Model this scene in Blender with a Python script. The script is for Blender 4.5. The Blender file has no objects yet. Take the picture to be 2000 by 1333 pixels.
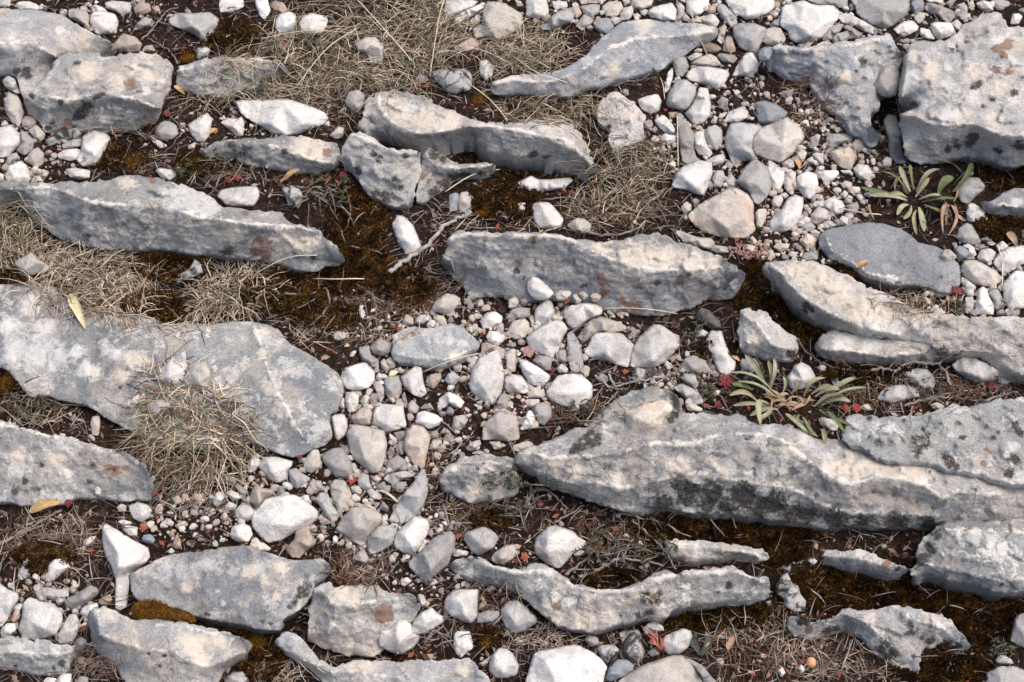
import bpy, math, random
import numpy as np
from mathutils import Vector, noise, kdtree
from mathutils.geometry import delaunay_2d_cdt

random.seed(7)
rng = np.random.default_rng(7)
scene = bpy.context.scene
C = scene.collection

# ------------------------------------------------------------------ camera
PITCH = math.radians(55.0)
CAM_H = 1.6
HFOV = math.radians(36.0)
cam_data = bpy.data.cameras.new("camera")
cam = bpy.data.objects.new("camera", cam_data)
C.objects.link(cam)
cam.location = (0, 0, CAM_H)
cam.rotation_euler = (math.pi / 2 - PITCH, 0, 0)
cam_data.sensor_fit = 'HORIZONTAL'
cam_data.angle = HFOV
cam_data.clip_start = 0.05
cam_data.clip_end = 200
scene.camera = cam

# ------------------------------------------------------------------ sky, sun, exposure
SUN_EL = math.radians(64)
SUN_AZ = math.radians(80)          # clockwise from +Y (away from the camera) towards +X
world = bpy.data.worlds.new("World")
scene.world = world
world.use_nodes = True
wn = world.node_tree
for n in list(wn.nodes):
    wn.nodes.remove(n)
sky = wn.nodes.new('ShaderNodeTexSky')
sky.sky_type = 'NISHITA'
sky.sun_disc = False
sky.sun_elevation = SUN_EL
sky.sun_rotation = SUN_AZ
sky.air_density = 1.0
sky.dust_density = 6.5
sky.ozone_density = 0.6
bg = wn.nodes.new('ShaderNodeBackground')
bg.inputs['Strength'].default_value = 0.15
wo = wn.nodes.new('ShaderNodeOutputWorld')
wn.links.new(sky.outputs[0], bg.inputs[0])
wn.links.new(bg.outputs[0], wo.inputs[0])
sun_data = bpy.data.lights.new("sun", 'SUN')
sun_data.energy = 0.7
sun_data.angle = math.radians(85)
sun_data.color = (1.0, 0.97, 0.94)
sun = bpy.data.objects.new("sun", sun_data)
C.objects.link(sun)
sd = Vector((math.cos(SUN_EL) * math.sin(SUN_AZ), math.cos(SUN_EL) * math.cos(SUN_AZ), math.sin(SUN_EL)))
sun.rotation_euler = sd.to_track_quat('Z', 'Y').to_euler()
sun.location = sd * 5
scene.view_settings.view_transform = 'Standard'
scene.view_settings.look = 'None'
scene.view_settings.exposure = 0.50
scene.view_settings.gamma = 1.0
scene.view_settings.use_curve_mapping = False

# ------------------------------------------------------------------ picture <-> place
FPX = 1000.0 / math.tan(HFOV / 2)
CS, SN = math.cos(cam.rotation_euler[0]), math.sin(cam.rotation_euler[0])
S0 = CAM_H / math.sin(PITCH) / FPX       # metres per photo pixel in the middle of the ground


def bp(px, py, z):
    """the point of height z that a measured photo point belongs to (arrays allowed)"""
    x = (np.asarray(px, float) - 1000.0) / FPX
    y = -(np.asarray(py, float) - 666.5) / FPX
    dy = y * CS + SN
    dz = y * SN - CS
    t = (np.asarray(z, float) - CAM_H) / dz
    return np.stack([x * t, dy * t, np.broadcast_to(z, np.shape(t)) + 0 * t], axis=-1)


def to_px(P):
    P = np.asarray(P, float)
    X, Y, Z = P[..., 0], P[..., 1], P[..., 2] - CAM_H
    yc = Y * CS + Z * SN
    zc = -Y * SN + Z * CS
    return 1000 + FPX * X / -zc, 666.5 - FPX * yc / -zc


# terrain: dips under the overhanging slabs, (x, y, radius x, radius y, depth in photo px)
DIPS = [(1050, 325, 110, 26, 34), (860, 285, 70, 18, 30), (930, 310, 50, 22, 26), (1400, 1035, 190, 34, 44), (1700, 1150, 190, 40, 40),
        (1920, 1200, 110, 40, 34), (1560, 610, 60, 40, 26), (1470, 570, 40, 30, 22), (1350, 1205, 110, 22, 30), (600, 545, 90, 24, 24),
        (350, 520, 90, 22, 22), (700, 400, 60, 40, 20), (1720, 235, 22, 30, 34), (1960, 335, 50, 20, 30), (500, 1265, 40, 40, 26),
        (1170, 1128, 70, 18, 24), (430, 1225, 60, 14, 20)]
_dipw = []
for (x, y, rx, ry, d) in DIPS:
    c = bp(x, y, 0.0)
    _dipw.append((c[0], c[1], rx * S0, ry * S0 / math.sin(PITCH), d * S0))


GXS = np.arange(-1.0, 1.0001, 0.0042)
GYS = np.arange(0.42, 2.05, 0.0042)
_gx, _gy = np.meshgrid(GXS, GYS)
GZ0 = np.array([0.0035 * noise.noise((x * 9, y * 9, 1.7)) + 0.0022 * noise.noise((x * 31, y * 31, 5.1)) + 0.0011 * noise.noise((x * 90, y * 90, 9.0))
                for x, y in zip(_gx.ravel().tolist(), _gy.ravel().tolist())]).reshape(_gx.shape)
for (cx, cy, rx, ry, d) in _dipw:
    GZ0 -= d * np.exp(-(((_gx - cx) / rx) ** 2 + ((_gy - cy) / ry) ** 2))


def terr(x, y):
    u = min(max((x - GXS[0]) / 0.0042, 0), len(GXS) - 1.001)
    v = min(max((y - GYS[0]) / 0.0042, 0), len(GYS) - 1.001)
    i = int(u); j = int(v)
    f = u - i; g = v - j
    return float((GZ0[j, i] * (1 - f) + GZ0[j, i + 1] * f) * (1 - g) + (GZ0[j + 1, i] * (1 - f) + GZ0[j + 1, i + 1] * f) * g)


def bp1(px, py, z):
    x = (px - 1000.0) / FPX
    y = -(py - 666.5) / FPX
    t = (z - CAM_H) / (y * SN - CS)
    return x * t, (y * CS + SN) * t


def on_ground(px, py):
    z = 0.0
    for _ in range(3):
        x, y = bp1(px, py, z)
        z = terr(x, y)
    x, y = bp1(px, py, z)
    return np.array([x, y, z])


# ------------------------------------------------------------------ mesh helpers
def tag(o, label=None, cat=None, group=None, kind=None):
    if label: o['label'] = label
    if cat: o['category'] = cat
    if group: o['group'] = group
    if kind: o['kind'] = kind
    return o


def link(name, me, mat, parent=None, origin=None):
    o = bpy.data.objects.new(name, me)
    if mat is not None:
        me.materials.append(mat)
    C.objects.link(o)
    if parent is not None:
        o.parent = parent
        o.location = (0, 0, 0)
    elif origin is not None:
        o.location = origin
    return o


def raw_mesh(name, V, F, smooth=True, attrs=None):
    me = bpy.data.meshes.new(name)
    V = np.asarray(V, np.float32)
    me.vertices.add(len(V))
    me.vertices.foreach_set('co', V.ravel())
    lens = np.fromiter((len(f) for f in F), np.int32, len(F))
    flat = np.fromiter((i for f in F for i in f), np.int32, int(lens.sum()))
    me.loops.add(len(flat))
    me.polygons.add(len(F))
    st = np.zeros(len(F), np.int32)
    st[1:] = np.cumsum(lens)[:-1]
    me.loops.foreach_set('vertex_index', flat)
    me.polygons.foreach_set('loop_start', st)
    me.polygons.foreach_set('loop_total', lens)
    me.polygons.foreach_set('use_smooth', np.full(len(F), smooth))
    me.update(calc_edges=True)
    me.validate()
    if attrs:
        for k, a in attrs.items():
            a = np.asarray(a, np.float32)
            if a.ndim == 1:
                at = me.attributes.new(k, 'FLOAT', 'POINT')
                at.data.foreach_set('value', a)
            else:
                at = me.attributes.new(k, 'FLOAT_COLOR', 'POINT')
                at.data.foreach_set('color', a.ravel())
    return me


class Buf:
    """collects many small pieces with a tint per vertex"""
    def __init__(self):
        self.V = []; self.F = []; self.T = []; self.n = 0

    def add(self, V, F, tint):
        V = np.asarray(V, float)
        self.V.append(V)
        n = self.n
        self.F.extend([tuple(i + n for i in f) for f in F])
        self.T.append(np.full(len(V), tint) if np.isscalar(tint) else np.asarray(tint))
        self.n += len(V)

    def mesh(self, name, origin=(0, 0, 0), smooth=True):
        V = np.concatenate(self.V) - np.asarray(origin)
        return raw_mesh(name, V, self.F, smooth, {'tint': np.concatenate(self.T)})


def tube(P, R, sides=4):
    """closed tapered tube along points P with radii R"""
    P = np.asarray(P, float)
    n = len(P)
    T = np.gradient(P, axis=0)
    T /= np.linalg.norm(T, axis=1)[:, None] + 1e-12
    up = np.array([0.13, 0.21, 0.97])
    A = np.cross(T, up); A /= np.linalg.norm(A, axis=1)[:, None] + 1e-9
    B = np.cross(T, A)
    ang = np.arange(sides) * 2 * math.pi / sides
    V = (P[:, None, :] + np.asarray(R, float)[:, None, None] *
         (A[:, None, :] * np.cos(ang)[None, :, None] + B[:, None, :] * np.sin(ang)[None, :, None])).reshape(-1, 3)
    F = []
    for i in range(n - 1):
        for k in range(sides):
            k2 = (k + 1) % sides
            F.append((i * sides + k, i * sides + k2, (i + 1) * sides + k2, (i + 1) * sides + k))
    F.append(tuple(range(sides))[::-1])
    F.append(tuple((n - 1) * sides + k for k in range(sides)))
    return V, F


def spline(P, m):
    """Catmull-Rom through P with m samples"""
    P = np.asarray(P, float)
    if len(P) == 2:
        t = np.linspace(0, 1, m)[:, None]
        return P[0] * (1 - t) + P[1] * t
    Q = np.vstack([2 * P[0] - P[1], P, 2 * P[-1] - P[-2]])
    u = np.linspace(0, len(P) - 1 - 1e-6, m)
    i = u.astype(int); f = (u - i)[:, None]
    a, b, c, d = Q[i], Q[i + 1], Q[i + 2], Q[i + 3]
    return 0.5 * ((2 * b) + (-a + c) * f + (2 * a - 5 * b + 4 * c - d) * f ** 2 + (-a + 3 * b - 3 * c + d) * f ** 3)


def resample(poly, step, closed=True):
    P = np.asarray(poly, float)
    if closed:
        P = np.vstack([P, P[:1]])
    L = np.r_[0, np.cumsum(np.linalg.norm(np.diff(P[:, :2], axis=0), axis=1))]
    m = max(6 if closed else 2, int(round(L[-1] / step)))
    s = np.linspace(0, L[-1], m + 1)
    if closed:
        s = s[:-1]
    return np.stack([np.interp(s, L, P[:, k]) for k in range(P.shape[1])], axis=1)


def chaikin(P, it=1, r=0.25):
    P = np.asarray(P, float)
    for _ in range(it):
        Q = np.roll(P, -1, axis=0)
        P = np.stack([(1 - r) * P + r * Q, r * P + (1 - r) * Q], axis=1).reshape(-1, P.shape[1])
    return P


def inside(px, py, poly):
    px = np.asarray(px, float); py = np.asarray(py, float)
    r = np.zeros(px.shape, bool)
    n = len(poly)
    for i in range(n):
        x0, y0 = poly[i][0], poly[i][1]
        x1, y1 = poly[(i + 1) % n][0], poly[(i + 1) % n][1]
        if y0 == y1:
            continue
        c = ((y0 > py) != (y1 > py)) & (px < (x1 - x0) * (py - y0) / (y1 - y0) + x0)
        r ^= c
    return r


def dist_poly(X, poly, closed=True):
    P = np.asarray(poly, float)[:, :2]
    Q = np.roll(P, -1, axis=0) if closed else P[1:]
    A = P if closed else P[:-1]
    best = np.full(len(X), 1e9)
    for a, b in zip(A, Q):
        ab = b - a
        t = np.clip(((X - a) @ ab) / (ab @ ab + 1e-9), 0, 1)
        d = np.linalg.norm(X - a - t[:, None] * ab, axis=1)
        best = np.minimum(best, d)
    return best


def area(poly):
    P = np.asarray(poly, float)
    x, y = P[:, 0], P[:, 1]
    return 0.5 * abs(np.dot(x, np.roll(y, -1)) - np.dot(y, np.roll(x, -1)))


def triangulate(outline, interior):
    """outline (n,2), interior (m,2) -> verts (k,2), tris, first original index per vertex"""
    pts = [Vector((float(a), float(b))) for a, b in outline] + [Vector((float(a), float(b))) for a, b in interior]
    n = len(outline)
    v, e, f, ov, oe, of = delaunay_2d_cdt(pts, [(i, (i + 1) % n) for i in range(n)], [], 0, 1e-4, True)
    X = np.array([(p.x, p.y) for p in v])
    f = np.array([tuple(t) for t in f if len(t) == 3])
    cen = X[f].mean(axis=1)
    f = f[inside(cen[:, 0], cen[:, 1], np.asarray(outline))]
    used = np.zeros(len(X), bool); used[f.ravel()] = True
    new = np.cumsum(used) - 1
    f = new[f].tolist()
    X = X[used]
    orig = np.array([o[0] if len(o) else -1 for o in ov])[used]
    return X, [tuple(t) for t in f], orig


def boundary_loops(F):
    nxt = {}
    seen = set()
    for t in F:
        for i in range(len(t)):
            seen.add((t[i], t[(i + 1) % len(t)]))
    for (a, b) in seen:
        if (b, a) not in seen:
            nxt[a] = b
    loops = []
    while nxt:
        s = next(iter(nxt))
        lp = [s]
        c = nxt.pop(s)
        while c != s and c in nxt:
            lp.append(c)
            c = nxt.pop(c)
        loops.append(lp)
    return loops


def hexgrid(poly, step, jit, margin):
    P = np.asarray(poly)
    x0, y0 = P[:, 0].min(), P[:, 1].min()
    x1, y1 = P[:, 0].max(), P[:, 1].max()
    pts = []
    r = 0
    y = y0
    while y < y1:
        xs = np.arange(x0 + (step / 2 if r % 2 else 0), x1, step)
        pts.append(np.stack([xs, np.full(len(xs), y)], axis=1))
        y += step * 0.866
        r += 1
    X = np.concatenate(pts)
    X = X + rng.uniform(-jit, jit, X.shape) * step
    X = X[inside(X[:, 0], X[:, 1], P)]
    if len(X) == 0:
        return X
    return X[dist_poly(X, P) > margin]


def membrane(X, F, fixed, val):
    """harmonic interpolation of val over the mesh, kept at the vertices marked fixed"""
    E = set()
    for t in F:
        for i in range(len(t)):
            a, b = t[i], t[(i + 1) % len(t)]
            E.add((a, b) if a < b else (b, a))
    E = np.array(list(E))
    n = len(X)
    w = 1.0 / np.maximum(np.linalg.norm(X[E[:, 0]] - X[E[:, 1]], axis=1), 0.5)

    def lap(u):
        d = w * (u[E[:, 0]] - u[E[:, 1]])
        return np.bincount(E[:, 0], d, n) - np.bincount(E[:, 1], d, n)
    free = ~fixed
    u = np.where(fixed, val, np.mean(val[fixed]))
    r = -lap(u) * free
    p = r.copy()
    rs = r @ r
    for _ in range(900):
        if rs < 1e-5 * n:
            break
        Ap = lap(p) * free
        al = rs / (p @ Ap + 1e-20)
        u = u + al * p
        r = r - al * Ap
        r2 = r @ r
        p = r + r2 / rs * p
        rs = r2
    return u


def close_below(V, F, drop, shrink, bottom_z=None):
    """walls down from the visible rim and a bottom, so that the rock is solid"""
    V = list(map(tuple, V))
    F = list(F)
    P = np.array(V)
    for lp in boundary_loops(F):
        if len(lp) < 3:
            continue
        rim = P[lp]
        c = rim.mean(axis=0)
        rings = [lp]
        sm_ = rim.copy()
        for _ in range(max(1, min(6, len(lp) // 12))):
            sm_ = (np.roll(sm_, 1, axis=0) + sm_ * 2 + np.roll(sm_, -1, axis=0)) / 4
        for (fz, fs) in ((0.16, 0.45), (1.0, 1.0)):
            z = rim[:, 2] + (np.minimum(rim[:, 2] - 0.002, bottom_z) - rim[:, 2]) * fz if bottom_z is not None else rim[:, 2] - drop * fz
            Q = c + (sm_ - c) * (1 - shrink * fs)
            s = len(V)
            V.extend([(float(q[0]), float(q[1]), float(zz)) for q, zz in zip(Q, z)])
            ring = list(range(s, s + len(lp)))
            prev = rings[-1]
            m = len(lp)
            for i in range(m):
                j = (i + 1) % m
                F.append((prev[j], prev[i], ring[i], ring[j]))
            rings.append(ring)
        s = len(V)
        V.append((float(c[0]), float(c[1]), float(np.mean([V[i][2] for i in rings[-1]]))))
        ring = rings[-1]
        for i in range(len(ring)):
            F.append((ring[(i + 1) % len(ring)], ring[i], s))
    return np.array(V), F


def fbm(X, scale, seed, octaves=3):
    return np.array([noise.fractal((x / scale + seed, y / scale - seed, seed * 1.3), 1.0, 2.0, octaves) for x, y in X])


def facets(X, sx, sy, seed, tilt, step):
    """broken rock: each cell of a jittered net is a small plane of its own"""
    W = X + np.stack([fbm(X, 40, seed + 0.3, 2), fbm(X, 40, seed + 9.1, 2)], axis=1) * 14
    U = W / np.array([sx, sy])
    I = np.floor(U).astype(int)
    best = np.full(len(X), 1e9)
    val = np.zeros(len(X))

    def rnd(i, j, k):
        q = np.sin(i * 127.1 + j * 311.7 + k * 74.7 + seed * 19.19) * 43758.5453
        return q - np.floor(q)
    for di in (-1, 0, 1):
        for dj in (-1, 0, 1):
            i = I[:, 0] + di; j = I[:, 1] + dj
            cx = i + 0.15 + 0.7 * rnd(i, j, 1); cy = j + 0.15 + 0.7 * rnd(i, j, 2)
            dx = U[:, 0] - cx; dy = U[:, 1] - cy
            d = np.abs(dx) + np.abs(dy) * 0.9 + 0.3 * np.sqrt(dx * dx + dy * dy)
            v = (rnd(i, j, 3) - 0.5) * 2 * step + (rnd(i, j, 4) - 0.5) * 2 * tilt * dx * sx + (rnd(i, j, 5) - 0.5) * 2 * tilt * dy * sy
            t = d < best
            best[t] = d[t]; val[t] = v[t]
    return val


# ------------------------------------------------------------------ materials
class NT:
    def __init__(self, name, rough=0.9, spec=0.25):
        self.m = bpy.data.materials.new(name)
        self.m.use_nodes = True
        self.t = self.m.node_tree
        self.b = self.t.nodes['Principled BSDF']
        self.b.inputs['Roughness'].default_value = rough
        self.b.inputs['Specular IOR Level'].default_value = spec

    def n(self, kind, **kw):
        nd = self.t.nodes.new(kind)
        for k, v in kw.items():
            setattr(nd, k, v)
        return nd

    def l(self, a, b):
        self.t.links.new(a, b)

    def noise(self, vec, scale, detail=3, rough=0.6, dist=0.0):
        nd = self.n('ShaderNodeTexNoise')
        nd.inputs['Scale'].default_value = scale
        nd.inputs['Detail'].default_value = detail
        nd.inputs['Roughness'].default_value = rough
        nd.inputs['Distortion'].default_value = dist
        self.l(vec, nd.inputs['Vector'])
        return nd.outputs['Fac']

    def ramp(self, fac, stops, interp='LINEAR'):
        nd = self.n('ShaderNodeValToRGB')
        nd.color_ramp.interpolation = interp
        e = nd.color_ramp.elements
        while len(e) < len(stops):
            e.new(0.5)
        for i, (p, c) in enumerate(stops):
            e[i].position = p
            e[i].color = (c, c, c, 1) if np.isscalar(c) else (*c, 1)
        self.l(fac, nd.inputs[0])
        return nd.outputs[0]

    def math(self, op, a, b=None, clamp=False):
        nd = self.n('ShaderNodeMath', operation=op, use_clamp=clamp)
        for i, v in enumerate((a, b)):
            if v is None:
                continue
            if isinstance(v, (int, float)):
                nd.inputs[i].default_value = v
            else:
                self.l(v, nd.inputs[i])
        return nd.outputs[0]

    def mix(self, fac, a, b, mode='MIX'):
        nd = self.n('ShaderNodeMix', data_type='RGBA', blend_type=mode)
        for sock, v in ((nd.inputs['Factor'], fac), (nd.inputs[6], a), (nd.inputs[7], b)):
            if isinstance(v, (int, float)):
                sock.default_value = v
            elif isinstance(v, tuple):
                sock.default_value = (*v, 1)
            else:
                self.l(v, sock)
        return nd.outputs[2]

    def attr(self, name):
        return self.n('ShaderNodeAttribute', attribute_name=name)

    def bump(self, h, strength, dist):
        nd = self.n('ShaderNodeBump')
        nd.inputs['Strength'].default_value = strength
        nd.inputs['Distance'].default_value = dist
        self.l(h, nd.inputs['Height'])
        self.l(nd.outputs[0], self.b.inputs['Normal'])
        return nd

    def coords(self, per_object=True):
        tc = self.n('ShaderNodeTexCoord')
        if not per_object:
            return tc.outputs['Object']
        oi = self.n('ShaderNodeObjectInfo')
        mul = self.math('MULTIPLY', oi.outputs['Random'], 37.0)
        va = self.n('ShaderNodeVectorMath', operation='ADD')
        self.l(tc.outputs['Object'], va.inputs[0])
        self.l(mul, va.inputs[1])
        return va.outputs[0]


def sep(nt, col):
    s = nt.n('ShaderNodeSeparateColor')
    nt.l(col, s.inputs[0])
    return s.outputs


def slab_material(name, base, pale=0.4, dark=0.35, black=0.1, warm=0.3, smooth=0.0):
    """weathered limestone: grey ground, crusts of pale and blue-grey lichen, black specks, chipped edges"""
    nt = NT(name, 0.92, 0.2)
    co = nt.coords()
    n1 = nt.noise(co, 14, 5, 0.65, 0.4)
    n2 = nt.noise(co, 46, 5, 0.7, 0.6)
    n3 = nt.noise(co, 160, 4, 0.7, 0.3)
    n4 = nt.noise(co, 420, 3, 0.7)
    b = np.array(base) * np.array([0.77, 0.795, 0.82])
    lo = tuple(b * 0.60); hi = tuple(np.minimum(b * np.array([1.40, 1.37, 1.32]), 0.8))
    col = nt.mix(0.5, nt.ramp(nt.noise(co, 5, 3, 0.55, 0.6), [(0.36, lo), (0.62, hi)]), nt.ramp(n1, [(0.33, lo), (0.52, tuple(b)), (0.68, hi)]))
    # blue grey and warm clouds
    wm = nt.ramp(nt.math('ADD', nt.math('MULTIPLY', n2, 0.5), nt.math('MULTIPLY', nt.noise(co, 11, 4, 0.6, 0.8), 0.5)), [(0.46, 0.0), (0.58, 1.0)])
    col = nt.mix(nt.math('MULTIPLY', wm, min(1.0, warm * 1.35)), col, nt.mix(n3, (0.42, 0.365, 0.30), (0.56, 0.50, 0.43)))
    dk = nt.ramp(nt.noise(co, 30, 6, 0.75, 0.5), [(0.52, 0.0), (0.60, 1.0)])
    col = nt.mix(nt.math('MULTIPLY', dk, dark * 0.75), col, tuple(b * 0.52 * np.array([0.95, 1.0, 1.05])))
    # pale crusts with crisp ragged edges
    pl = nt.ramp(nt.math('ADD', nt.math('MULTIPLY', nt.noise(co, 34, 2, 0.5), 0.6), nt.math('MULTIPLY', n3, 0.4)), [(0.53, 0.0), (0.575, 1.0)])
    col = nt.mix(nt.math('MULTIPLY', pl, min(1.0, pale * 1.25)), col, (0.58, 0.57, 0.545))
    # small speckle
    sp = nt.ramp(n4, [(0.36, 0.62), (0.5, 1.0), (0.66, 1.25)])
    col = nt.mix(0.75, col, sp, 'MULTIPLY')
    bk = nt.ramp(nt.noise(co, 60, 3, 0.6, 0.8), [(0.69, 0.0), (0.72, 1.0)])
    col = nt.mix(nt.math('MULTIPLY', bk, black * 0.5), col, (0.025, 0.025, 0.027))
    vo = nt.n('ShaderNodeTexVoronoi', feature='DISTANCE_TO_EDGE')
    vo.inputs['Scale'].default_value = 15
    wv = nt.n('ShaderNodeVectorMath', operation='ADD')
    nn = nt.n('ShaderNodeTexNoise'); nn.inputs['Scale'].default_value = 26; nn.inputs['Detail'].default_value = 4
    nt.l(co, nn.inputs['Vector'])
    sc = nt.n('ShaderNodeVectorMath', operation='SCALE'); sc.inputs['Scale'].default_value = 0.07
    nt.l(nn.outputs['Color'], sc.inputs[0]); nt.l(co, wv.inputs[0]); nt.l(sc.outputs[0], wv.inputs[1]); nt.l(wv.outputs[0], vo.inputs['Vector'])
    crack = nt.math('MULTIPLY', nt.ramp(vo.outputs['Distance'], [(0.0, 1.0), (0.022, 0.0)]), nt.ramp(nt.noise(co, 9, 2), [(0.54, 0.0), (0.60, 1.0)]))
    col = nt.mix(nt.math('MULTIPLY', crack, 0.5), col, (0.09, 0.085, 0.08))
    # stains that have a place of their own
    rag = nt.math('ADD', nt.math('MULTIPLY', nt.noise(co, 190, 4, 0.7, 0.6), 0.45), nt.math('MULTIPLY', nt.noise(co, 75, 3, 0.6, 0.8), 0.55))
    A = sep(nt, nt.attr('stain').outputs['Color'])
    B = sep(nt, nt.attr('crust').outputs['Color'])

    def mask(w, s0=0.45, soft=0.06):
        v = nt.math('ADD', w, nt.math('MULTIPLY', nt.math('SUBTRACT', rag, 0.5), 3.6))
        v = nt.math('MULTIPLY', v, nt.math('GREATER_THAN', w, 0.02))
        return nt.ramp(v, [(s0 - soft, 0.0), (s0 + soft, 1.0)])
    col = nt.mix(nt.math('MULTIPLY', mask(B[1], soft=0.3), 0.9), col, nt.mix(n3, (0.46, 0.40, 0.325), (0.66, 0.61, 0.54)))     # cream
    col = nt.mix(nt.math('MULTIPLY', mask(B[2], soft=0.15), 0.85), col, nt.mix(n2, (0.27, 0.245, 0.22), (0.37, 0.335, 0.30)))    # taupe break
    col = nt.mix(nt.math('MULTIPLY', mask(A[2], soft=0.28), 0.7), col, nt.mix(n3, (0.47, 0.465, 0.45), (0.70, 0.69, 0.67)))          # white
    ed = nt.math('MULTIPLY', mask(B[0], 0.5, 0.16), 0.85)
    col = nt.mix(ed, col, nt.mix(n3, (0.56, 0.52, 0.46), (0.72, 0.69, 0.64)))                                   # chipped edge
    col = nt.mix(nt.math('MULTIPLY', mask(A[1]), 0.85), col, nt.mix(n3, (0.13, 0.075, 0.05), (0.27, 0.165, 0.115)))  # rust
    col = nt.mix(nt.math('MULTIPLY', mask(A[0], soft=0.22), nt.ramp(n4, [(0.36, 0.55), (0.5, 0.96)])), col, nt.mix(n3, (0.014, 0.014, 0.014), (0.06, 0.055, 0.05)))    # black
    nt.l(col, nt.b.inputs['Base Color'])
    h = nt.math('ADD', nt.math('MULTIPLY', n3, 0.6), nt.math('MULTIPLY', n4, 0.3))
    h = nt.math('ADD', h, nt.math('MULTIPLY', n2, 1.2))
    h = nt.math('ADD', h, nt.math('MULTIPLY', pl, 0.12))
    mp = nt.n('ShaderNodeMapping')
    mp.inputs['Scale'].default_value = (0.10, 0.10, 1.0)
    nt.l(co, mp.inputs['Vector'])
    strata = nt.noise(mp.outputs[0], 260, 4, 0.65, 0.2)
    h = nt.math('ADD', h, nt.math('MULTIPLY', strata, 0.6 * (1 - smooth)))
    h = nt.math('SUBTRACT', h, nt.math('MULTIPLY', crack, 0.5))
    nt.bump(h, 0.55 * (1 - 0.6 * smooth), 0.0042 * (1 - 0.5 * smooth))
    return nt.m


def stone_material(name, base, alt, blotch=None, bl_amt=0.0, speck=0.15, lo=0.80):
    nt = NT(name, 0.9, 0.22)
    co = nt.coords()
    oi = nt.n('ShaderNodeObjectInfo')
    n1 = nt.noise(co, 24, 4, 0.6, 0.5)
    n2 = nt.noise(co, 90, 5, 0.7, 0.3)
    n3 = nt.noise(co, 380, 3, 0.7)
    b = nt.mix(oi.outputs['Random'], base, alt)
    col = nt.mix(nt.ramp(n1, [(0.40, 0.0), (0.60, 0.75)]), b, nt.mix(0.5, alt, (0.34, 0.33, 0.32)))
    col = nt.mix(1.0, col, nt.ramp(n2, [(0.3, lo), (0.5, 1.0), (0.75, 1.10)]), 'MULTIPLY')
    col = nt.mix(0.6, col, nt.ramp(n3, [(0.33, 0.72), (0.5, 1.0), (0.7, 1.12)]), 'MULTIPLY')
    if blotch:
        m = nt.ramp(nt.noise(co, 38, 4, 0.65, 0.8), [(0.50, 0.0), (0.60, 1.0)])
        col = nt.mix(nt.math('MULTIPLY', m, bl_amt), col, blotch)
    k = nt.ramp(nt.noise(co, 130, 3, 0.6, 0.7), [(0.66, 0.0), (0.71, 1.0)])
    col = nt.mix(nt.math('MULTIPLY', k, speck), col, (0.10, 0.095, 0.09))
    val = nt.math('ADD', nt.math('MULTIPLY', nt.math('FRACT', nt.math('MULTIPLY', oi.outputs['Random'], 7.31)), 0.26), 0.87)
    hv = nt.n('ShaderNodeHueSaturation')
    nt.l(val, hv.inputs['Value'])
    nt.l(col, hv.inputs['Color'])
    nt.l(hv.outputs[0], nt.b.inputs['Base Color'])
    h = nt.math('ADD', nt.math('MULTIPLY', n2, 1.0), nt.math('MULTIPLY', n3, 0.35))
    nt.bump(h, 0.75, 0.0045)
    return nt.m


def tint_material(name, stops, rough=0.85, var=40, spec=0.2, trans=0.0):
    nt = NT(name, rough, spec)
    t = nt.attr('tint').outputs['Fac']
    col = nt.ramp(t, stops)
    co = nt.n('ShaderNodeTexCoord').outputs['Object']
    col = nt.mix(0.8, col, nt.ramp(nt.noise(co, var, 3, 0.6), [(0.3, 0.7), (0.7, 1.25)]), 'MULTIPLY')
    nt.l(col, nt.b.inputs['Base Color'])
    if trans:
        nt.b.inputs['Subsurface Weight'].default_value = trans
        nt.b.inputs['Subsurface Scale'].default_value = 0.002
    return nt.m


STONE_MATS = {
    'w': stone_material('pale_stone', (0.73, 0.72, 0.70), (0.66, 0.635, 0.60)),
    'p': stone_material('cream_stone', (0.61, 0.565, 0.51), (0.51, 0.47, 0.42)),
    'o': stone_material('pinkish_stone', (0.53, 0.445, 0.375), (0.44, 0.37, 0.32), (0.34, 0.20, 0.13), 0.35),
    'O': stone_material('cream_orange_stained_stone', (0.60, 0.53, 0.45), (0.55, 0.50, 0.44), (0.50, 0.30, 0.17), 0.5),
    'g': stone_material('grey_stone', (0.45, 0.45, 0.45), (0.37, 0.36, 0.345)),
    't': stone_material('taupe_stone', (0.40, 0.37, 0.345), (0.32, 0.295, 0.275)),
    'b': stone_material('brown_stone', (0.24, 0.18, 0.14), (0.20, 0.15, 0.12)),
    'd': stone_material('dark_grey_stone', (0.19, 0.19, 0.195), (0.15, 0.15, 0.15), (0.4, 0.4, 0.4), 0.4),
    'k': stone_material('black_lichened_stone', (0.50, 0.49, 0.48), (0.42, 0.42, 0.41), (0.025, 0.024, 0.024), 0.95, 0.6),
    'n': stone_material('blackened_stone', (0.045, 0.045, 0.05), (0.035, 0.035, 0.04), (0.2, 0.2, 0.21), 0.3),
    'u': stone_material('blue_grey_stone', (0.27, 0.30, 0.33), (0.24, 0.27, 0.30)),
}
COLOUR_WORD = {'w': 'white', 'p': 'cream', 'o': 'pinkish brown', 'O': 'orange-stained cream', 'g': 'grey', 't': 'taupe', 'b': 'brown',
               'd': 'dark grey', 'k': 'black-spotted', 'n': 'blackened', 'u': 'blue-grey'}

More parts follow.
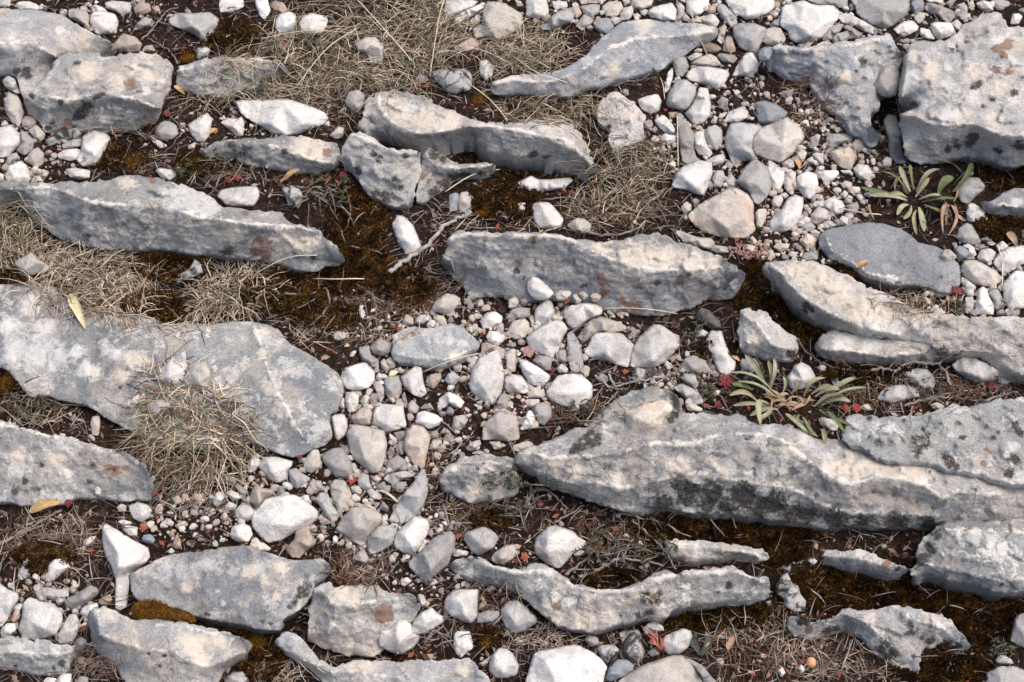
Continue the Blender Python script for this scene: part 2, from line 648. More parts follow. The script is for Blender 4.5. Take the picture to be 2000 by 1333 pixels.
# ------------------------------------------------------------------ ground
MOSS = [(1045, 325, 125, 30), (870, 275, 90, 20), (985, 395, 70, 40), (700, 440, 60, 80), (640, 545, 110, 40), (560, 580, 90, 40), (700, 520, 70, 40),
        (340, 525, 80, 30), (300, 600, 60, 30), (25, 545, 50, 16), (1480, 565, 50, 55), (1560, 630, 60, 45), (1655, 525, 50, 22), (1420, 1035, 190, 38),
        (1520, 1060, 60, 50), (1720, 1155, 200, 48), (1900, 1215, 120, 60), (1360, 1205, 110, 26), (1440, 1200, 60, 30), (1200, 1130, 60, 18), (510, 1275, 50, 55),
        (440, 1232, 80, 14), (1970, 335, 60, 40), (1960, 445, 60, 28), (1940, 700, 60, 30), (450, 75, 60, 35), (360, 108, 26, 12), (230, 312, 60, 26),
        (400, 320, 60, 24), (12, 750, 26, 24), (960, 1020, 40, 20), (1850, 1310, 100, 30), (640, 620, 60, 30), (790, 560, 60, 40), (955, 1245, 26, 20),
        (90, 1090, 60, 30), (1400, 690, 40, 20), (1700, 735, 90, 18)]
_mw = []
for (x, y, rx, ry) in MOSS:
    c = bp(x, y, 0.0)
    _mw.append((float(c[0]), float(c[1]), rx * S0, ry * S0 / math.sin(PITCH)))


def build_ground():
    xs = np.concatenate([[-40, -12, -4, -2, -1.4, -1.1], GXS, [1.1, 1.4, 2, 4, 12, 40]])
    ys = np.concatenate([[-40, -12, -3, -1, 0, 0.3], GYS, [2.2, 2.6, 3.5, 6, 15, 40]])
    nx, ny = len(xs), len(ys)
    X, Y = np.meshgrid(xs, ys)
    M = np.zeros((ny, nx))
    for (cx, cy, rx, ry) in _mw:
        M = np.maximum(M, np.clip(1.5 - ((X - cx) / rx) ** 2 - ((Y - cy) / ry) ** 2, 0, 1))
    for j, i in zip(*np.nonzero(M[6:-6, 6:-6])):          # moss stands in low cushions
        GZ0[j, i] += M[j + 6, i + 6] * (0.003 + 0.0075 * abs(noise.noise((X[j + 6, i + 6] * 48, Y[j + 6, i + 6] * 48, 3.3))))
    Z = np.pad(GZ0, 6, mode='edge')
    V = np.stack([X, Y, Z], axis=-1)
    idx = np.arange(nx * ny).reshape(ny, nx)
    F = np.stack([idx[:-1, :-1], idx[:-1, 1:], idx[1:, 1:], idx[1:, :-1]], axis=-1).reshape(-1, 4)
    me = raw_mesh('ground', V.reshape(-1, 3), F.tolist(), True, {'moss': M.ravel()})
    nt = NT('soil_and_moss', 0.97, 0.1)
    co = nt.n('ShaderNodeTexCoord').outputs['Object']
    n1 = nt.noise(co, 18, 4, 0.6, 0.4)
    n2 = nt.noise(co, 120, 5, 0.75, 0.5)
    n3 = nt.noise(co, 520, 4, 0.75)
    soil = nt.ramp(n2, [(0.30, (0.010, 0.0065, 0.005)), (0.48, (0.024, 0.015, 0.011)), (0.60, (0.055, 0.034, 0.025)), (0.74, (0.15, 0.10, 0.075))])
    soil = nt.mix(1.0, soil, nt.ramp(n1, [(0.3, 0.6), (0.7, 1.2)]), 'MULTIPLY')
    soil = nt.mix(1.0, soil, nt.ramp(n3, [(0.3, 0.5), (0.5, 1.0), (0.7, 1.5)]), 'MULTIPLY')
    moss = nt.ramp(nt.math('ADD', nt.math('MULTIPLY', n2, 0.6), nt.math('MULTIPLY', n3, 0.4)),
                   [(0.34, (0.010, 0.007, 0.004)), (0.5, (0.022, 0.012, 0.005)), (0.62, (0.05, 0.027, 0.008)), (0.72, (0.09, 0.055, 0.015))])
    w = nt.math('ADD', nt.attr('moss').outputs['Fac'], nt.math('MULTIPLY', nt.math('SUBTRACT', n2, 0.5), 1.2))
    m = nt.ramp(w, [(0.35, 0.0), (0.6, 1.0)])
    nt.l(nt.mix(m, soil, moss), nt.b.inputs['Base Color'])
    nt.bump(nt.math('ADD', n2, nt.math('MULTIPLY', n3, 0.6)), 0.9, 0.006)
    o = link('ground', me, nt.m)
    tag(o, kind='structure')


build_ground()

# ------------------------------------------------------------------ the big rocks
G = (0.30, 0.305, 0.31)
SLABS = []


def S(**k):
    SLABS.append(k)


S(name='flat_rock', short='the smooth corner slab', label='broad smooth grey slab sloping out of the top left corner of the picture', cat='rock slab',
  out=[(-15,15),(32,17),(78,20),(120,30),(140,42),(175,62),(215,80),(232,104),(180,110),(130,108),(110,119),(98,132),(82,157),(60,190),(47,200),(38,175),(32,150),(15,147),(-15,150)],
  far=45, near=4, ridge=[[(-10,88,72),(30,84,74),(58,85,74),(85,97,70),(108,110,60)]], base=(0.33,0.335,0.34), par=dict(pale=0.3, dark=0.2, black=0.1, warm=0.5, smooth=0.6),
  k=[(48,140,12),(35,138,9),(55,150,8)], r=[(45,118,8)], c=[(160,90,18),(165,65,14),(30,86,14)], w=[(115,60,8),(20,75,8)])
S(name='boulder', short='the pitted lichen boulder', label='rounded grey boulder with black pits and cream lichen, beside the corner slab', cat='boulder',
  out=[(111,112),(130,104),(175,102),(232,109),(270,102),(288,102),(308,108),(328,118),(337,130),(337,150),(332,172),(322,198),(312,220),(305,238),(272,252),(232,255),(215,260),(160,260),(140,248),(105,258),(85,260),(72,232),(50,222),(45,198),(60,185),(82,155),(98,132)],
  far=70, near=4, ridge=[[(62,195,50),(90,190,80),(120,195,92),(150,196,98),(175,187,100),(212,184,102),(238,192,102),(265,193,102),(288,205,98),(312,212,80)],[(112,120,70),(100,150,75),(80,180,60)],[(180,212,60),(235,212,62),(290,225,50)]],
  base=(0.34,0.34,0.335), par=dict(pale=0.4, dark=0.35, black=0.4, warm=0.45),
  k=[(168,210,13),(158,222,11),(150,230,8),(188,188,8),(200,185,7),(118,200,5),(96,252,9),(102,240,6),(62,188,6),(205,104,9),(215,106,7)], r=[(133,240,9),(255,165,12),(108,248,6)], c=[(170,140,22),(230,160,18),(145,190,14),(285,150,16)], w=[(318,160,6),(285,178,9),(265,130,9),(145,165,7)])
S(name='flat_rock', short='the grassy white-rimmed slab', label='low grey slab with a white rim, half covered by dry grass stems', cat='rock slab',
  out=[(343,130),(375,123),(400,115),(430,109),(480,113),(510,112),(545,120),(568,132),(540,145),(520,152),(500,168),(470,180),(420,192),(380,182),(345,174)],
  far=44, near=6, ridge=[[(348,139,46),(375,131,48),(400,123,49),(440,115,49),(500,118,46),(545,126,40),(560,131,34)]], base=G, par=dict(pale=0.3, dark=0.3, warm=0.5), c=[(480,120,20),(530,128,14)], w=[(352,134,10),(400,119,10)])
S(name='flat_rock', short='the dark-fronted slab', label='grey slab with a dark weathered front and cream top left of the pale block', cat='rock slab',
  out=[(386,295),(425,274),(475,270),(510,274),(567,264),(615,268),(640,278),(663,282),(664,320),(650,332),(610,337),(560,334),(520,326),(480,318),(440,310),(400,312)],
  far=34, near=2, ridge=[[(400,298,26),(440,281,36),(490,280,42),(530,284,44),(560,297,46),(600,310,44),(650,320,36)]], base=(0.27,0.27,0.27), par=dict(pale=0.3, dark=0.4, black=0.3),
  c=[(590,285,26),(620,295,20)], k=[(555,297,7),(450,285,10),(480,292,10),(420,290,8)], r=[(640,300,9)])
S(name='rock', short='the black-spotted pale block', label='pale block tilted towards us with black lichen rings and a dark lower edge', cat='rock',
  out=[(685,259),(700,259),(717,265),(737,277),(750,285),(775,291),(800,294),(822,295),(825,302),(822,333),(812,365),(807,395),(795,408),(770,410),(750,395),(720,380),(707,365),(698,345),(672,325),(665,315),(667,295),(675,278)],
  far=78, near=4, ridge=[[(686,264,82),(700,266,88),(737,284,92),(775,299,92),(812,302,84)],[(686,266,82),(678,290,62),(690,325,44)]], pts=[(730,330,66),(780,350,55)], base=(0.50,0.49,0.47), par=dict(pale=0.3, dark=0.1, black=0.3, warm=0.3),
  k=[(732,302,8),(744,306,7),(738,315,6),(793,304,8),(782,368,8),(752,385,14),(735,375,10),(790,405,9),(770,350,5),(700,335,8)], w=[(735,297,6),(805,310,8)], g=[])
S(name='flat_rock', short='the wavy overhanging slab', label='long pale slab with a wavy grey edge overhanging a dark mossy hollow', cat='rock slab',
  out=[(717,195),(745,176),(770,175),(800,180),(832,190),(850,202),(887,217),(912,227),(945,241),(1000,242),(1032,238),(1070,233),(1095,234),(1120,245),(1135,262),(1145,280),(1160,312),(1170,336),(1163,338),(1140,325),(1105,317),(1062,305),(1025,304),(1000,304),(990,302),(957,297),(932,282),(925,267),(900,265),(875,266),(850,272),(820,276),(782,277),(762,265),(735,250),(705,255),(695,252),(707,225)],
  far=66, near=30, ridge=[[(742,182,66),(742,200,68),(750,225,70),(775,245,70),(792,260,68),(825,262,64),(862,259,68),(890,251,76),(912,247,82),(937,247,90),(1000,252,98),(1030,258,98),(1057,268,98),(1100,274,92),(1120,284,84),(1135,303,72),(1155,325,58)]],
  pts=[(820,215,78),(860,235,70),(720,235,38)], base=(0.36,0.355,0.35), par=dict(pale=0.35, dark=0.2, black=0.05, warm=0.45),
  c=[(780,220,26),(830,235,30),(880,240,22),(1080,245,22),(950,247,12),(760,205,16)], w=[(805,215,12),(1060,250,9)], k=[(1040,303,10),(1070,308,10),(930,285,7)], edge=1)
S(name='rock', short='the black-streaked wedge', label='grey wedge of rock with black streaks, under the overhanging slab', cat='rock',
  out=[(827,295),(840,290),(865,302),(890,322),(962,317),(970,325),(967,338),(925,343),(887,350),(875,360),(850,377),(837,393),(815,400),(812,383),(816,348)],
  far=36, near=0, ridge=[[(832,302,40),(850,325,44),(890,330,40),(955,324,32)]], base=(0.35,0.345,0.34), par=dict(pale=0.2, dark=0.3, black=0.3),
  k=[(868,360,14),(885,348,12),(910,342,10),(850,378,12),(848,302,12),(865,310,10),(940,340,8)], r=[(825,345,9)])
S(name='flat_rock', short='the long ridged slab', label='long grey slab with white chipped ridge and a round rust stain near one tip', cat='rock slab',
  out=[(-10,357),(40,356),(82,357),(125,357),(200,353),(225,347),(250,344),(300,347),(325,353),(350,360),(375,366),(400,378),(420,390),(430,403),(462,410),(500,410),(525,411),(552,418),(560,433),(600,440),(625,453),(637,470),(655,480),(667,493),(672,513),(660,520),(632,523),(610,532),(595,530),(562,518),(525,510),(500,508),(475,505),(430,498),(400,498),(375,495),(337,490),(300,486),(250,485),(225,488),(175,483),(137,473),(100,458),(75,433),(37,403),(25,383),(-10,372)],
  far=70, near=6, ridge=[[(-10,367,50),(15,371,58),(62,370,72),(82,367,80),(107,368,84),(140,380,92),(175,393,100),(212,400,104),(262,402,106),(312,404,106),(362,415,106),(387,425,104),(425,431,104),(475,436,102),(500,439,100),(537,440,96),(587,444,86),(620,455,72),(632,467,62),(655,482,46)]],
  pts=[(200,450,50),(400,465,54)], base=(0.29,0.295,0.30), par=dict(pale=0.35, dark=0.2, black=0.05, warm=0.25),
  r=[(510,478,20),(515,492,16),(502,490,14),(297,353,8),(480,417,7)], w=[(370,388,36),(410,402,26),(340,390,24),(85,370,14)], c=[(560,470,26),(450,455,26),(250,360,16),(600,480,20)], k=[(612,503,7),(445,492,12),(170,462,8)], edge=1)
S(name='flat_rock', short='the flat lichen slab', label='large flat grey slab speckled with pale lichen, carrying the yellow leaf', cat='rock slab',
  out=[(-10,556),(15,555),(37,558),(60,550),(100,555),(125,583),(150,603),(225,613),(300,620),(317,631),(375,633),(425,631),(475,627),(500,630),(525,633),(545,645),(560,666),(582,681),(610,696),(640,713),(660,728),(670,748),(672,766),(662,791),(660,806),(647,811),(645,826),(650,856),(630,873),(610,878),(592,891),(570,894),(550,888),(525,878),(500,866),(475,862),(400,880),(330,875),(280,856),(250,841),(225,826),(200,813),(185,801),(160,790),(120,783),(85,771),(57,776),(37,751),(20,731),(0,716),(-10,716)],
  far=26, near=8, ridge=[[(498,640,36),(512,680,46),(530,740,50),(560,800,44),(598,862,24)],[(405,645,30),(412,700,34),(430,760,34)]], pts=[(0,620,46),(150,660,50),(250,720,46),(180,770,30),(330,760,40),(300,680,44),(620,760,36)],
  base=(0.265,0.28,0.29), par=dict(pale=0.4, dark=0.2, black=0.0, warm=0.35, smooth=0.6),
  w=[(30,690,26),(75,690,34),(110,700,26),(60,600,22),(150,690,18),(170,720,20),(225,690,14),(20,640,20),(90,640,20)], c=[(240,735,14),(265,700,16),(512,690,13),(530,755,18),(548,800,18),(180,725,16),(282,705,10),(515,650,10)], k=[(235,757,5),(317,628,10),(310,640,4)])
S(name='flat_rock', short='the black-dotted slab', label='grey slab at the left edge with a white rim, black dots and a rust smear', cat='rock slab',
  out=[(-10,816),(0,818),(25,828),(62,838),(80,848),(112,850),(150,856),(175,868),(212,876),(245,883),(265,896),(275,903),(300,930),(305,965),(290,978),(250,978),(212,973),(175,971),(125,981),(100,986),(75,981),(50,988),(25,983),(-10,978)],
  far=66, near=6, ridge=[[(-10,820,66),(25,833,69),(62,843,69),(112,855,69),(150,861,67),(175,873,64),(212,881,60),(245,889,52),(268,902,42)]], pts=[(80,920,38),(200,930,32)], base=(0.32,0.32,0.315), par=dict(pale=0.45, dark=0.2, black=0.15, warm=0.3),
  k=[(82,908,6),(48,940,8),(175,942,7),(164,935,4),(182,910,5),(260,900,4),(30,960,9)], r=[(212,915,11),(225,919,10),(178,907,6),(245,913,8)], w=[(130,925,8),(30,925,12)], c=[(110,900,20),(40,890,18)], edge=1)
S(name='flat_rock', short='the cream-patched slab', label='flat grey slab with cream patches and a black right corner behind the moss cushion', cat='rock slab',
  out=[(250,1122),(287,1105),(320,1086),(362,1079),(395,1077),(450,1066),(487,1065),(500,1072),(537,1084),(570,1094),(600,1094),(627,1091),(642,1100),(648,1110),(642,1127),(617,1140),(610,1160),(595,1185),(550,1212),(555,1225),(545,1232),(500,1228),(487,1222),(437,1215),(400,1207),(382,1205),(355,1190),(312,1183),(272,1176),(260,1165),(254,1140)],
  far=48, near=22, pts=[(300,1130,54),(400,1115,60),(550,1120,56),(400,1180,48),(520,1195,42),(600,1120,50),(470,1205,40)], ridge=[], base=(0.295,0.305,0.32), par=dict(pale=0.3, dark=0.15, black=0.0, warm=0.5, smooth=0.65),
  k=[(590,1152,10),(600,1148,9),(583,1165,9),(596,1162,10),(575,1178,7),(512,1214,6),(528,1218,5),(565,1186,6),(405,1200,5)], w=[(546,1220,7),(580,1188,7),(612,1130,8),(425,1155,5),(435,1178,6)], c=[(550,1110,16),(490,1115,14),(370,1150,14),(515,1135,10),(540,1165,8)])
S(name='boulder', short='the blunt bottom-left rock', label='blunt grey rock with a cream ridge below the rusty moss cushion', cat='boulder',
  out=[(172,1202),(187,1185),(210,1187),(230,1197),(265,1212),(287,1210),(320,1210),(357,1217),(387,1222),(425,1232),(462,1240),(487,1252),(492,1262),(482,1277),(462,1295),(440,1308),(405,1342),(330,1345),(262,1340),(237,1315),(205,1287),(185,1270),(175,1245),(170,1222)],
  far=80, near=6, ridge=[[(190,1192,82),(192,1215,88),(195,1240,90),(240,1258,90),(275,1270,88),(337,1270,88),(362,1290,78),(400,1303,66),(440,1292,64),(475,1274,58)],[(230,1203,86),(290,1217,86),(360,1225,84),(425,1239,78),(470,1252,70)]],
  base=(0.33,0.33,0.33), par=dict(pale=0.3, dark=0.2, black=0.05, warm=0.6, smooth=0.5), c=[(380,1262,26),(420,1250,20),(360,1250,16),(215,1200,14),(395,1290,16)], k=[(322,1281,4),(313,1303,4),(335,1307,4),(290,1278,3)])
S(name='boulder', short='the rust-spotted rock', label='angular grey rock with a rust patch beside a white patch', cat='boulder',
  out=[(607,1160),(620,1145),(635,1136),(647,1140),(655,1144),(680,1145),(700,1142),(725,1142),(750,1150),(760,1157),(775,1159),(805,1162),(815,1172),(820,1185),(810,1210),(790,1240),(760,1265),(737,1280),(690,1285),(655,1272),(625,1267),(600,1250),(600,1230),(605,1192)],
  far=68, near=4, ridge=[[(618,1150,64),(637,1163,78),(655,1185,82),(655,1210,70),(640,1240,48)],[(655,1185,82),(705,1178,80),(760,1170,66),(800,1172,52)]], pts=[(620,1220,36)], base=(0.34,0.335,0.33), par=dict(pale=0.2, dark=0.3, black=0.1, warm=0.5),
  r=[(748,1190,14),(758,1205,13),(745,1208,12),(640,1281,9),(636,1200,4)], w=[(776,1172,9),(780,1184,10),(625,1150,8)], c=[(670,1165,22),(690,1170,16),(650,1170,12)], k=[(785,1195,6),(560,1215,5)])
S(name='flat_rock', short='the bottom-edge slab', label='pale grey slab running along the bottom edge under the rust-spotted rock', cat='rock slab',
  out=[(537,1256),(548,1242),(560,1233),(585,1245),(605,1270),(625,1290),(650,1302),(680,1295),(712,1287),(750,1290),(787,1292),(825,1289),(875,1290),(920,1287),(932,1300),(950,1317),(970,1342),(960,1350),(700,1350),(655,1345),(625,1322),(600,1305),(562,1282)],
  far=36, near=2, ridge=[[(545,1260,28),(570,1277,34),(600,1294,38),(650,1314,44),(700,1312,48),(780,1327,50),(830,1345,46)]], base=(0.36,0.365,0.37), par=dict(pale=0.3, dark=0.1, black=0.05, warm=0.35, smooth=0.3), r=[(635,1285,10)], c=[(720,1300,16),(900,1310,16),(690,1306,12)])
S(name='flat_rock', short='the rust-stained grey slab', label='thick grey slab with rust stains on its front face in the middle of the picture', cat='rock slab',
  out=[(872,468),(885,455),(900,452),(940,454),(970,455),(1000,455),(1025,453),(1050,454),(1100,458),(1130,468),(1160,474),(1187,474),(1220,468),(1250,460),(1275,455),(1287,455),(1307,465),(1332,475),(1362,485),(1390,495),(1412,500),(1425,515),(1447,525),(1455,535),(1450,550),(1437,573),(1425,585),(1387,583),(1370,590),(1355,603),(1325,610),(1300,616),(1275,616),(1225,612),(1187,608),(1172,602),(1140,592),(1110,588),(1075,585),(1040,588),(1000,592),(970,580),(945,576),(920,580),(910,570),(890,552),(880,533),(858,512),(870,495)],
  far=108, near=2, ridge=[[(876,472,96),(890,462,116),(910,459,124),(960,460,128),(1000,459,130),(1045,459,130),(1090,462,128),(1120,472,126),(1140,484,124),(1175,497,120),(1190,506,118),(1220,514,114),(1245,525,108),(1275,527,106),(1300,527,104),(1337,529,100),(1362,526,96),(1390,524,90),(1425,521,76),(1445,534,60)]],
  pts=[(1265,490,116),(1280,570,52),(1330,545,76),(1350,540,80),(950,520,80),(1300,555,58),(1400,560,48)], base=(0.265,0.27,0.28), par=dict(pale=0.25, dark=0.3, black=0.1, warm=0.25),
  r=[(1172,540,9),(1178,555,12),(1185,568,10),(1178,575,9),(1225,597,13),(1245,603,14),(1215,590,10),(1045,515,7),(1060,525,7),(1015,512,7),(1320,555,8),(1330,547,8),(1345,538,6),(1250,560,7)], k=[(1140,560,8),(1010,530,7),(1023,541,6),(1280,607,6),(1285,553,6),(1042,470,9),(1418,518,6)], w=[(1432,545,13),(1430,555,10)], c=[(1180,482,18),(1250,508,34),(1300,505,26),(1350,512,26),(1400,510,20),(1220,498,20),(890,475,16),(960,460,10)], edge=1)
S(name='flat_rock', short='the smooth oval slab', label='smooth flat oval slab of plain dark grey stone below the green leafy plant', cat='rock slab',
  out=[(1600,460),(1612,448),(1650,443),(1675,437),(1700,435),(1725,437),(1760,447),(1775,458),(1795,475),(1820,480),(1837,485),(1870,513),(1875,523),(1876,558),(1860,573),(1840,573),(1812,556),(1775,556),(1752,560),(1712,548),(1690,543),(1660,523),(1620,505),(1610,493),(1599,480)],
  far=22, near=12, ridge=[[(1612,462,27),(1625,490,26),(1665,515,24),(1700,535,24),(1760,548,24)]], pts=[(1700,470,29),(1760,510,28),(1840,540,26)], base=(0.285,0.29,0.305), par=dict(pale=0.06, dark=0.05, black=0.0, warm=0.05, smooth=0.7))
S(name='flat_rock', short='the long cream slab', label='long cream slab sloping from the moss to the right edge, with one black spot', cat='rock slab',
  out=[(1490,518),(1500,513),(1530,506),(1550,508),(1600,510),(1637,528),(1675,548),(1712,568),(1750,583),(1775,598),(1805,608),(1837,615),(1875,617),(1925,619),(2010,620),(2010,740),(1987,731),(1975,718),(1950,698),(1925,688),(1875,688),(1845,691),(1840,683),(1812,668),(1787,665),(1725,660),(1687,655),(1650,649),(1625,638),(1595,625),(1570,610),(1550,593),(1525,573),(1512,553),(1500,545),(1488,533)],
  far=74, near=34, ridge=[[(1505,520,76),(1525,532,88),(1545,560,86),(1580,590,82),(1640,622,76),(1700,645,66),(1760,656,56)]], pts=[(1600,545,92),(1680,590,88),(1780,630,80),(1900,650,66),(1960,650,64),(2030,670,60)], base=(0.42,0.405,0.385), par=dict(pale=0.35, dark=0.2, black=0.0, warm=0.5),
  k=[(1575,598,9),(1583,604,8),(1572,607,6)], c=[(1590,540,34),(1640,570,34),(1690,600,34),(1720,620,26),(1560,530,22)], w=[(1700,640,22),(1740,648,20),(1770,645,16),(1790,652,10),(1960,628,16)], edge=0)
S(name='flat_rock', short='the slab below the long cream slab', label='short white-topped slab tucked under the long cream slab above the crooked root', cat='rock slab',
  out=[(1590,680),(1600,660),(1620,645),(1650,651),(1687,657),(1725,662),(1787,667),(1812,670),(1840,685),(1838,700),(1825,708),(1790,706),(1750,710),(1700,712),(1670,708),(1620,700),(1600,695)],
  far=34, near=2, ridge=[[(1597,682,40),(1640,684,46),(1680,690,44),(1730,697,38),(1800,690,36)]], base=(0.42,0.415,0.40), par=dict(pale=0.4, dark=0.2, black=0.05, warm=0.4), w=[(1700,675,22),(1650,668,18)], c=[(1640,680,16)])
S(name='boulder', short='the grey-cream rock', label='grey and cream rock with a black right corner, left of the brown moss', cat='boulder',
  out=[(1442,625),(1447,608),(1462,604),(1485,606),(1500,615),(1515,630),(1532,645),(1557,660),(1558,685),(1552,706),(1530,703),(1500,700),(1475,694),(1445,686),(1441,655)],
  far=40, near=4, ridge=[[(1450,614,44),(1480,635,56),(1510,675,52),(1545,685,34)]], pts=[(1460,670,36)], base=(0.44,0.435,0.42), par=dict(pale=0.3, dark=0.2, black=0.1, warm=0.4), k=[(1545,692,10),(1550,700,9)], c=[(1475,660,14)])
S(name='flat_rock', short='the flat blue-grey slab', label='flat pale blue-grey slab among pebbles left of centre', cat='rock slab',
  out=[(762,655),(780,643),(812,639),(862,638),(882,635),(905,640),(920,655),(940,672),(935,686),(910,701),(880,713),(825,715),(800,711),(772,703),(762,691),(765,671)],
  far=20, near=12, ridge=[[(772,690,26),(810,700,28),(880,702,28),(925,680,26)]], pts=[(850,665,30)], base=(0.37,0.385,0.395), par=dict(pale=0.35, dark=0.1, black=0.0, warm=0.15, smooth=0.4), w=[(880,665,12),(900,672,10)], c=[(890,695,12),(780,660,8)])
S(name='rock_outcrop', short='the great right-hand outcrop', label='largest rock, a long layered grey outcrop with cream broken ledges at right', cat='rock outcrop',
  out=[(1005,896),(1012,881),(1045,871),(1082,856),(1115,838),(1145,836),(1160,818),(1180,798),(1212,773),(1237,763),(1275,755),(1300,760),(1322,768),(1325,778),(1312,806),(1332,808),(1375,806),(1450,811),(1475,826),(1500,828),(1550,831),(1595,856),(1640,861),(1700,880),(1720,898),(1780,902),(1820,901),(1850,916),(1912,923),(1957,941),(2010,948),(2010,1036),(1900,1035),(1862,1037),(1845,1029),(1820,1032),(1790,1030),(1750,1029),(1725,1034),(1690,1027),(1670,1024),(1640,1032),(1607,1034),(1575,1024),(1520,1017),(1480,1010),(1420,1002),(1360,1002),(1300,992),(1250,992),(1215,1000),(1195,996),(1170,981),(1140,976),(1117,963),(1085,956),(1057,943),(1030,928),(1005,908)],
  far=74, near=14, ridge=[[(1012,884,72),(1050,888,86),(1075,897,92),(1107,892,98),(1140,892,104),(1175,888,110),(1225,880,116),(1280,866,120),(1312,868,122),(1355,868,124),(1385,856,128),(1425,847,132),(1500,852,134),(1537,864,134),(1560,890,130),(1595,910,126),(1635,940,116),(1660,948,112),(1710,931,120),(1750,934,120),(1800,947,114),(1840,972,100),(1870,962,108),(1950,968,108)],
   [(1007,903,48),(1037,910,56),(1062,927,60),(1100,939,66),(1132,947,66),(1160,941,76),(1200,954,70),(1225,954,74),(1300,934,88),(1325,929,92),(1375,924,98),(1412,932,92),(1450,942,86),(1500,947,82),(1550,954,80),(1590,979,70),(1640,1000,58),(1750,1006,56),(1830,1008,56)]],
  pts=[(1200,845,84),(1150,868,84),(1260,780,92),(1225,815,80),(1330,840,96),(1420,822,104),(1650,890,122),(1760,915,118),(1850,940,112),(1705,962,74),(1745,966,68),(1790,980,62),(1820,992,56),(1600,935,100),(1572,955,70),(1592,970,62),(1618,962,84),(1625,990,56),(1650,975,80),(1940,1000,84),(1280,905,92),(1180,915,78),(1420,895,112),(1480,905,96),(1530,915,104)], base=(0.315,0.315,0.315), par=dict(pale=0.35, dark=0.22, black=0.05, warm=0.35),
  k=[(1150,862,16),(1135,872,15),(1118,880,11),(1165,855,12),(1155,846,9),(1318,808,10),(1310,822,8),(1420,985,24),(1380,990,20),(1340,975,16),(1480,995,26),(1450,975,18),(1300,985,14),(1540,1008,20),(1360,955,14),(1320,950,12),(1520,990,16),(1340,965,26),(1395,962,28),(1450,968,30),(1510,985,30),(1565,1004,26),(1635,1016,24),(1690,1022,24),(1750,1022,26),(1815,1026,22),(1290,982,20),(1590,1000,18)],
  r=[(1460,985,10),(1545,1012,16),(1560,1018,12),(1330,930,7)], c=[(1700,912,30),(1740,922,30),(1660,920,26),(1620,915,20),(1790,930,24),(1080,905,20),(1130,920,18),(1200,935,16),(1330,905,18),(1400,915,20),(1540,880,18),(1040,895,16)], w=[(1180,838,10),(1390,915,12),(1460,930,12),(1350,815,12),(1500,842,14),(1570,860,14),(1650,940,12),(1800,940,14),(1330,900,9),(1195,945,8)],
  t=[(1740,970,26),(1780,980,28),(1700,965,22),(1820,990,18),(1595,960,14),(1610,985,16),(1460,890,22),(1230,900,16)], edge=1)
S(name='boulder', short='the mottled right-edge rock', label='lumpy mottled grey rock lying on the back of the outcrop at the right edge', cat='boulder',
  out=[(1650,812),(1680,810),(1705,813),(1750,814),(1790,812),(1807,808),(1850,796),(1875,793),(1925,788),(1962,776),(2010,780),(2010,950),(1957,943),(1912,925),(1850,918),(1820,903),(1780,904),(1720,900),(1700,882),(1645,862),(1640,848),(1655,830)],
  far=78, near=92, ridge=[], pts=[(1690,830,100),(1700,850,112),(1745,860,108),(1775,850,92),(1840,825,110),(1870,870,118),(1930,830,120),(1960,880,118),(1900,905,106),(1800,880,102),(2030,860,118)], base=(0.34,0.345,0.345), par=dict(pale=0.5, dark=0.4, black=0.5, warm=0.3),
  k=[(1715,860,8),(1722,868,8),(1846,892,10),(1858,905,11),(1868,912,8),(1985,830,9),(1990,845,8),(1980,900,12),(1970,925,10),(1873,828,7),(1765,822,5),(1698,818,6),(1940,855,6),(1950,845,5),(1880,855,6)], r=[(1930,880,8),(1922,905,8),(1790,893,7),(1850,905,8)], w=[(1680,830,12),(1670,850,10),(1740,835,10),(1980,870,10)])
S(name='boulder', short='the white-mottled lower right rock', label='white-mottled rock overhanging the dark moss below the outcrop at the right edge', cat='boulder',
  out=[(1845,1012),(1862,1018),(1900,1015),(1950,1016),(2010,1016),(2010,1148),(1975,1155),(1957,1160),(1937,1155),(1905,1143),(1857,1135),(1832,1122),(1805,1115),(1780,1125),(1772,1112),(1787,1100),(1790,1070),(1802,1050),(1825,1036)],
  far=38, near=26, ridge=[[(1845,1034,56),(1900,1038,62),(1960,1038,64),(2020,1040,64)],[(1800,1100,42),(1850,1112,56),(1910,1125,58),(1960,1135,54),(2020,1128,52)]], pts=[(1870,1060,66),(1930,1060,70),(1980,1060,70),(1900,1095,68)], base=(0.37,0.37,0.365), par=dict(pale=0.6, dark=0.25, black=0.1, warm=0.3),
  k=[(1815,1070,15),(1806,1086,15),(1796,1098,14),(1828,1045,13),(1832,1020,14),(1958,1142,4)], w=[(1900,1050,20),(1940,1060,18),(1950,1085,14),(1870,1040,12),(1800,1060,7)], t=[(1855,1100,10),(1990,1030,10)])
S(name='rock_sliver', short='the thin white ledge', label='thin white ledge of rock between two strips of dark moss at lower right', cat='rock',
  out=[(1602,1085),(1617,1074),(1655,1078),(1675,1072),(1690,1075),(1715,1087),(1740,1100),(1775,1110),(1770,1120),(1750,1122),(1725,1117),(1687,1107),(1650,1100),(1620,1097)],
  far=30, near=10, ridge=[[(1608,1086,26),(1650,1090,30),(1690,1094,30),(1740,1110,26)]], base=(0.45,0.44,0.425), par=dict(pale=0.5, dark=0.2, black=0.1, warm=0.4), w=[(1680,1078,10),(1640,1085,10)], r=[(1730,1102,9)], k=[(1755,1112,7)])
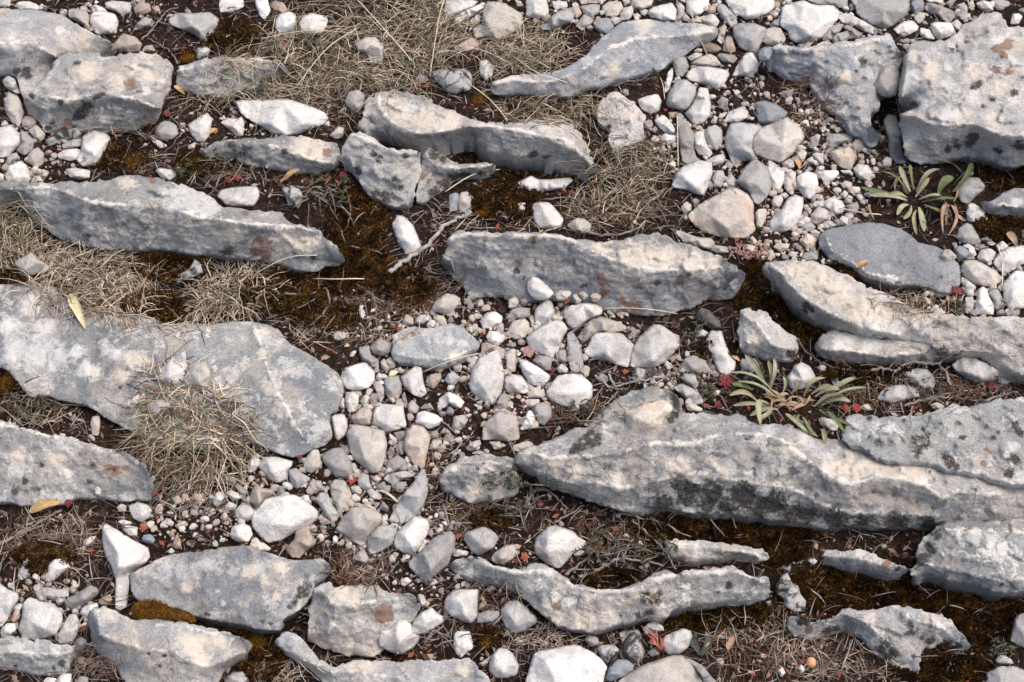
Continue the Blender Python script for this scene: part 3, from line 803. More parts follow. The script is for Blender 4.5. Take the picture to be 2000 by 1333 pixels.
S(name='rock_sliver', short='the cracked narrow ledge', label='narrow cracked pale ledge above the right half of the twisted slab', cat='rock',
  out=[(1295,1055),(1325,1055),(1370,1054),(1405,1060),(1450,1067),(1500,1077),(1502,1092),(1482,1095),(1457,1085),(1425,1085),(1410,1092),(1370,1092),(1345,1097),(1320,1087),(1302,1082),(1300,1067)],
  far=26, near=8, ridge=[[(1305,1064,26),(1350,1068,28),(1385,1068,28),(1420,1076,28),(1480,1084,22)]], base=(0.43,0.41,0.385), par=dict(pale=0.3, dark=0.2, black=0.1, warm=0.5), t=[(1340,1082,14),(1320,1072,10)])
S(name='flat_rock', short='the twisted slab', label='twisted slab with a pale crusted face curving like a ribbon near the bottom', cat='rock slab',
  out=[(875,1107),(885,1092),(905,1087),(925,1087),(962,1100),(1000,1110),(1025,1112),(1032,1102),(1050,1099),(1072,1107),(1082,1117),(1107,1127),(1120,1140),(1150,1147),(1180,1150),(1220,1149),(1245,1140),(1270,1127),(1280,1120),(1300,1114),(1320,1120),(1335,1111),(1360,1115),(1390,1110),(1415,1109),(1430,1105),(1445,1115),(1462,1125),(1500,1128),(1506,1150),(1500,1172),(1462,1172),(1425,1172),(1400,1175),(1360,1177),(1337,1187),(1315,1195),(1305,1207),(1287,1210),(1275,1200),(1235,1215),(1200,1220),(1180,1230),(1155,1235),(1125,1231),(1082,1220),(1062,1202),(1032,1175),(1015,1160),(1000,1148),(975,1140),(950,1132),(910,1122),(890,1120)],
  far=62, near=20, ridge=[[(888,1098,46),(925,1095,54),(962,1108,60),(1000,1118,64),(1060,1117,70),(1100,1133,74),(1120,1146,76),(1150,1153,77),(1180,1156,77),(1220,1155,77),(1250,1144,77),(1275,1131,76),(1330,1121,74),(1430,1115,72),(1490,1137,60)]], pts=[(1140,1195,52),(1060,1165,54),(1260,1175,54),(1400,1145,54)], base=(0.37,0.365,0.355), par=dict(pale=0.7, dark=0.3, black=0.1, warm=0.4),
  k=[(1250,1205,10),(1262,1200,10),(1270,1195,8),(1213,1203,5),(1425,1147,7),(1422,1140,5),(1290,1160,6),(1284,1175,6),(1402,1158,4)], r=[(1362,1136,8),(1090,1185,9),(1277,1167,6)], c=[(1060,1195,18),(1090,1205,20),(1140,1210,26),(1190,1205,20),(1100,1150,14),(1150,1165,12),(1030,1155,12),(1290,1192,14),(1250,1160,12)], w=[(1070,1125,10),(1200,1215,12),(1460,1135,10)], edge=1)
S(name='flat_rock', short='the blackened forked rock', label='forked grey rock blotched with black crust at the lower right', cat='rock slab',
  out=[(1545,1202),(1587,1217),(1612,1212),(1637,1197),(1647,1189),(1670,1191),(1712,1190),(1750,1185),(1780,1185),(1800,1192),(1820,1200),(1837,1200),(1855,1210),(1870,1230),(1890,1250),(1900,1262),(1887,1275),(1870,1270),(1845,1257),(1815,1265),(1800,1275),(1797,1295),(1792,1317),(1770,1312),(1750,1305),(1715,1280),(1700,1265),(1680,1245),(1655,1224),(1625,1230),(1607,1240),(1587,1252),(1557,1247),(1540,1235),(1537,1215)],
  far=42, near=2, ridge=[[(1560,1215,20),(1610,1218,32),(1645,1197,44),(1690,1215,44),(1720,1240,36),(1760,1280,22)],[(1752,1188,44),(1790,1215,46),(1840,1225,42),(1880,1260,20)]], base=(0.37,0.37,0.37), par=dict(pale=0.4, dark=0.3, black=0.5, warm=0.3),
  k=[(1732,1258,14),(1722,1268,13),(1745,1272,14),(1735,1280,11),(1778,1222,10),(1785,1235,9),(1772,1238,8),(1615,1236,11),(1635,1230,9),(1650,1238,8),(1800,1245,8),(1815,1252,9),(1575,1212,10),(1560,1218,8),(1850,1256,9),(1870,1265,8),(1786,1282,7)], r=[(1580,1232,8)], c=[(1700,1205,12),(1820,1212,14)])
S(name='flat_rock', short='the blue-grey wavy slab', label='smooth blue-grey slab with a pale left tip below the pebbles along the top edge', cat='rock slab',
  out=[(957,162),(1000,147),(1020,145),(1055,145),(1100,135),(1125,122),(1142,110),(1160,90),(1180,70),(1200,52),(1220,42),(1250,38),(1267,37),(1287,41),(1325,45),(1362,46),(1405,54),(1400,75),(1370,82),(1355,97),(1335,110),(1307,122),(1297,135),(1270,140),(1245,147),(1212,155),(1175,170),(1140,175),(1110,190),(1085,187),(1050,187),(1000,182),(960,187)],
  far=38, near=6, ridge=[[(965,167,38),(1000,158,42),(1080,160,46),(1140,135,58),(1190,95,64),(1240,75,66),(1320,72,58),(1390,62,40)]], pts=[(1230,115,50),(1180,150,34)], base=(0.37,0.385,0.41), par=dict(pale=0.35, dark=0.2, black=0.0, warm=0.25, smooth=0.6),
  w=[(985,160,18),(1015,163,18),(1145,118,14),(1050,168,12)], c=[(1000,158,20),(1195,135,16),(1260,50,18),(1380,60,16)])
S(name='flat_rock', short='the triangular blue-grey slab', label='triangular blue-grey slab narrowing downwards left of the big top right boulder', cat='rock slab',
  out=[(1487,95),(1500,91),(1530,87),(1550,92),(1582,91),(1625,87),(1675,77),(1720,67),(1737,66),(1745,75),(1750,95),(1765,102),(1762,120),(1757,130),(1755,175),(1720,192),(1715,212),(1702,230),(1700,242),(1717,260),(1720,270),(1710,285),(1695,288),(1685,270),(1662,260),(1655,240),(1625,220),(1605,200),(1590,175),(1580,152),(1550,150),(1525,145),(1505,130),(1492,112)],
  far=76, near=10, ridge=[[(1500,97,70),(1550,97,78),(1600,98,84),(1660,88,88),(1720,75,88),(1742,90,84)]], pts=[(1640,150,70),(1690,150,74),(1680,210,48),(1700,260,28),(1540,125,48)], base=(0.36,0.375,0.40), par=dict(pale=0.4, dark=0.3, black=0.05, warm=0.25),
  c=[(1650,150,16),(1600,100,14),(1640,165,12),(1700,90,12)], k=[(1687,120,8),(1672,140,6),(1705,225,6)], w=[(1675,118,9),(1600,130,8)])
S(name='boulder', short='the big top right boulder', label='big white and grey boulder with a brown stain filling the top right corner', cat='boulder',
  out=[(1765,112),(1772,97),(1782,85),(1805,77),(1830,80),(1860,75),(1872,60),(1882,45),(1910,30),(1945,25),(1960,32),(1970,52),(2010,50),(2010,312),(1970,328),(1940,315),(1912,310),(1875,307),(1850,310),(1825,320),(1795,322),(1775,312),(1765,300),(1765,275),(1757,250),(1755,227),(1770,220),(1782,210),(1760,212),(1752,195),(1755,175),(1760,150),(1762,135)],
  far=96, near=12, ridge=[[(1762,229,92),(1790,227,122),(1812,241,132),(1850,245,138),(1900,243,144),(1925,250,144),(1955,264,138),(2005,270,132),(2060,268,128)],[(1775,105,104),(1768,150,112),(1762,190,100)]], pts=[(1800,110,120),(1868,92,66),(1845,95,84),(1885,84,78),(1862,118,116),(1820,160,134),(1900,170,136),(1960,110,136),(1930,60,124),(2000,150,140),(1980,220,142),(1850,210,138),(1910,205,132)],
  base=(0.45,0.445,0.44), par=dict(pale=0.4, dark=0.35, black=0.2, warm=0.4), k=[(1892,280,12),(1870,285,10),(1850,292,10),(1900,268,12),(1912,162,8),(1905,170,8),(1950,295,10),(1990,285,12),(1860,97,5),(1980,180,8),(1920,208,5),(1940,195,6),(1785,205,9)],
  r=[(1965,90,13),(1950,95,11),(1960,108,9),(1945,135,10),(1970,140,9)], w=[(1940,82,14),(1955,78,11),(1972,62,11),(1850,130,9),(1780,150,16),(1800,200,20),(1850,225,22),(1900,190,16),(1850,165,14)], c=[(1900,140,20),(1820,135,18),(1880,230,22),(1780,110,14),(1950,170,14),(1940,235,16)])
S(name='flat_rock', short='the slab on the right edge', label='small blue-grey slab jutting in from the right edge below the top right boulder', cat='rock slab',
  out=[(1912,398),(1950,385),(1975,370),(2010,352),(2010,435),(1987,428),(1962,420),(1930,415),(1922,405)], far=44, near=6, ridge=[[(1922,402,26),(1950,402,40),(1975,404,44),(2010,412,44)]], base=(0.36,0.37,0.385), par=dict(pale=0.3, dark=0.2, black=0.0, warm=0.25), w=[(1985,395,10)])
S(name='flat_rock', short='the bottom-left strip slab', label='low grey slab with a bright top in the bottom left corner', cat='rock slab',
  out=[(-10,1250),(0,1247),(25,1242),(40,1247),(82,1251),(120,1260),(150,1255),(160,1247),(170,1252),(162,1265),(150,1275),(140,1295),(135,1312),(75,1320),(37,1309),(0,1304),(-10,1304)], far=40, near=4, ridge=[[(-10,1277,46),(40,1276,48),(90,1277,46),(130,1275,36),(158,1262,24)]], base=(0.37,0.37,0.37), par=dict(pale=0.3, dark=0.25, black=0.2, warm=0.2), w=[(30,1265,14),(110,1268,10)], k=[(120,1295,6),(105,1305,5),(30,1300,5)])
S(name='rock', short='the crusted rock by the outcrop tip', label='grey rock with yellowish crust just left of the tip of the outcrop', cat='rock',
  out=[(857,931),(870,916),(895,898),(912,891),(950,888),(985,890),(1005,900),(1008,912),(1015,935),(1010,965),(975,978),(950,976),(915,981),(900,973),(875,961),(857,956)], far=44, near=4, ridge=[[(868,925,46),(905,903,56),(960,903,58),(1000,915,50)]], pts=[(930,940,40)], base=(0.33,0.33,0.33), par=dict(pale=0.4, dark=0.3, black=0.1, warm=0.4), c=[(930,950,16),(950,915,14),(915,965,12)], k=[(932,915,5),(860,950,8)])
S(name='rock', short='the low grass-edged pale rock', label='low cream rock half sunk in grass left of the white pebbles near the top', cat='rock',
  out=[(1172,195),(1190,182),(1205,178),(1225,190),(1237,197),(1252,215),(1260,225),(1256,245),(1260,270),(1247,280),(1215,287),(1197,295),(1190,272),(1193,252),(1175,249),(1164,228)], far=26, near=10, ridge=[], pts=[(1205,205,34),(1230,235,36),(1225,262,32),(1185,230,28)], base=(0.50,0.48,0.45), par=dict(pale=0.3, dark=0.1, black=0.0, warm=0.4), k=[(1190,247,5)], c=[(1230,225,14)])

slab_kd = []      # (px, py, z) of every visible slab point
SLAB_POLYS = []


def build_slab(s, i):
    out = [list(p) for p in s['out']]
    for p in out:                                 # rocks go on outside the frame
        if p[0] <= -9: p[0] -= 70
        if p[0] >= 2005: p[0] += 70
        if p[1] >= 1340: p[1] += 45
    out = [(p[0], p[1]) for p in out]
    st = 3.3 if area(out) < 40000 else 3.9
    oc = chaikin(out, 1, 0.16)
    ol = resample(oc, st)
    # outward normals for the far / near height of the rim
    tg = np.roll(ol, -1, axis=0) - np.roll(ol, 1, axis=0)
    nrm = np.stack([tg[:, 1], -tg[:, 0]], axis=1)
    sa = np.dot(ol[:, 0], np.roll(ol[:, 1], -1)) - np.dot(ol[:, 1], np.roll(ol[:, 0], -1))
    if sa < 0: nrm = -nrm
    nrm /= np.linalg.norm(nrm, axis=1)[:, None] + 1e-9
    for _ in range(3):
        nrm = (np.roll(nrm, 1, axis=0) + nrm * 2 + np.roll(nrm, -1, axis=0)) / 4
    # uneven outline
    jag = fbm(ol, 22, 3.1 + i, 3) * 3.0 + fbm(ol, 6, 7.7 + i, 1) * 0.8 + facets(ol, 17, 17, i + 2.2, 0.25, 1.9)
    if s['par'].get('smooth', 0) > 0.5: jag *= 0.4
    oj = ol + nrm * np.clip(jag, -5, 3.0)[:, None]
    farw = np.clip(0.5 - 0.75 * nrm[:, 1], 0, 1)
    rimh = s['near'] + (s['far'] - s['near']) * farw
    fixed_pts, fixed_h, rlines = [], [], []
    for r in s.get('ridge', []):
        rr = resample([(p[0] - (70 if p[0] <= -9 else 0) + (70 if p[0] >= 2005 else 0), p[1], p[2]) for p in r], st, closed=False)
        w = fbm(rr[:, :2], 20, 11 + i, 2) * 2.0
        rr[:, 1] += w
        ins = inside(rr[:, 0], rr[:, 1], oj)
        rr = rr[ins]
        if len(rr):
            rr = rr[dist_poly(rr[:, :2], oj) > 1.5]
        if len(rr) > 1:
            fixed_pts.append(rr[:, :2]); fixed_h.append(rr[:, 2]); rlines.append(rr[:, :2])
    for p in s.get('pts', []):
        fixed_pts.append(np.array([[p[0], p[1]]], float)); fixed_h.append(np.array([p[2]], float))
    FP = np.concatenate(fixed_pts) if fixed_pts else np.zeros((0, 2))
    FH = np.concatenate(fixed_h) if fixed_h else np.zeros(0)
    grid = hexgrid(oj, st, 0.22, st * 0.5)
    if len(FP) and len(grid):
        d2 = np.full(len(grid), 1e9)
        for a in FP:
            d2 = np.minimum(d2, ((grid - a) ** 2).sum(axis=1))
        grid = grid[d2 > (0.55 * st) ** 2]
    interior = np.vstack([FP, grid]) if len(FP) else grid
    X, F, orig = triangulate(oj, interior)
    n0 = len(oj)
    fixed = (orig >= 0) & (orig < n0 + len(FP))
    val = np.zeros(len(X))
    val[(orig >= 0) & (orig < n0)] = rimh[orig[(orig >= 0) & (orig < n0)]]
    m = (orig >= n0) & (orig < n0 + len(FP))
    val[m] = FH[orig[m] - n0]
    H = membrane(X, F, fixed, val)
    H = s['near'] + (H - s['near']) * 0.86
    dr = np.minimum(dist_poly(X, oj), 14) / 14
    sm = s['par'].get('smooth', 0)
    rough = (fbm(X, 70, 2.3 * i + 1, 3) * 6.0 + fbm(X, 22, 5.3 * i + 2, 3) * 3.0 * (1 - 0.5 * sm) + fbm(X, 9, 1.3 * i, 2) * 0.7 * (1 - 0.8 * sm))
    # broken facets and the steps of the bedding
    k = max(0.05, 1 - 1.25 * sm)
    rough += k * (facets(X, 70, 34, i * 1.7 + 3, 0.15, 2.2) + facets(X, 26, 16, i * 2.9 + 11, 0.12, 0.45))
    per = 11.0
    q = (H + fbm(X, 90, i + 0.5, 2) * 6) / per
    fr = q - np.floor(q)
    stp = (np.floor(q) + np.clip((fr - 0.5) * 3.2 + 0.5, 0, 1)) * per - q * per
    rough += k * 0.26 * stp * np.clip(fbm(X, 60, i * 0.7 + 4, 2) * 1.5 + 0.6, 0, 1)
    H = H + rough * (0.25 + 0.75 * dr)
    # limestone bedding: shallow steps along the dip
    Z = 0.004 + H * S0
    V = bp(X[:, 0], X[:, 1], Z)
    # attributes
    def spots(L):
        w = np.zeros(len(X))
        for (x, y, r) in L:
            d = np.sqrt((X[:, 0] - x) ** 2 + ((X[:, 1] - y) * 1.15) ** 2)
            w = np.maximum(w, np.clip(1.15 - 0.72 * d / r, 0, 1))
        return w
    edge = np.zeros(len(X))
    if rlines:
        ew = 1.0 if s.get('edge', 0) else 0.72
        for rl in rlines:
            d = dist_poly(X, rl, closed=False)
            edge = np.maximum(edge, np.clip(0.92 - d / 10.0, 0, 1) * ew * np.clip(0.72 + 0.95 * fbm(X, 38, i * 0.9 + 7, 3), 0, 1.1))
    A = np.stack([spots(s.get('k', [])), spots(s.get('r', [])), spots(s.get('w', [])), np.ones(len(X))], axis=1)
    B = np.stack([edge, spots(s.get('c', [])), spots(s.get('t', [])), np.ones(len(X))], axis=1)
    n = len(V)
    # wind the faces so that they look at the camera
    a, b, c = V[list(F[0])]
    nr = np.cross(b - a, c - a)
    if np.dot(nr, np.array([0, 0, CAM_H]) - a) < 0:
        F = [tuple(reversed(f)) for f in F]
    cz = V[:, :2].mean(axis=0)
    V2, F2 = close_below(V, F, 0.03, 0.12, -0.03)
    A = np.vstack([A, np.zeros((len(V2) - n, 4))]); B = np.vstack([B, np.zeros((len(V2) - n, 4))])
    org = (float(cz[0]), float(cz[1]), 0.0)
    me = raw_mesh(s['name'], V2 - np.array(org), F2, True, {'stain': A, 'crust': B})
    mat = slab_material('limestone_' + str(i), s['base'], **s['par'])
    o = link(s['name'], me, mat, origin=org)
    tag(o, s['label'], s['cat'])
    s['obj'] = o
    s['poly'] = out
    SLAB_POLYS.append(np.array(out))
    for q, h in zip(X, Z):
        slab_kd.append((q[0], q[1], h))


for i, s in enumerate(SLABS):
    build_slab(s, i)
KD = kdtree.KDTree(len(slab_kd))
for i, (x, y, z) in enumerate(slab_kd):
    KD.insert((x, y, 0), i)
KD.balance()


def slab_z(px, py, reach=6.0):
    co, idx, d = KD.find((px, py, 0))
    return slab_kd[idx][2] if d < reach else None


MK = np.zeros((1050, 1450), bool)         # 2 px cells from (-450, -350): where the big rocks are
_yy, _xx = np.mgrid[0:1050, 0:1450]
for P in SLAB_POLYS:
    a0 = max(0, int((P[:, 0].min() + 450) / 2) - 1); a1 = min(1450, int((P[:, 0].max() + 450) / 2) + 2)
    b0 = max(0, int((P[:, 1].min() + 350) / 2) - 1); b1 = min(1050, int((P[:, 1].max() + 350) / 2) + 2)
    MK[b0:b1, a0:a1] |= inside(_xx[b0:b1, a0:a1] * 2.0 - 450, _yy[b0:b1, a0:a1] * 2.0 - 350, P)


def in_slab(px, py):
    i = int((px + 450) / 2); j = int((py + 350) / 2)
    return 0 <= i < 1450 and 0 <= j < 1050 and bool(MK[j, i])


def surf(px, py):
    z = slab_z(px, py)
    if z is None:
        return on_ground(px, py)
    x, y = bp1(px, py, z)
    return np.array([x, y, z])

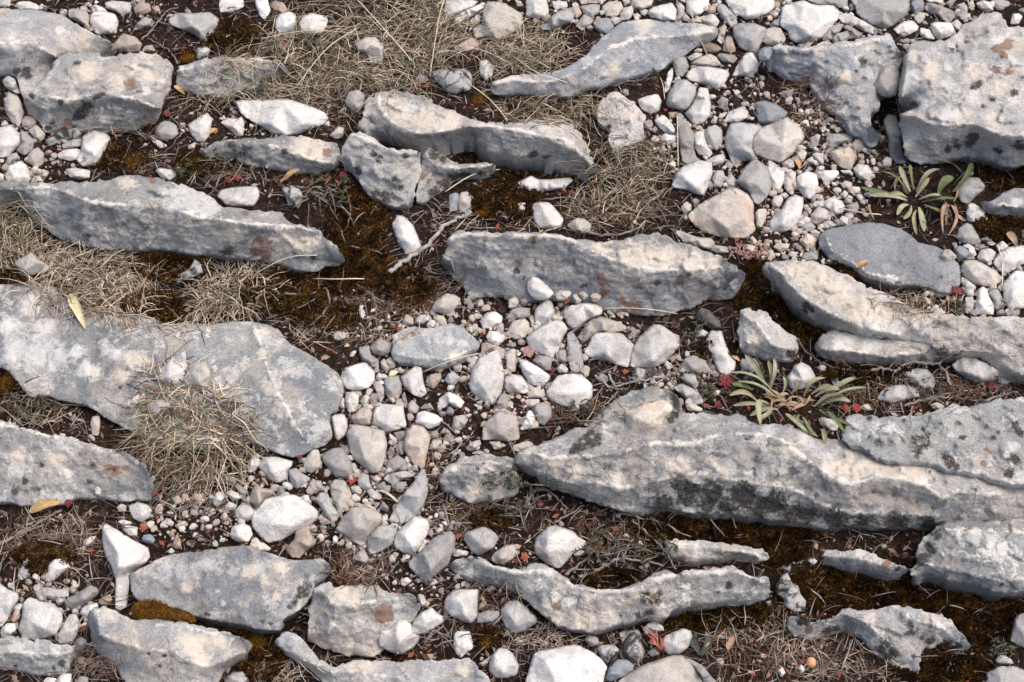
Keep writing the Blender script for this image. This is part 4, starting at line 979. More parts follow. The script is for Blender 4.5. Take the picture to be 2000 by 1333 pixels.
# ------------------------------------------------------------------ loose stones: outlines measured in the photo
# each block: column and row of a 4x enlarged quarter-tile; each line: stone kind, then its outline
STONE_DATA = """
T 0 0
w 110,50 140,15 230,10 300,40 305,80 220,80 150,75
g -30,0 80,-10 85,50 0,60 -40,50
t 530,80 570,65 680,90 700,140 690,210 620,180 540,140
w 695,130 720,95 800,80 900,110 930,170 915,240 880,265 770,275 715,230
w 705,60 745,35 820,70 850,100 720,95
p 815,20 880,5 1030,20 1025,100 960,125 900,90 830,70
o 1040,60 1080,15 1170,25 1185,90 1120,120 1050,110
o 1180,50 1240,45 1255,90 1210,110
g 1040,240 1070,180 1130,130 1190,150 1170,200 1090,230
o 875,350 960,260 1060,290 1115,345 1090,405 1000,415 890,385
b 1110,400 1130,360 1190,350 1220,400
g 1310,160 1370,100 1500,105 1640,95 1715,150 1700,220 1620,330 1560,330 1540,270 1420,230 1320,190
k 1510,410 1540,370 1600,360 1650,390 1620,440 1545,470
w 1710,0 1900,-10 1910,50 1850,90 1715,100
g 1440,80 1480,70 1500,110 1460,120
w 15,630 60,590 120,620 140,680 160,740 90,715 30,670
p 25,790 60,715 140,750 165,800 190,890 150,1000 90,960 40,880
o 165,940 200,905 270,915 290,965 230,1000 210,1020 175,990
p 215,1020 280,970 330,1010 360,1060 320,1110 270,1080
w -60,1010 80,970 150,1040 165,1110 130,1160 60,1230 -60,1240
g 160,1010 220,1050 275,1100 260,1170 190,1220 120,1180 165,1120
p 210,1220 240,1170 300,1150 345,1200 340,1280 280,1320 230,1280
g 35,1290 60,1210 130,1190 150,1230 90,1270 50,1320
w 60,1300 150,1255 210,1290 245,1360 230,1420 130,1450 50,1430 35,1380
k 350,1100 450,1030 600,985 640,1050 580,1090 480,1100 380,1150
g 480,1130 560,1090 640,1085 630,1140 560,1165 490,1165
w 440,1210 500,1170 600,1160 640,1180 600,1250 540,1260 460,1240
w 640,1070 720,1015 830,1040 865,1080 830,1150 800,1230 760,1290 650,1305 590,1250 630,1180
g 1220,1000 1260,950 1320,945 1380,980 1395,1050 1340,1095 1260,1090 1210,1050
w 1170,1060 1230,1090 1310,1140 1250,1160 1190,1110
w 1465,970 1620,880 1660,930 1640,1050 1600,1110 1540,1110 1480,1040
p 1720,960 1770,920 1850,930 1890,905 1910,960 1900,1060 1850,1075 1800,1020
p 1465,1140 1530,1110 1520,1160 1480,1175
w 1832,792 1920,780 2040,784 2240,772 2400,820 2540,880 2568,928 2520,980 2400,1020 2340,1048 2240,1060 2120,1048 2060,1000 1980,960 1880,888
T 0 1
p 240,100 265,45 310,40 345,90
w -20,20 30,30 30,80 -20,85
w 510,-10 580,-20 710,0 700,60 620,72 540,55
w 1210,0 1250,-20 1370,0 1380,40 1330,80 1260,65
w 1690,200 1720,150 1850,130 2000,120 2030,160 2020,230 1980,280 1850,285 1760,270
p 105,720 170,680 240,640 290,680 370,740 390,770 330,810 250,830 160,800
k 1360,880 1400,810 1480,770 1520,690 1570,730 1590,800 1500,840 1420,880
T 1 0
w 0,60 -10,0 90,-10 115,90 70,155 30,130 10,80
o 105,40 140,5 210,20 260,90 200,105 140,80
w 145,170 180,110 260,90 310,110 315,180 280,240 200,260 150,230
w 330,190 360,125 430,100 555,130 565,170 530,250 430,280 350,260
p 770,340 850,290 930,290 1000,360 990,480 890,490 870,420 800,400
w 1480,0 1600,-10 1740,10 1700,50 1560,120 1500,140 1460,120
w 1530,140 1640,80 1780,15 1800,50 1700,120 1560,195
p 1770,80 1800,10 1930,20 2000,60 2080,110 2090,190 2020,250 1900,320 1780,290 1700,300 1690,220 1760,190
o 1540,370 1680,290 1740,330 1740,400 1640,420 1560,400
p 1670,160 1730,110 1760,130 1740,180 1690,190
w 1740,480 1800,465 1860,520 1850,590 1800,635 1750,590
k 1370,560 1430,545 1530,540 1650,535 1680,580 1690,650 1680,700 1560,740 1480,720 1420,650 1380,600
g 1240,620 1280,585 1330,590 1350,630 1300,640
t 690,800 720,720 800,700 850,740 850,790 800,890 750,870
p 570,1060 640,990 690,1000 680,1070 620,1090
p 530,960 570,940 580,990 540,985
k 1460,1130 1540,1170 1570,1210 1490,1160
T 2 0
p 20,0 70,10 90,50 40,50
w 105,0 270,-10 290,80 280,140 200,155 110,130
w 310,40 360,0 430,20 435,60 340,80
g 225,230 290,140 360,90 430,70 490,110 480,160 370,200 300,240
o 440,60 520,50 550,110 500,150 460,100
g 530,50 640,30 690,40 680,100 620,140 560,110
g 495,200 560,110 630,140 630,180 560,230 510,220
u 630,180 660,145 760,140 800,210 750,265 690,265 640,220
o 520,0 690,-10 680,25 560,35
p 700,50 760,10 850,10 875,70 820,130 740,130 700,90
p 760,160 790,130 850,140 855,170 800,195
p 840,130 870,60 940,45 950,100 920,155 860,160
p 930,-10 1110,-20 1090,50 1010,80 940,50
p 860,0 920,0 920,30 880,50
w 1055,90 1090,60 1250,20 1290,80 1280,160 1180,165 1080,140
p 945,120 980,100 1010,130 960,155
g 1280,0 1330,30 1350,90 1350,140 1300,160 1290,90
w 1360,0 1540,-10 1540,50 1480,110 1400,135 1360,90
p 1360,160 1480,130 1540,115 1500,180 1380,180
w 1480,160 1530,115 1580,110 1625,170 1600,215 1540,215
o 1520,90 1560,40 1600,20 1590,100 1540,110
g 1600,80 1610,30 1660,35 1740,120 1765,180 1720,220 1650,160
g 1720,200 1770,180 1890,180 1990,220 1990,260 1920,400 1880,420 1780,380 1730,290
w 1660,5 1760,-40 2050,-40 2055,60 1990,110 1930,140 1830,160 1770,120 1730,110
p 1620,240 1640,205 1680,215 1660,280 1640,350 1600,320
o 1650,340 1680,280 1720,290 1750,400 1700,410 1645,400
p 1370,450 1430,410 1490,420 1480,450 1400,480
b 1480,350 1530,325 1620,360 1640,385 1590,420 1500,410
p 1420,400 1450,375 1490,385 1480,415
t 1600,440 1620,415 1740,430 1765,460 1730,500 1640,480
p 1390,500 1450,450 1550,420 1600,450 1640,510 1560,520 1450,520
w 1350,590 1420,520 1540,520 1690,550 1700,590 1640,690 1600,705 1480,650 1380,630
w 1715,600 1770,490 1830,410 1880,410 1925,490 1920,560 1850,600 1760,590
u 1920,430 1950,375 2000,360 2040,400 2010,470 1940,475
g 1240,460 1310,415 1360,450 1385,530 1340,600 1280,600 1260,520
w 1195,730 1190,690 1215,570 1255,525 1260,590 1230,700
g 1200,800 1220,720 1290,620 1360,620 1440,680 1440,750 1380,850 1330,865 1210,840
w 1345,890 1400,830 1440,760 1460,680 1530,690 1555,800 1550,900 1490,970 1420,975 1380,930
w 975,780 1050,750 1140,735 1170,790 1150,870 1090,895 1010,860
w 1110,940 1180,895 1240,950 1280,1020 1260,1050 1200,1040 1150,1000
o 1220,880 1280,875 1285,920 1230,930
t 1030,950 1090,935 1105,980 1070,1015 1035,1000
g 1070,1020 1120,985 1140,1010 1120,1040
w 1150,1080 1190,1040 1280,1060 1280,1110 1200,1140
t 1285,880 1320,880 1380,970 1430,1060 1420,1160 1440,1230 1500,1270 1400,1290 1330,1270 1310,1150 1290,1000
w 1420,1080 1430,1030 1500,1020 1520,1120 1570,1200 1540,1235 1460,1210 1425,1150
g 1500,1060 1530,990 1590,975 1640,1010 1650,1110 1600,1180 1540,1150
p 1510,1260 1580,1220 1650,1200 1670,1230 1650,1280 1570,1300
g 1600,800 1640,750 1680,780 1690,820 1630,850
g 1640,850 1680,830 1695,855 1660,870
w 1665,930 1700,870 1810,825 1850,880 1840,920 1760,960 1690,960
u 1900,800 1960,785 2060,810 2160,880 2130,920 2060,970 1980,985 1920,960
g 1660,1080 1700,970 1780,955 1900,970 1960,990 1890,1060 1880,1170 1910,1240 1880,1260 1800,1240 1760,1320 1720,1290 1690,1200 1665,1150
p 1870,1100 1930,1000 2020,970 2150,910 2260,1000 2290,1070 2200,1200 2100,1280 1980,1240 1890,1200
w 1220,1290 1250,1255 1280,1270 1275,1310 1240,1310
p 1430,1000 1460,980 1475,1010 1440,1020
g 860,730 870,695 910,700 915,745 880,750
p 1550,960 1580,900 1610,920 1590,970
T 3 0
w 90,190 110,50 200,20 280,0 350,40 510,40 565,95 550,150 490,220 430,290 350,330 220,335 170,310 150,240 100,210
p -40,240 40,210 100,220 140,300 120,345 0,355 -40,330
g 10,200 50,155 95,145 90,210 40,220
p 230,350 290,330 370,320 310,370 250,370
g 300,0 620,-20 625,40 560,65 500,40 380,35
g 640,0 700,-30 1100,-30 1110,70 1080,130 970,210 900,230 800,190 690,110 680,50
w 545,140 560,110 620,100 700,140 850,220 880,245 830,275 760,250 680,195 580,180
t 425,290 500,200 600,185 560,250 510,270 500,310 430,320
g 500,310 520,265 600,250 640,270 630,310 560,340 510,335
t 580,210 620,190 700,240 740,265 710,300 650,310 640,260
p 380,350 440,320 510,340 500,355 400,360
u 1105,40 1130,0 1210,-10 1230,80 1150,120 1120,90
p 1140,130 1170,95 1230,100 1225,150 1180,190 1140,170
t 1215,60 1250,20 1290,25 1440,80 1470,130 1420,180 1370,160 1300,100 1240,90
w 1230,0 1370,-10 1370,40 1290,20
w 975,230 1060,165 1130,160 1180,210 1170,240 1100,275 1020,270
w 1265,190 1300,170 1430,180 1460,230 1450,280 1330,320 1280,260
w 1185,270 1190,220 1260,230 1310,310 1230,310
p 1430,180 1480,150 1515,190 1490,235 1440,210
g 1480,100 1490,40 1530,15 1560,60 1560,130 1510,160
g 1380,30 1420,0 1480,-10 1430,60
w 1620,30 1680,0 1740,20 1765,80 1720,100 1650,60
g 1740,10 1780,-10 1880,10 1900,40 1790,90
p 1560,20 1600,10 1620,60 1570,70
w 1890,190 1910,110 1960,105 1990,130 1960,190
g 1950,80 2000,60 2040,80 2020,130
g 1030,320 1080,300 1120,310 1100,345 1050,340
t 870,530 900,510 1000,500 1030,570 1030,680 1000,750 940,765 870,740 820,660 860,600
d 900,950 930,890 1000,900 1020,960 1050,1050 1055,1180 1080,1280 1000,1280 950,1220 930,1080
g 80,730 130,710 210,690 180,760 150,780
g 320,1080 360,1060 400,1100 380,1150 330,1160
g 450,1080 490,1045 600,1045 665,1065 640,1100 560,1130 470,1180
o 640,1130 690,1080 740,1090 760,1150 720,1190 660,1190
O 480,1180 560,1160 640,1140 700,1220 650,1333 560,1310 500,1240
p 340,1210 370,1190 440,1200 435,1300 390,1270
p 210,1230 240,1180 300,1220 270,1270
p 300,1250 350,1220 370,1280 320,1280
p 100,1280 170,1235 210,1260 210,1310 140,1330
w 660,1320 700,1280 780,1290 820,1350 790,1420 700,1390
p 890,1260 920,1225 970,1240 960,1300 900,1300
g 850,1270 880,1270 900,1310 860,1310
w 0,1245 60,1280 130,1340 130,1410 100,1480 60,1520 30,1470 0,1380
T 2 1
w 1250,100 1280,20 1330,-30 1440,-80 1560,-70 1570,20 1540,110 1500,200 1440,190 1370,150 1245,135
g 1750,90 1800,0 1870,-80 1960,-60 2010,0 2030,130 2000,200 1930,270 1880,250 1860,180 1780,120
w 0,130 60,80 150,40 200,70 300,70 460,55 480,80 420,130 300,160 200,165 100,155
w 20,280 60,250 110,255 100,310 70,330
w 150,270 210,245 290,250 350,310 405,380 390,430 330,470 200,450 170,400
p 425,430 500,370 560,375 620,420 610,480 560,500 480,480
O 1370,360 1440,280 1540,220 1640,170 1700,125 1760,135 1850,190 1890,260 1890,400 1905,470 1830,530 1720,530 1620,520 1520,490 1430,440
p 1315,290 1360,240 1405,270 1400,320 1350,345
p 1335,370 1360,345 1390,380 1350,395
t 1400,240 1430,215 1470,240 1430,290
g 1560,60 1590,0 1650,0 1665,50 1640,130 1570,135
g 1665,80 1710,20 1745,60 1745,130 1670,130
w 1780,10 1860,-10 1880,10 1820,40
p 1895,340 1930,300 1990,300 1985,380 1950,450 1910,430
p 1265,480 1310,470 1440,520 1560,530 1590,570 1550,620 1440,600 1350,570
g 1545,610 1580,580 1690,600 1700,640 1600,650
w 1815,600 1850,580 1900,590 1910,640 1850,650
p 1850,530 1880,510 1920,560 1900,600
w 115,870 140,820 180,805 250,870 330,960 290,1000 180,1000 120,950
p 330,970 370,935 460,930 465,970 420,1010 350,1010
p 465,980 500,950 550,1020 500,1040
p 520,960 560,940 600,980 560,1000
p 610,980 650,950 700,980 680,1010 630,1010
w 170,1130 180,1080 250,1005 310,1020 340,1100 320,1160 230,1215 180,1200
w 395,1100 440,1060 560,1030 650,1035 710,1080 700,1130 600,1160 490,1245 430,1210
p 510,1310 560,1230 620,1160 700,1140 820,1180 900,1220 890,1250 740,1270 650,1270 560,1350
w 105,1310 200,1230 350,1160 400,1180 440,1240 400,1300 380,1380 320,1470 250,1450 140,1400
p -60,1290 0,1180 100,1155 135,1190 140,1250 100,1310 30,1320
g 0,1080 70,1065 140,1080 140,1140 50,1165 -60,1160
p 135,1150 165,1130 180,1200 190,1220 150,1220
p 340,1110 380,1105 370,1150 345,1150
p -30,1010 30,980 55,1030 30,1070 -30,1075
g 60,1010 110,990 135,1020 100,1045 70,1045
p 760,1130 800,1115 810,1150 770,1150
w 1425,1270 1490,1240 1535,1270 1500,1300 1440,1300
n 1430,1120 1470,1070 1540,1090 1620,1170 1640,1230 1560,1250 1500,1200 1440,1170
T 2 2
w 565,100 600,20 640,-60 760,-70 860,-60 960,40 940,90 910,210 820,190 700,140 600,130
w 920,200 940,60 990,-30 1100,-130 1180,-120 1260,-60 1310,-40 1310,40 1250,110 1180,180 1080,215 950,210
g 430,0 430,-60 470,-80 520,0 550,80 560,200 520,250 460,240 440,150 430,50
w 1520,60 1510,0 1550,-80 1640,-80 1660,0 1700,80 1750,160 1740,230 1680,275 1620,250 1570,150
w 1490,90 1510,40 1560,150 1545,200
g 1320,190 1350,130 1420,110 1510,150 1560,240 1480,260 1390,240 1320,230
g 1315,290 1350,250 1430,270 1460,340 1440,380 1360,335
g 1250,360 1330,335 1410,370 1480,420 1495,490 1430,500 1370,460 1300,400
p 1350,510 1400,480 1490,530 1480,555 1380,550
g 1780,190 1790,140 1860,140 1900,190 1880,240 1800,250
k 930,240 980,205 1050,220 1130,225 1195,265 1100,300 1030,290 1000,330 940,290
g 650,290 700,250 750,280 750,320 680,320
w 260,400 330,300 360,270 460,255 540,260 630,340 630,440 570,500 400,515 290,460
w 50,140 120,155 200,200 300,270 290,310 240,355 180,355 130,330 80,250
t 155,160 200,110 280,115 315,160 300,230 260,235 200,200
w -60,300 0,260 80,270 130,350 130,400 90,415 0,400 -60,370
p 125,420 150,360 220,370 260,410 250,445 130,445
g 255,370 270,330 310,320 310,340 275,380
p 95,480 110,455 220,455 210,490 160,525 110,510
g 160,530 190,490 260,475 310,520 310,600 250,665 200,640
w 65,690 100,600 130,540 160,550 185,610 170,670 120,695
p 0,820 120,780 165,800 160,830 50,870 10,860
g 335,130 360,70 420,65 435,170 370,165
p 345,220 390,175 440,220 430,250 370,250
p 530,230 570,190 610,210 600,270 560,290
g 330,700 370,660 385,690 345,720
O 870,550 950,520 1060,480 1150,455 1230,470 1260,520 1240,560 1190,600 1180,650 1130,690 1080,720 990,750 930,730 890,660 880,590
T 2 3
w 170,270 190,200 280,110 350,105 480,150 520,200 580,230 570,280 490,310 450,360 380,440 330,440 250,390 180,330
p 480,330 530,295 570,310 540,345 490,345
p 860,190 890,165 930,200 900,230
p 975,250 1000,220 1040,270
w 80,1400 130,1240 165,1120 200,1090 300,1070 420,1045 500,1035 620,1090 700,1150 745,1210 720,1290 690,1500 80,1500
u 720,1300 740,1240 820,1150 900,1155 960,1200 950,1240 870,1290 800,1320 740,1325
k 660,1070 690,1040 800,1035 840,1080 800,1150 740,1190 690,1140
k 830,1100 860,1020 830,940 900,925 990,920 1020,990 1040,1090 1010,1180 960,1210 900,1150 840,1150
w 1015,910 1060,870 1120,855 1180,890 1190,930 1100,940 1040,960
w 1160,1000 1250,940 1340,910 1400,930 1410,980 1380,1060 1300,1120 1220,1120 1160,1060
g 1055,1100 1100,1060 1160,1080 1150,1120 1090,1130
p 800,1350 870,1290 1000,1205 1150,1150 1250,1120 1330,1120 1380,1160 1450,1250 1490,1333 1480,1480 800,1480
g 1345,1130 1400,1150 1500,1210 1560,1290 1620,1340 1600,1450 1520,1450 1480,1290 1400,1190
o 1600,1150 1640,1140 1660,1180 1630,1210 1600,1190
g -90,760 -40,700 30,680 100,730 200,830 190,870 80,940 0,950 -60,900 -85,830
g 560,1000 600,960 670,980 680,1030 620,1060
T 1 3
w 1820,1200 1840,1120 1900,1060 1960,1070 2000,1100 2060,1200 2040,1270 1960,1300 1870,1300 1820,1250
w 1735,1190 1800,1150 1850,1115 1810,1180 1770,1210
w 1540,1030 1545,960 1570,930 1670,930 1690,1000 1700,1060 1640,1110 1600,1140 1560,1110
w 1465,750 1480,670 1540,610 1610,600 1740,605 1730,720 1730,820 1680,875 1600,850 1500,800
g 1730,800 1800,770 1900,770 1905,820 1850,870 1720,870
w 1215,880 1230,830 1300,780 1370,745 1420,790 1470,820 1470,860 1370,920 1290,955 1220,950
w 955,980 970,910 1060,890 1110,840 1170,840 1215,880 1220,940 1280,970 1270,1010 1230,1060 1140,1115 1060,1100 960,1050
p 1260,680 1270,640 1310,650 1330,700 1300,750
w 1130,530 1180,510 1220,540 1160,580 1130,570
w 1540,340 1570,290 1660,310 1650,340 1560,350
g 1615,190 1640,160 1780,110 1840,140 1900,200 1860,280 1740,345 1690,320 1640,250
p 1830,370 1850,330 1930,270 2010,250 2050,330 1990,380 1930,415 1860,400
g 1185,390 1250,340 1320,270 1390,200 1520,145 1560,190 1555,270 1500,420 1410,490 1320,560 1260,500 1200,440
w 1075,220 1100,160 1160,100 1240,30 1340,60 1360,100 1340,170 1290,270 1240,330 1160,325 1080,280
g 865,230 890,160 950,110 1030,100 1100,110 1100,170 1060,260 980,310 890,335 870,290
p 620,140 660,60 740,-30 860,-50 960,0 995,40 970,100 910,160 860,240 820,275 740,220 680,170
p 750,370 790,320 840,290 890,370 850,410
o 225,290 300,210 310,130 370,95 410,130 470,230 460,260 380,310 340,365 270,355
p -60,290 -40,230 60,240 125,290 80,310 0,310
T 1 2
g 1070,1333 1110,1270 1160,1180 1250,1080 1290,1000 1320,1000 1345,1090 1340,1200 1310,1290 1240,1380 1150,1430 1030,1410
w -40,1370 20,1290 80,1230 250,1195 330,1210 430,1280 490,1333 480,1390 430,1440 300,1500 200,1560 90,1580 20,1520 -30,1460
g 460,1230 500,1180 560,1190 600,1280 640,1340 640,1400 600,1415 540,1380 500,1300
p 575,1110 620,1080 690,1090 740,1170 755,1215 720,1280 690,1333 640,1340 600,1250 580,1180
o 0,1110 50,1150 130,1160 140,1200 60,1250 20,1310 -60,1260 -40,1180
w 10,980 50,910 160,905 290,940 280,980 250,1010 250,1080 180,1110 110,1090 60,1030
g 250,1010 310,990 370,1040 430,1075 390,1110 320,1160 280,1130 260,1070
p 370,960 400,890 440,840 490,850 520,960 500,990 430,1040 380,1010
g 510,900 540,870 590,840 680,830 720,900 760,970 755,1050 690,1075 620,1070 580,1010 525,950
w 580,590 620,570 690,570 720,660 700,740 640,785 610,760 600,700
w 695,480 700,400 810,390 800,500 770,560 720,560
w 650,510 660,460 690,440 690,530 665,525
w 655,280 690,210 790,180 850,165 930,240 925,320 880,370 790,390 700,380 670,330
g 800,60 880,30 900,110 960,150 960,215 900,200 820,150
t 885,60 920,10 960,-20 1050,0 1070,40 1050,95 980,120 910,100
p 970,170 1000,135 1050,220 1020,245 980,210
p 1010,150 1050,125 1090,160 1090,210 1050,220
p 1095,220 1130,200 1150,240 1120,255
w 935,280 960,245 1000,280 970,315 940,300
g 995,310 1030,275 1110,270 1140,320 1140,410 1090,460 1040,480 1010,400
p 910,330 960,310 1005,370 1000,440 970,490 950,430
p 815,470 850,420 885,430 880,500 830,510
g 890,450 900,410 950,410 950,490 900,510
o 735,600 810,530 870,500 910,560 890,660 830,660 760,650
w 900,650 910,560 930,520 1000,490 1150,505 1165,600 1180,670 1080,700 1010,720 960,680
p 705,720 750,650 890,670 1005,700 1025,810 1010,930 960,1030 900,1035 830,980 760,920 720,820
w 1240,640 1260,560 1320,545 1420,580 1465,620 1430,660 1350,690 1280,660
O 1155,790 1170,700 1240,650 1310,670 1365,740 1350,820 1310,1010 1230,970 1170,880 1140,830
w 1130,280 1240,195 1295,210 1310,330 1335,410 1290,445 1220,420 1150,350
o 1325,310 1360,260 1445,250 1450,300 1390,380 1340,360
g 1470,310 1490,260 1540,235 1605,290 1560,340 1520,360
w 1660,360 1680,230 1740,130 1880,70 1910,100 1940,290 1920,400 1850,505 1780,470 1700,420
w 1415,530 1430,450 1500,395 1590,430 1630,480 1600,530 1540,510 1500,480 1480,520
g 1480,560 1510,510 1550,540 1540,580 1500,580
p 1530,690 1540,590 1640,575 1650,640 1600,700
p 1440,720 1470,675 1520,710 1510,730
t 1460,790 1480,730 1530,730 1565,800 1520,810
p 1350,830 1380,770 1450,765 1455,820 1400,860
p 1395,850 1430,820 1475,840 1470,870 1410,870
g 1640,830 1680,790 1750,770 1760,810 1690,865 1640,850
p 1180,500 1220,460 1280,520 1250,570 1190,560
t 1280,530 1320,490 1370,500 1395,540
t 1140,430 1160,395 1185,490 1170,530 1145,490
g 1070,720 1160,700 1170,770 1110,780
p 1040,780 1040,720 1100,760 1105,800 1060,820 1020,800
g 1090,840 1120,780 1160,780 1150,890 1095,870
g 1025,870 1050,820 1085,850 1080,900 1030,920
t 1010,990 1030,930 1110,890 1180,940 1160,980 1060,1040
t 1110,1000 1170,950 1200,970 1190,1020 1120,1020
g 1200,980 1260,980 1270,1020 1210,1020
g 950,1030 990,975 1030,1010 1000,1050
g 990,1080 1030,1040 1150,1015 1250,1030 1230,1060 1130,1080 1080,1130 1040,1110
t 1070,1140 1100,1100 1180,1100 1150,1190 1090,1180
p 900,1080 940,1045 980,1080 940,1120
g 940,1130 1000,1095 1020,1130 1000,1175 950,1160
g 790,1090 820,1025 880,1050 890,1110 910,1150 860,1170 800,1140
p 860,1170 900,1150 980,1200 980,1240 900,1240
p 410,1120 430,1090 510,1090 525,1150 470,1195 420,1180
g 160,1150 200,1130 240,1190 170,1230
w 205,1110 240,1100 290,1120 270,1160 210,1150
p 800,1310 860,1275 930,1300 945,1340 810,1340
g 960,1310 990,1250 1040,1300 1030,1340
o 745,1280 790,1260 830,1280 790,1310
o 40,1070 70,1070 100,1130 60,1120
p 740,1140 800,1130 830,1170 820,1200 750,1190
p 1940,100 1990,60 2030,60 2030,240 1960,250
t 1870,520 1910,410 1980,430 1960,540 1870,555
o 1760,100 1760,20 1800,10 1900,50 1950,100 1900,130 1850,60
p 1820,790 1910,780 1920,840 1860,850
p 1680,880 1740,855 1810,880 1790,900
p 1760,780 1780,650 1850,580 1900,545 2000,570 2045,590 2060,770 1980,790 1850,770
T 1 1
w 1060,430 1100,345 1160,360 1230,430 1270,530 1295,600 1240,650 1180,665 1130,600 1090,520
u 1505,190 1560,170 1590,190 1570,320 1510,320
p 1570,230 1600,170 1650,165 1700,210 1690,320 1640,345 1580,300
g 1870,330 1920,320 1990,370 1960,395 1900,370
p 1365,1080 1400,1020 1480,960 1550,970 1600,1000 1580,1050 1540,1110 1480,1125 1370,1100
p 1140,1180 1170,1120 1230,1150 1230,1210 1150,1210
w 1240,1160 1290,1125 1360,1130 1365,1165 1300,1200 1245,1200
p 1280,1110 1320,1095 1370,1110 1340,1130
p 1380,1150 1400,1125 1470,1140 1485,1180 1430,1200
w 1365,1195 1420,1185 1440,1210 1410,1240
w 805,1100 820,1060 855,1110 840,1160 815,1145
p 600,1280 640,1250 710,1270 700,1310 650,1330 610,1320
w 1745,1180 1800,1110 1870,1100 1925,1140 1920,1190 1830,1230 1770,1240
p 1635,1240 1680,1215 1710,1250 1680,1275
w 1795,1300 1820,1250 1900,1260 1930,1320 1900,1370 1820,1350
p 1870,1220 1930,1190 1940,1240 1920,1290
p 1715,1260 1740,1225 1780,1250 1760,1280
k 200,140 270,115 350,150 380,230 330,300 250,280 230,210
g 960,1000 990,965 1030,980 1000,1005
T 3 1
p 125,140 140,30 190,0 220,10 215,150 160,165
w 220,60 250,20 310,5 380,30 395,110 370,190 330,230 280,210 230,140
w 400,40 430,0 550,0 555,30 500,80 430,90
w 565,0 650,0 640,30 590,20
p 570,110 600,80 660,95 650,140 590,140
w 640,170 660,130 720,130 720,180 670,185
p 560,190 600,155 630,180 600,225
p 600,230 630,190 665,210 650,260 610,255
g 620,300 650,260 700,245 715,290 690,340 640,345
w 345,260 380,235 440,240 480,210 550,215 605,280 590,330 530,355 490,320 440,290 360,290
p 330,350 380,300 440,290 490,330 470,380 400,425 350,400
p 280,300 310,275 345,310 330,345 300,330
t 270,340 310,330 320,400 280,390
w 5,410 40,350 110,300 150,220 210,185 275,215 280,270 250,390 200,450 100,490 20,470
p 20,250 50,195 110,195 120,230 90,300 40,290
p 380,185 430,190 430,230 390,240 350,210
g 415,460 430,400 490,390 545,430 480,455
g 260,420 330,400 375,440 350,480 290,480
w 560,380 580,355 635,370 630,430 570,430
g 510,390 550,375 570,400 550,440 520,410
g 640,390 700,375 730,390 690,415
w 735,345 770,330 790,350 760,365
p 325,480 370,460 410,490 390,520 350,510
O 260,540 310,485 385,540 370,590 310,625 270,590
g 260,690 290,635 370,650 395,680 380,705 290,705
p 40,600 70,570 165,575 160,610 90,640
p 0,620 40,625 60,680 10,700 0,680
o 110,540 130,525 160,550 140,570
g 1470,160 1490,90 1560,50 1650,55 1700,120 1690,150 1620,210 1570,265 1510,255 1480,200
g 1540,20 1590,-10 1610,30 1560,50
w 1545,340 1560,270 1590,250 1670,295 1700,330 1700,370 1620,410 1560,400
g 1465,530 1490,450 1550,405 1600,430 1640,500 1665,560 1610,590 1520,570
t 1660,540 1710,510 1760,545 1740,565
p 1340,670 1380,615 1420,615 1480,675 1450,710 1380,720
u 1450,620 1490,585 1540,600 1610,660 1620,700 1540,690 1480,720
w 1520,590 1560,570 1610,600 1630,660 1600,680 1560,620
p 1630,680 1660,620 1730,605 1785,640 1760,700 1710,740 1640,710
w 1780,590 1830,550 1880,590 1850,630 1790,630
w 1755,720 1800,650 1870,600 2000,585 2050,620 2040,700 1950,760 1870,810 1800,790
p 1500,750 1540,700 1620,700 1690,730 1780,790 1835,840 1800,890 1700,910 1600,890 1530,840 1500,800
w 1510,880 1510,830 1560,850 1630,910 1600,970 1560,960
w 1615,1080 1640,930 1680,905 1710,930 1730,990 1770,1060 1760,1130 1620,1130
g 1720,960 1740,920 1800,930 1835,1000 1830,1060 1780,1095 1750,1010
p 1530,1080 1540,990 1600,980 1615,1050 1590,1120 1550,1120
w 1830,900 1880,830 1930,780 2000,790 2060,830 2060,1060 2000,1080 1880,1090 1840,1000
g 1780,1100 1840,1080 1850,1130 1790,1135
g 1860,1095 1970,1085 1960,1135 1870,1135
g 1970,480 2000,460 2030,540 1980,530
u 1610,590 1680,575 1710,600 1650,630
T 0 2
w 1200,270 1250,220 1340,140 1440,75 1455,120 1465,190 1440,280 1400,340 1320,350 1240,320
p 1420,320 1470,220 1540,150 1600,150 1650,220 1650,340 1600,400 1500,370
p 945,500 1000,460 1100,410 1160,420 1100,490 1040,525 960,520
g 1140,470 1260,450 1380,480 1350,540 1240,580 1200,610 1150,600
p 705,640 720,590 780,580 785,660 770,740 720,740
p 680,745 710,730 745,765 730,785
w 740,1160 760,1135 795,1160 780,1200 745,1195
w 1000,1290 1080,1255 1150,1280 1190,1320 1170,1380 1100,1420 1040,1390
p 910,1300 950,1270 990,1290 980,1333 930,1333
w 1660,1240 1690,1180 1740,1180 1760,1220 1720,1280 1670,1285
w 1765,1190 1800,1165 1860,1190 1880,1230 1820,1255
w 1755,1300 1790,1255 1850,1280 1840,1315 1780,1325
w 1830,1320 1880,1280 1950,1280 2000,1330 1970,1400 1900,1410 1840,1380
w 1930,970 1960,910 2020,880 2040,960 1990,1020 1940,1030
t 1840,1140 1870,1120 1940,1180 1920,1210 1870,1200
t 1740,1080 1800,1050 1850,1090 1830,1130
b 1490,1230 1540,1195 1580,1220 1550,1260
T 0 3
w 810,85 870,110 960,170 1060,230 1160,280 1175,350 1140,400 1060,440 1010,480 1010,560 1000,660 990,740 940,770 900,760 900,660 905,540 870,430 820,340 798,230 798,130
w 920,75 960,60 1030,80 1030,100 960,105
w 950,110 1000,105 1080,120 1070,190 1000,185 960,150
u 1105,210 1120,180 1180,175 1215,220 1190,255 1130,240
w 1790,180 1820,110 1900,85 1960,120 1975,180 1940,240 1840,235
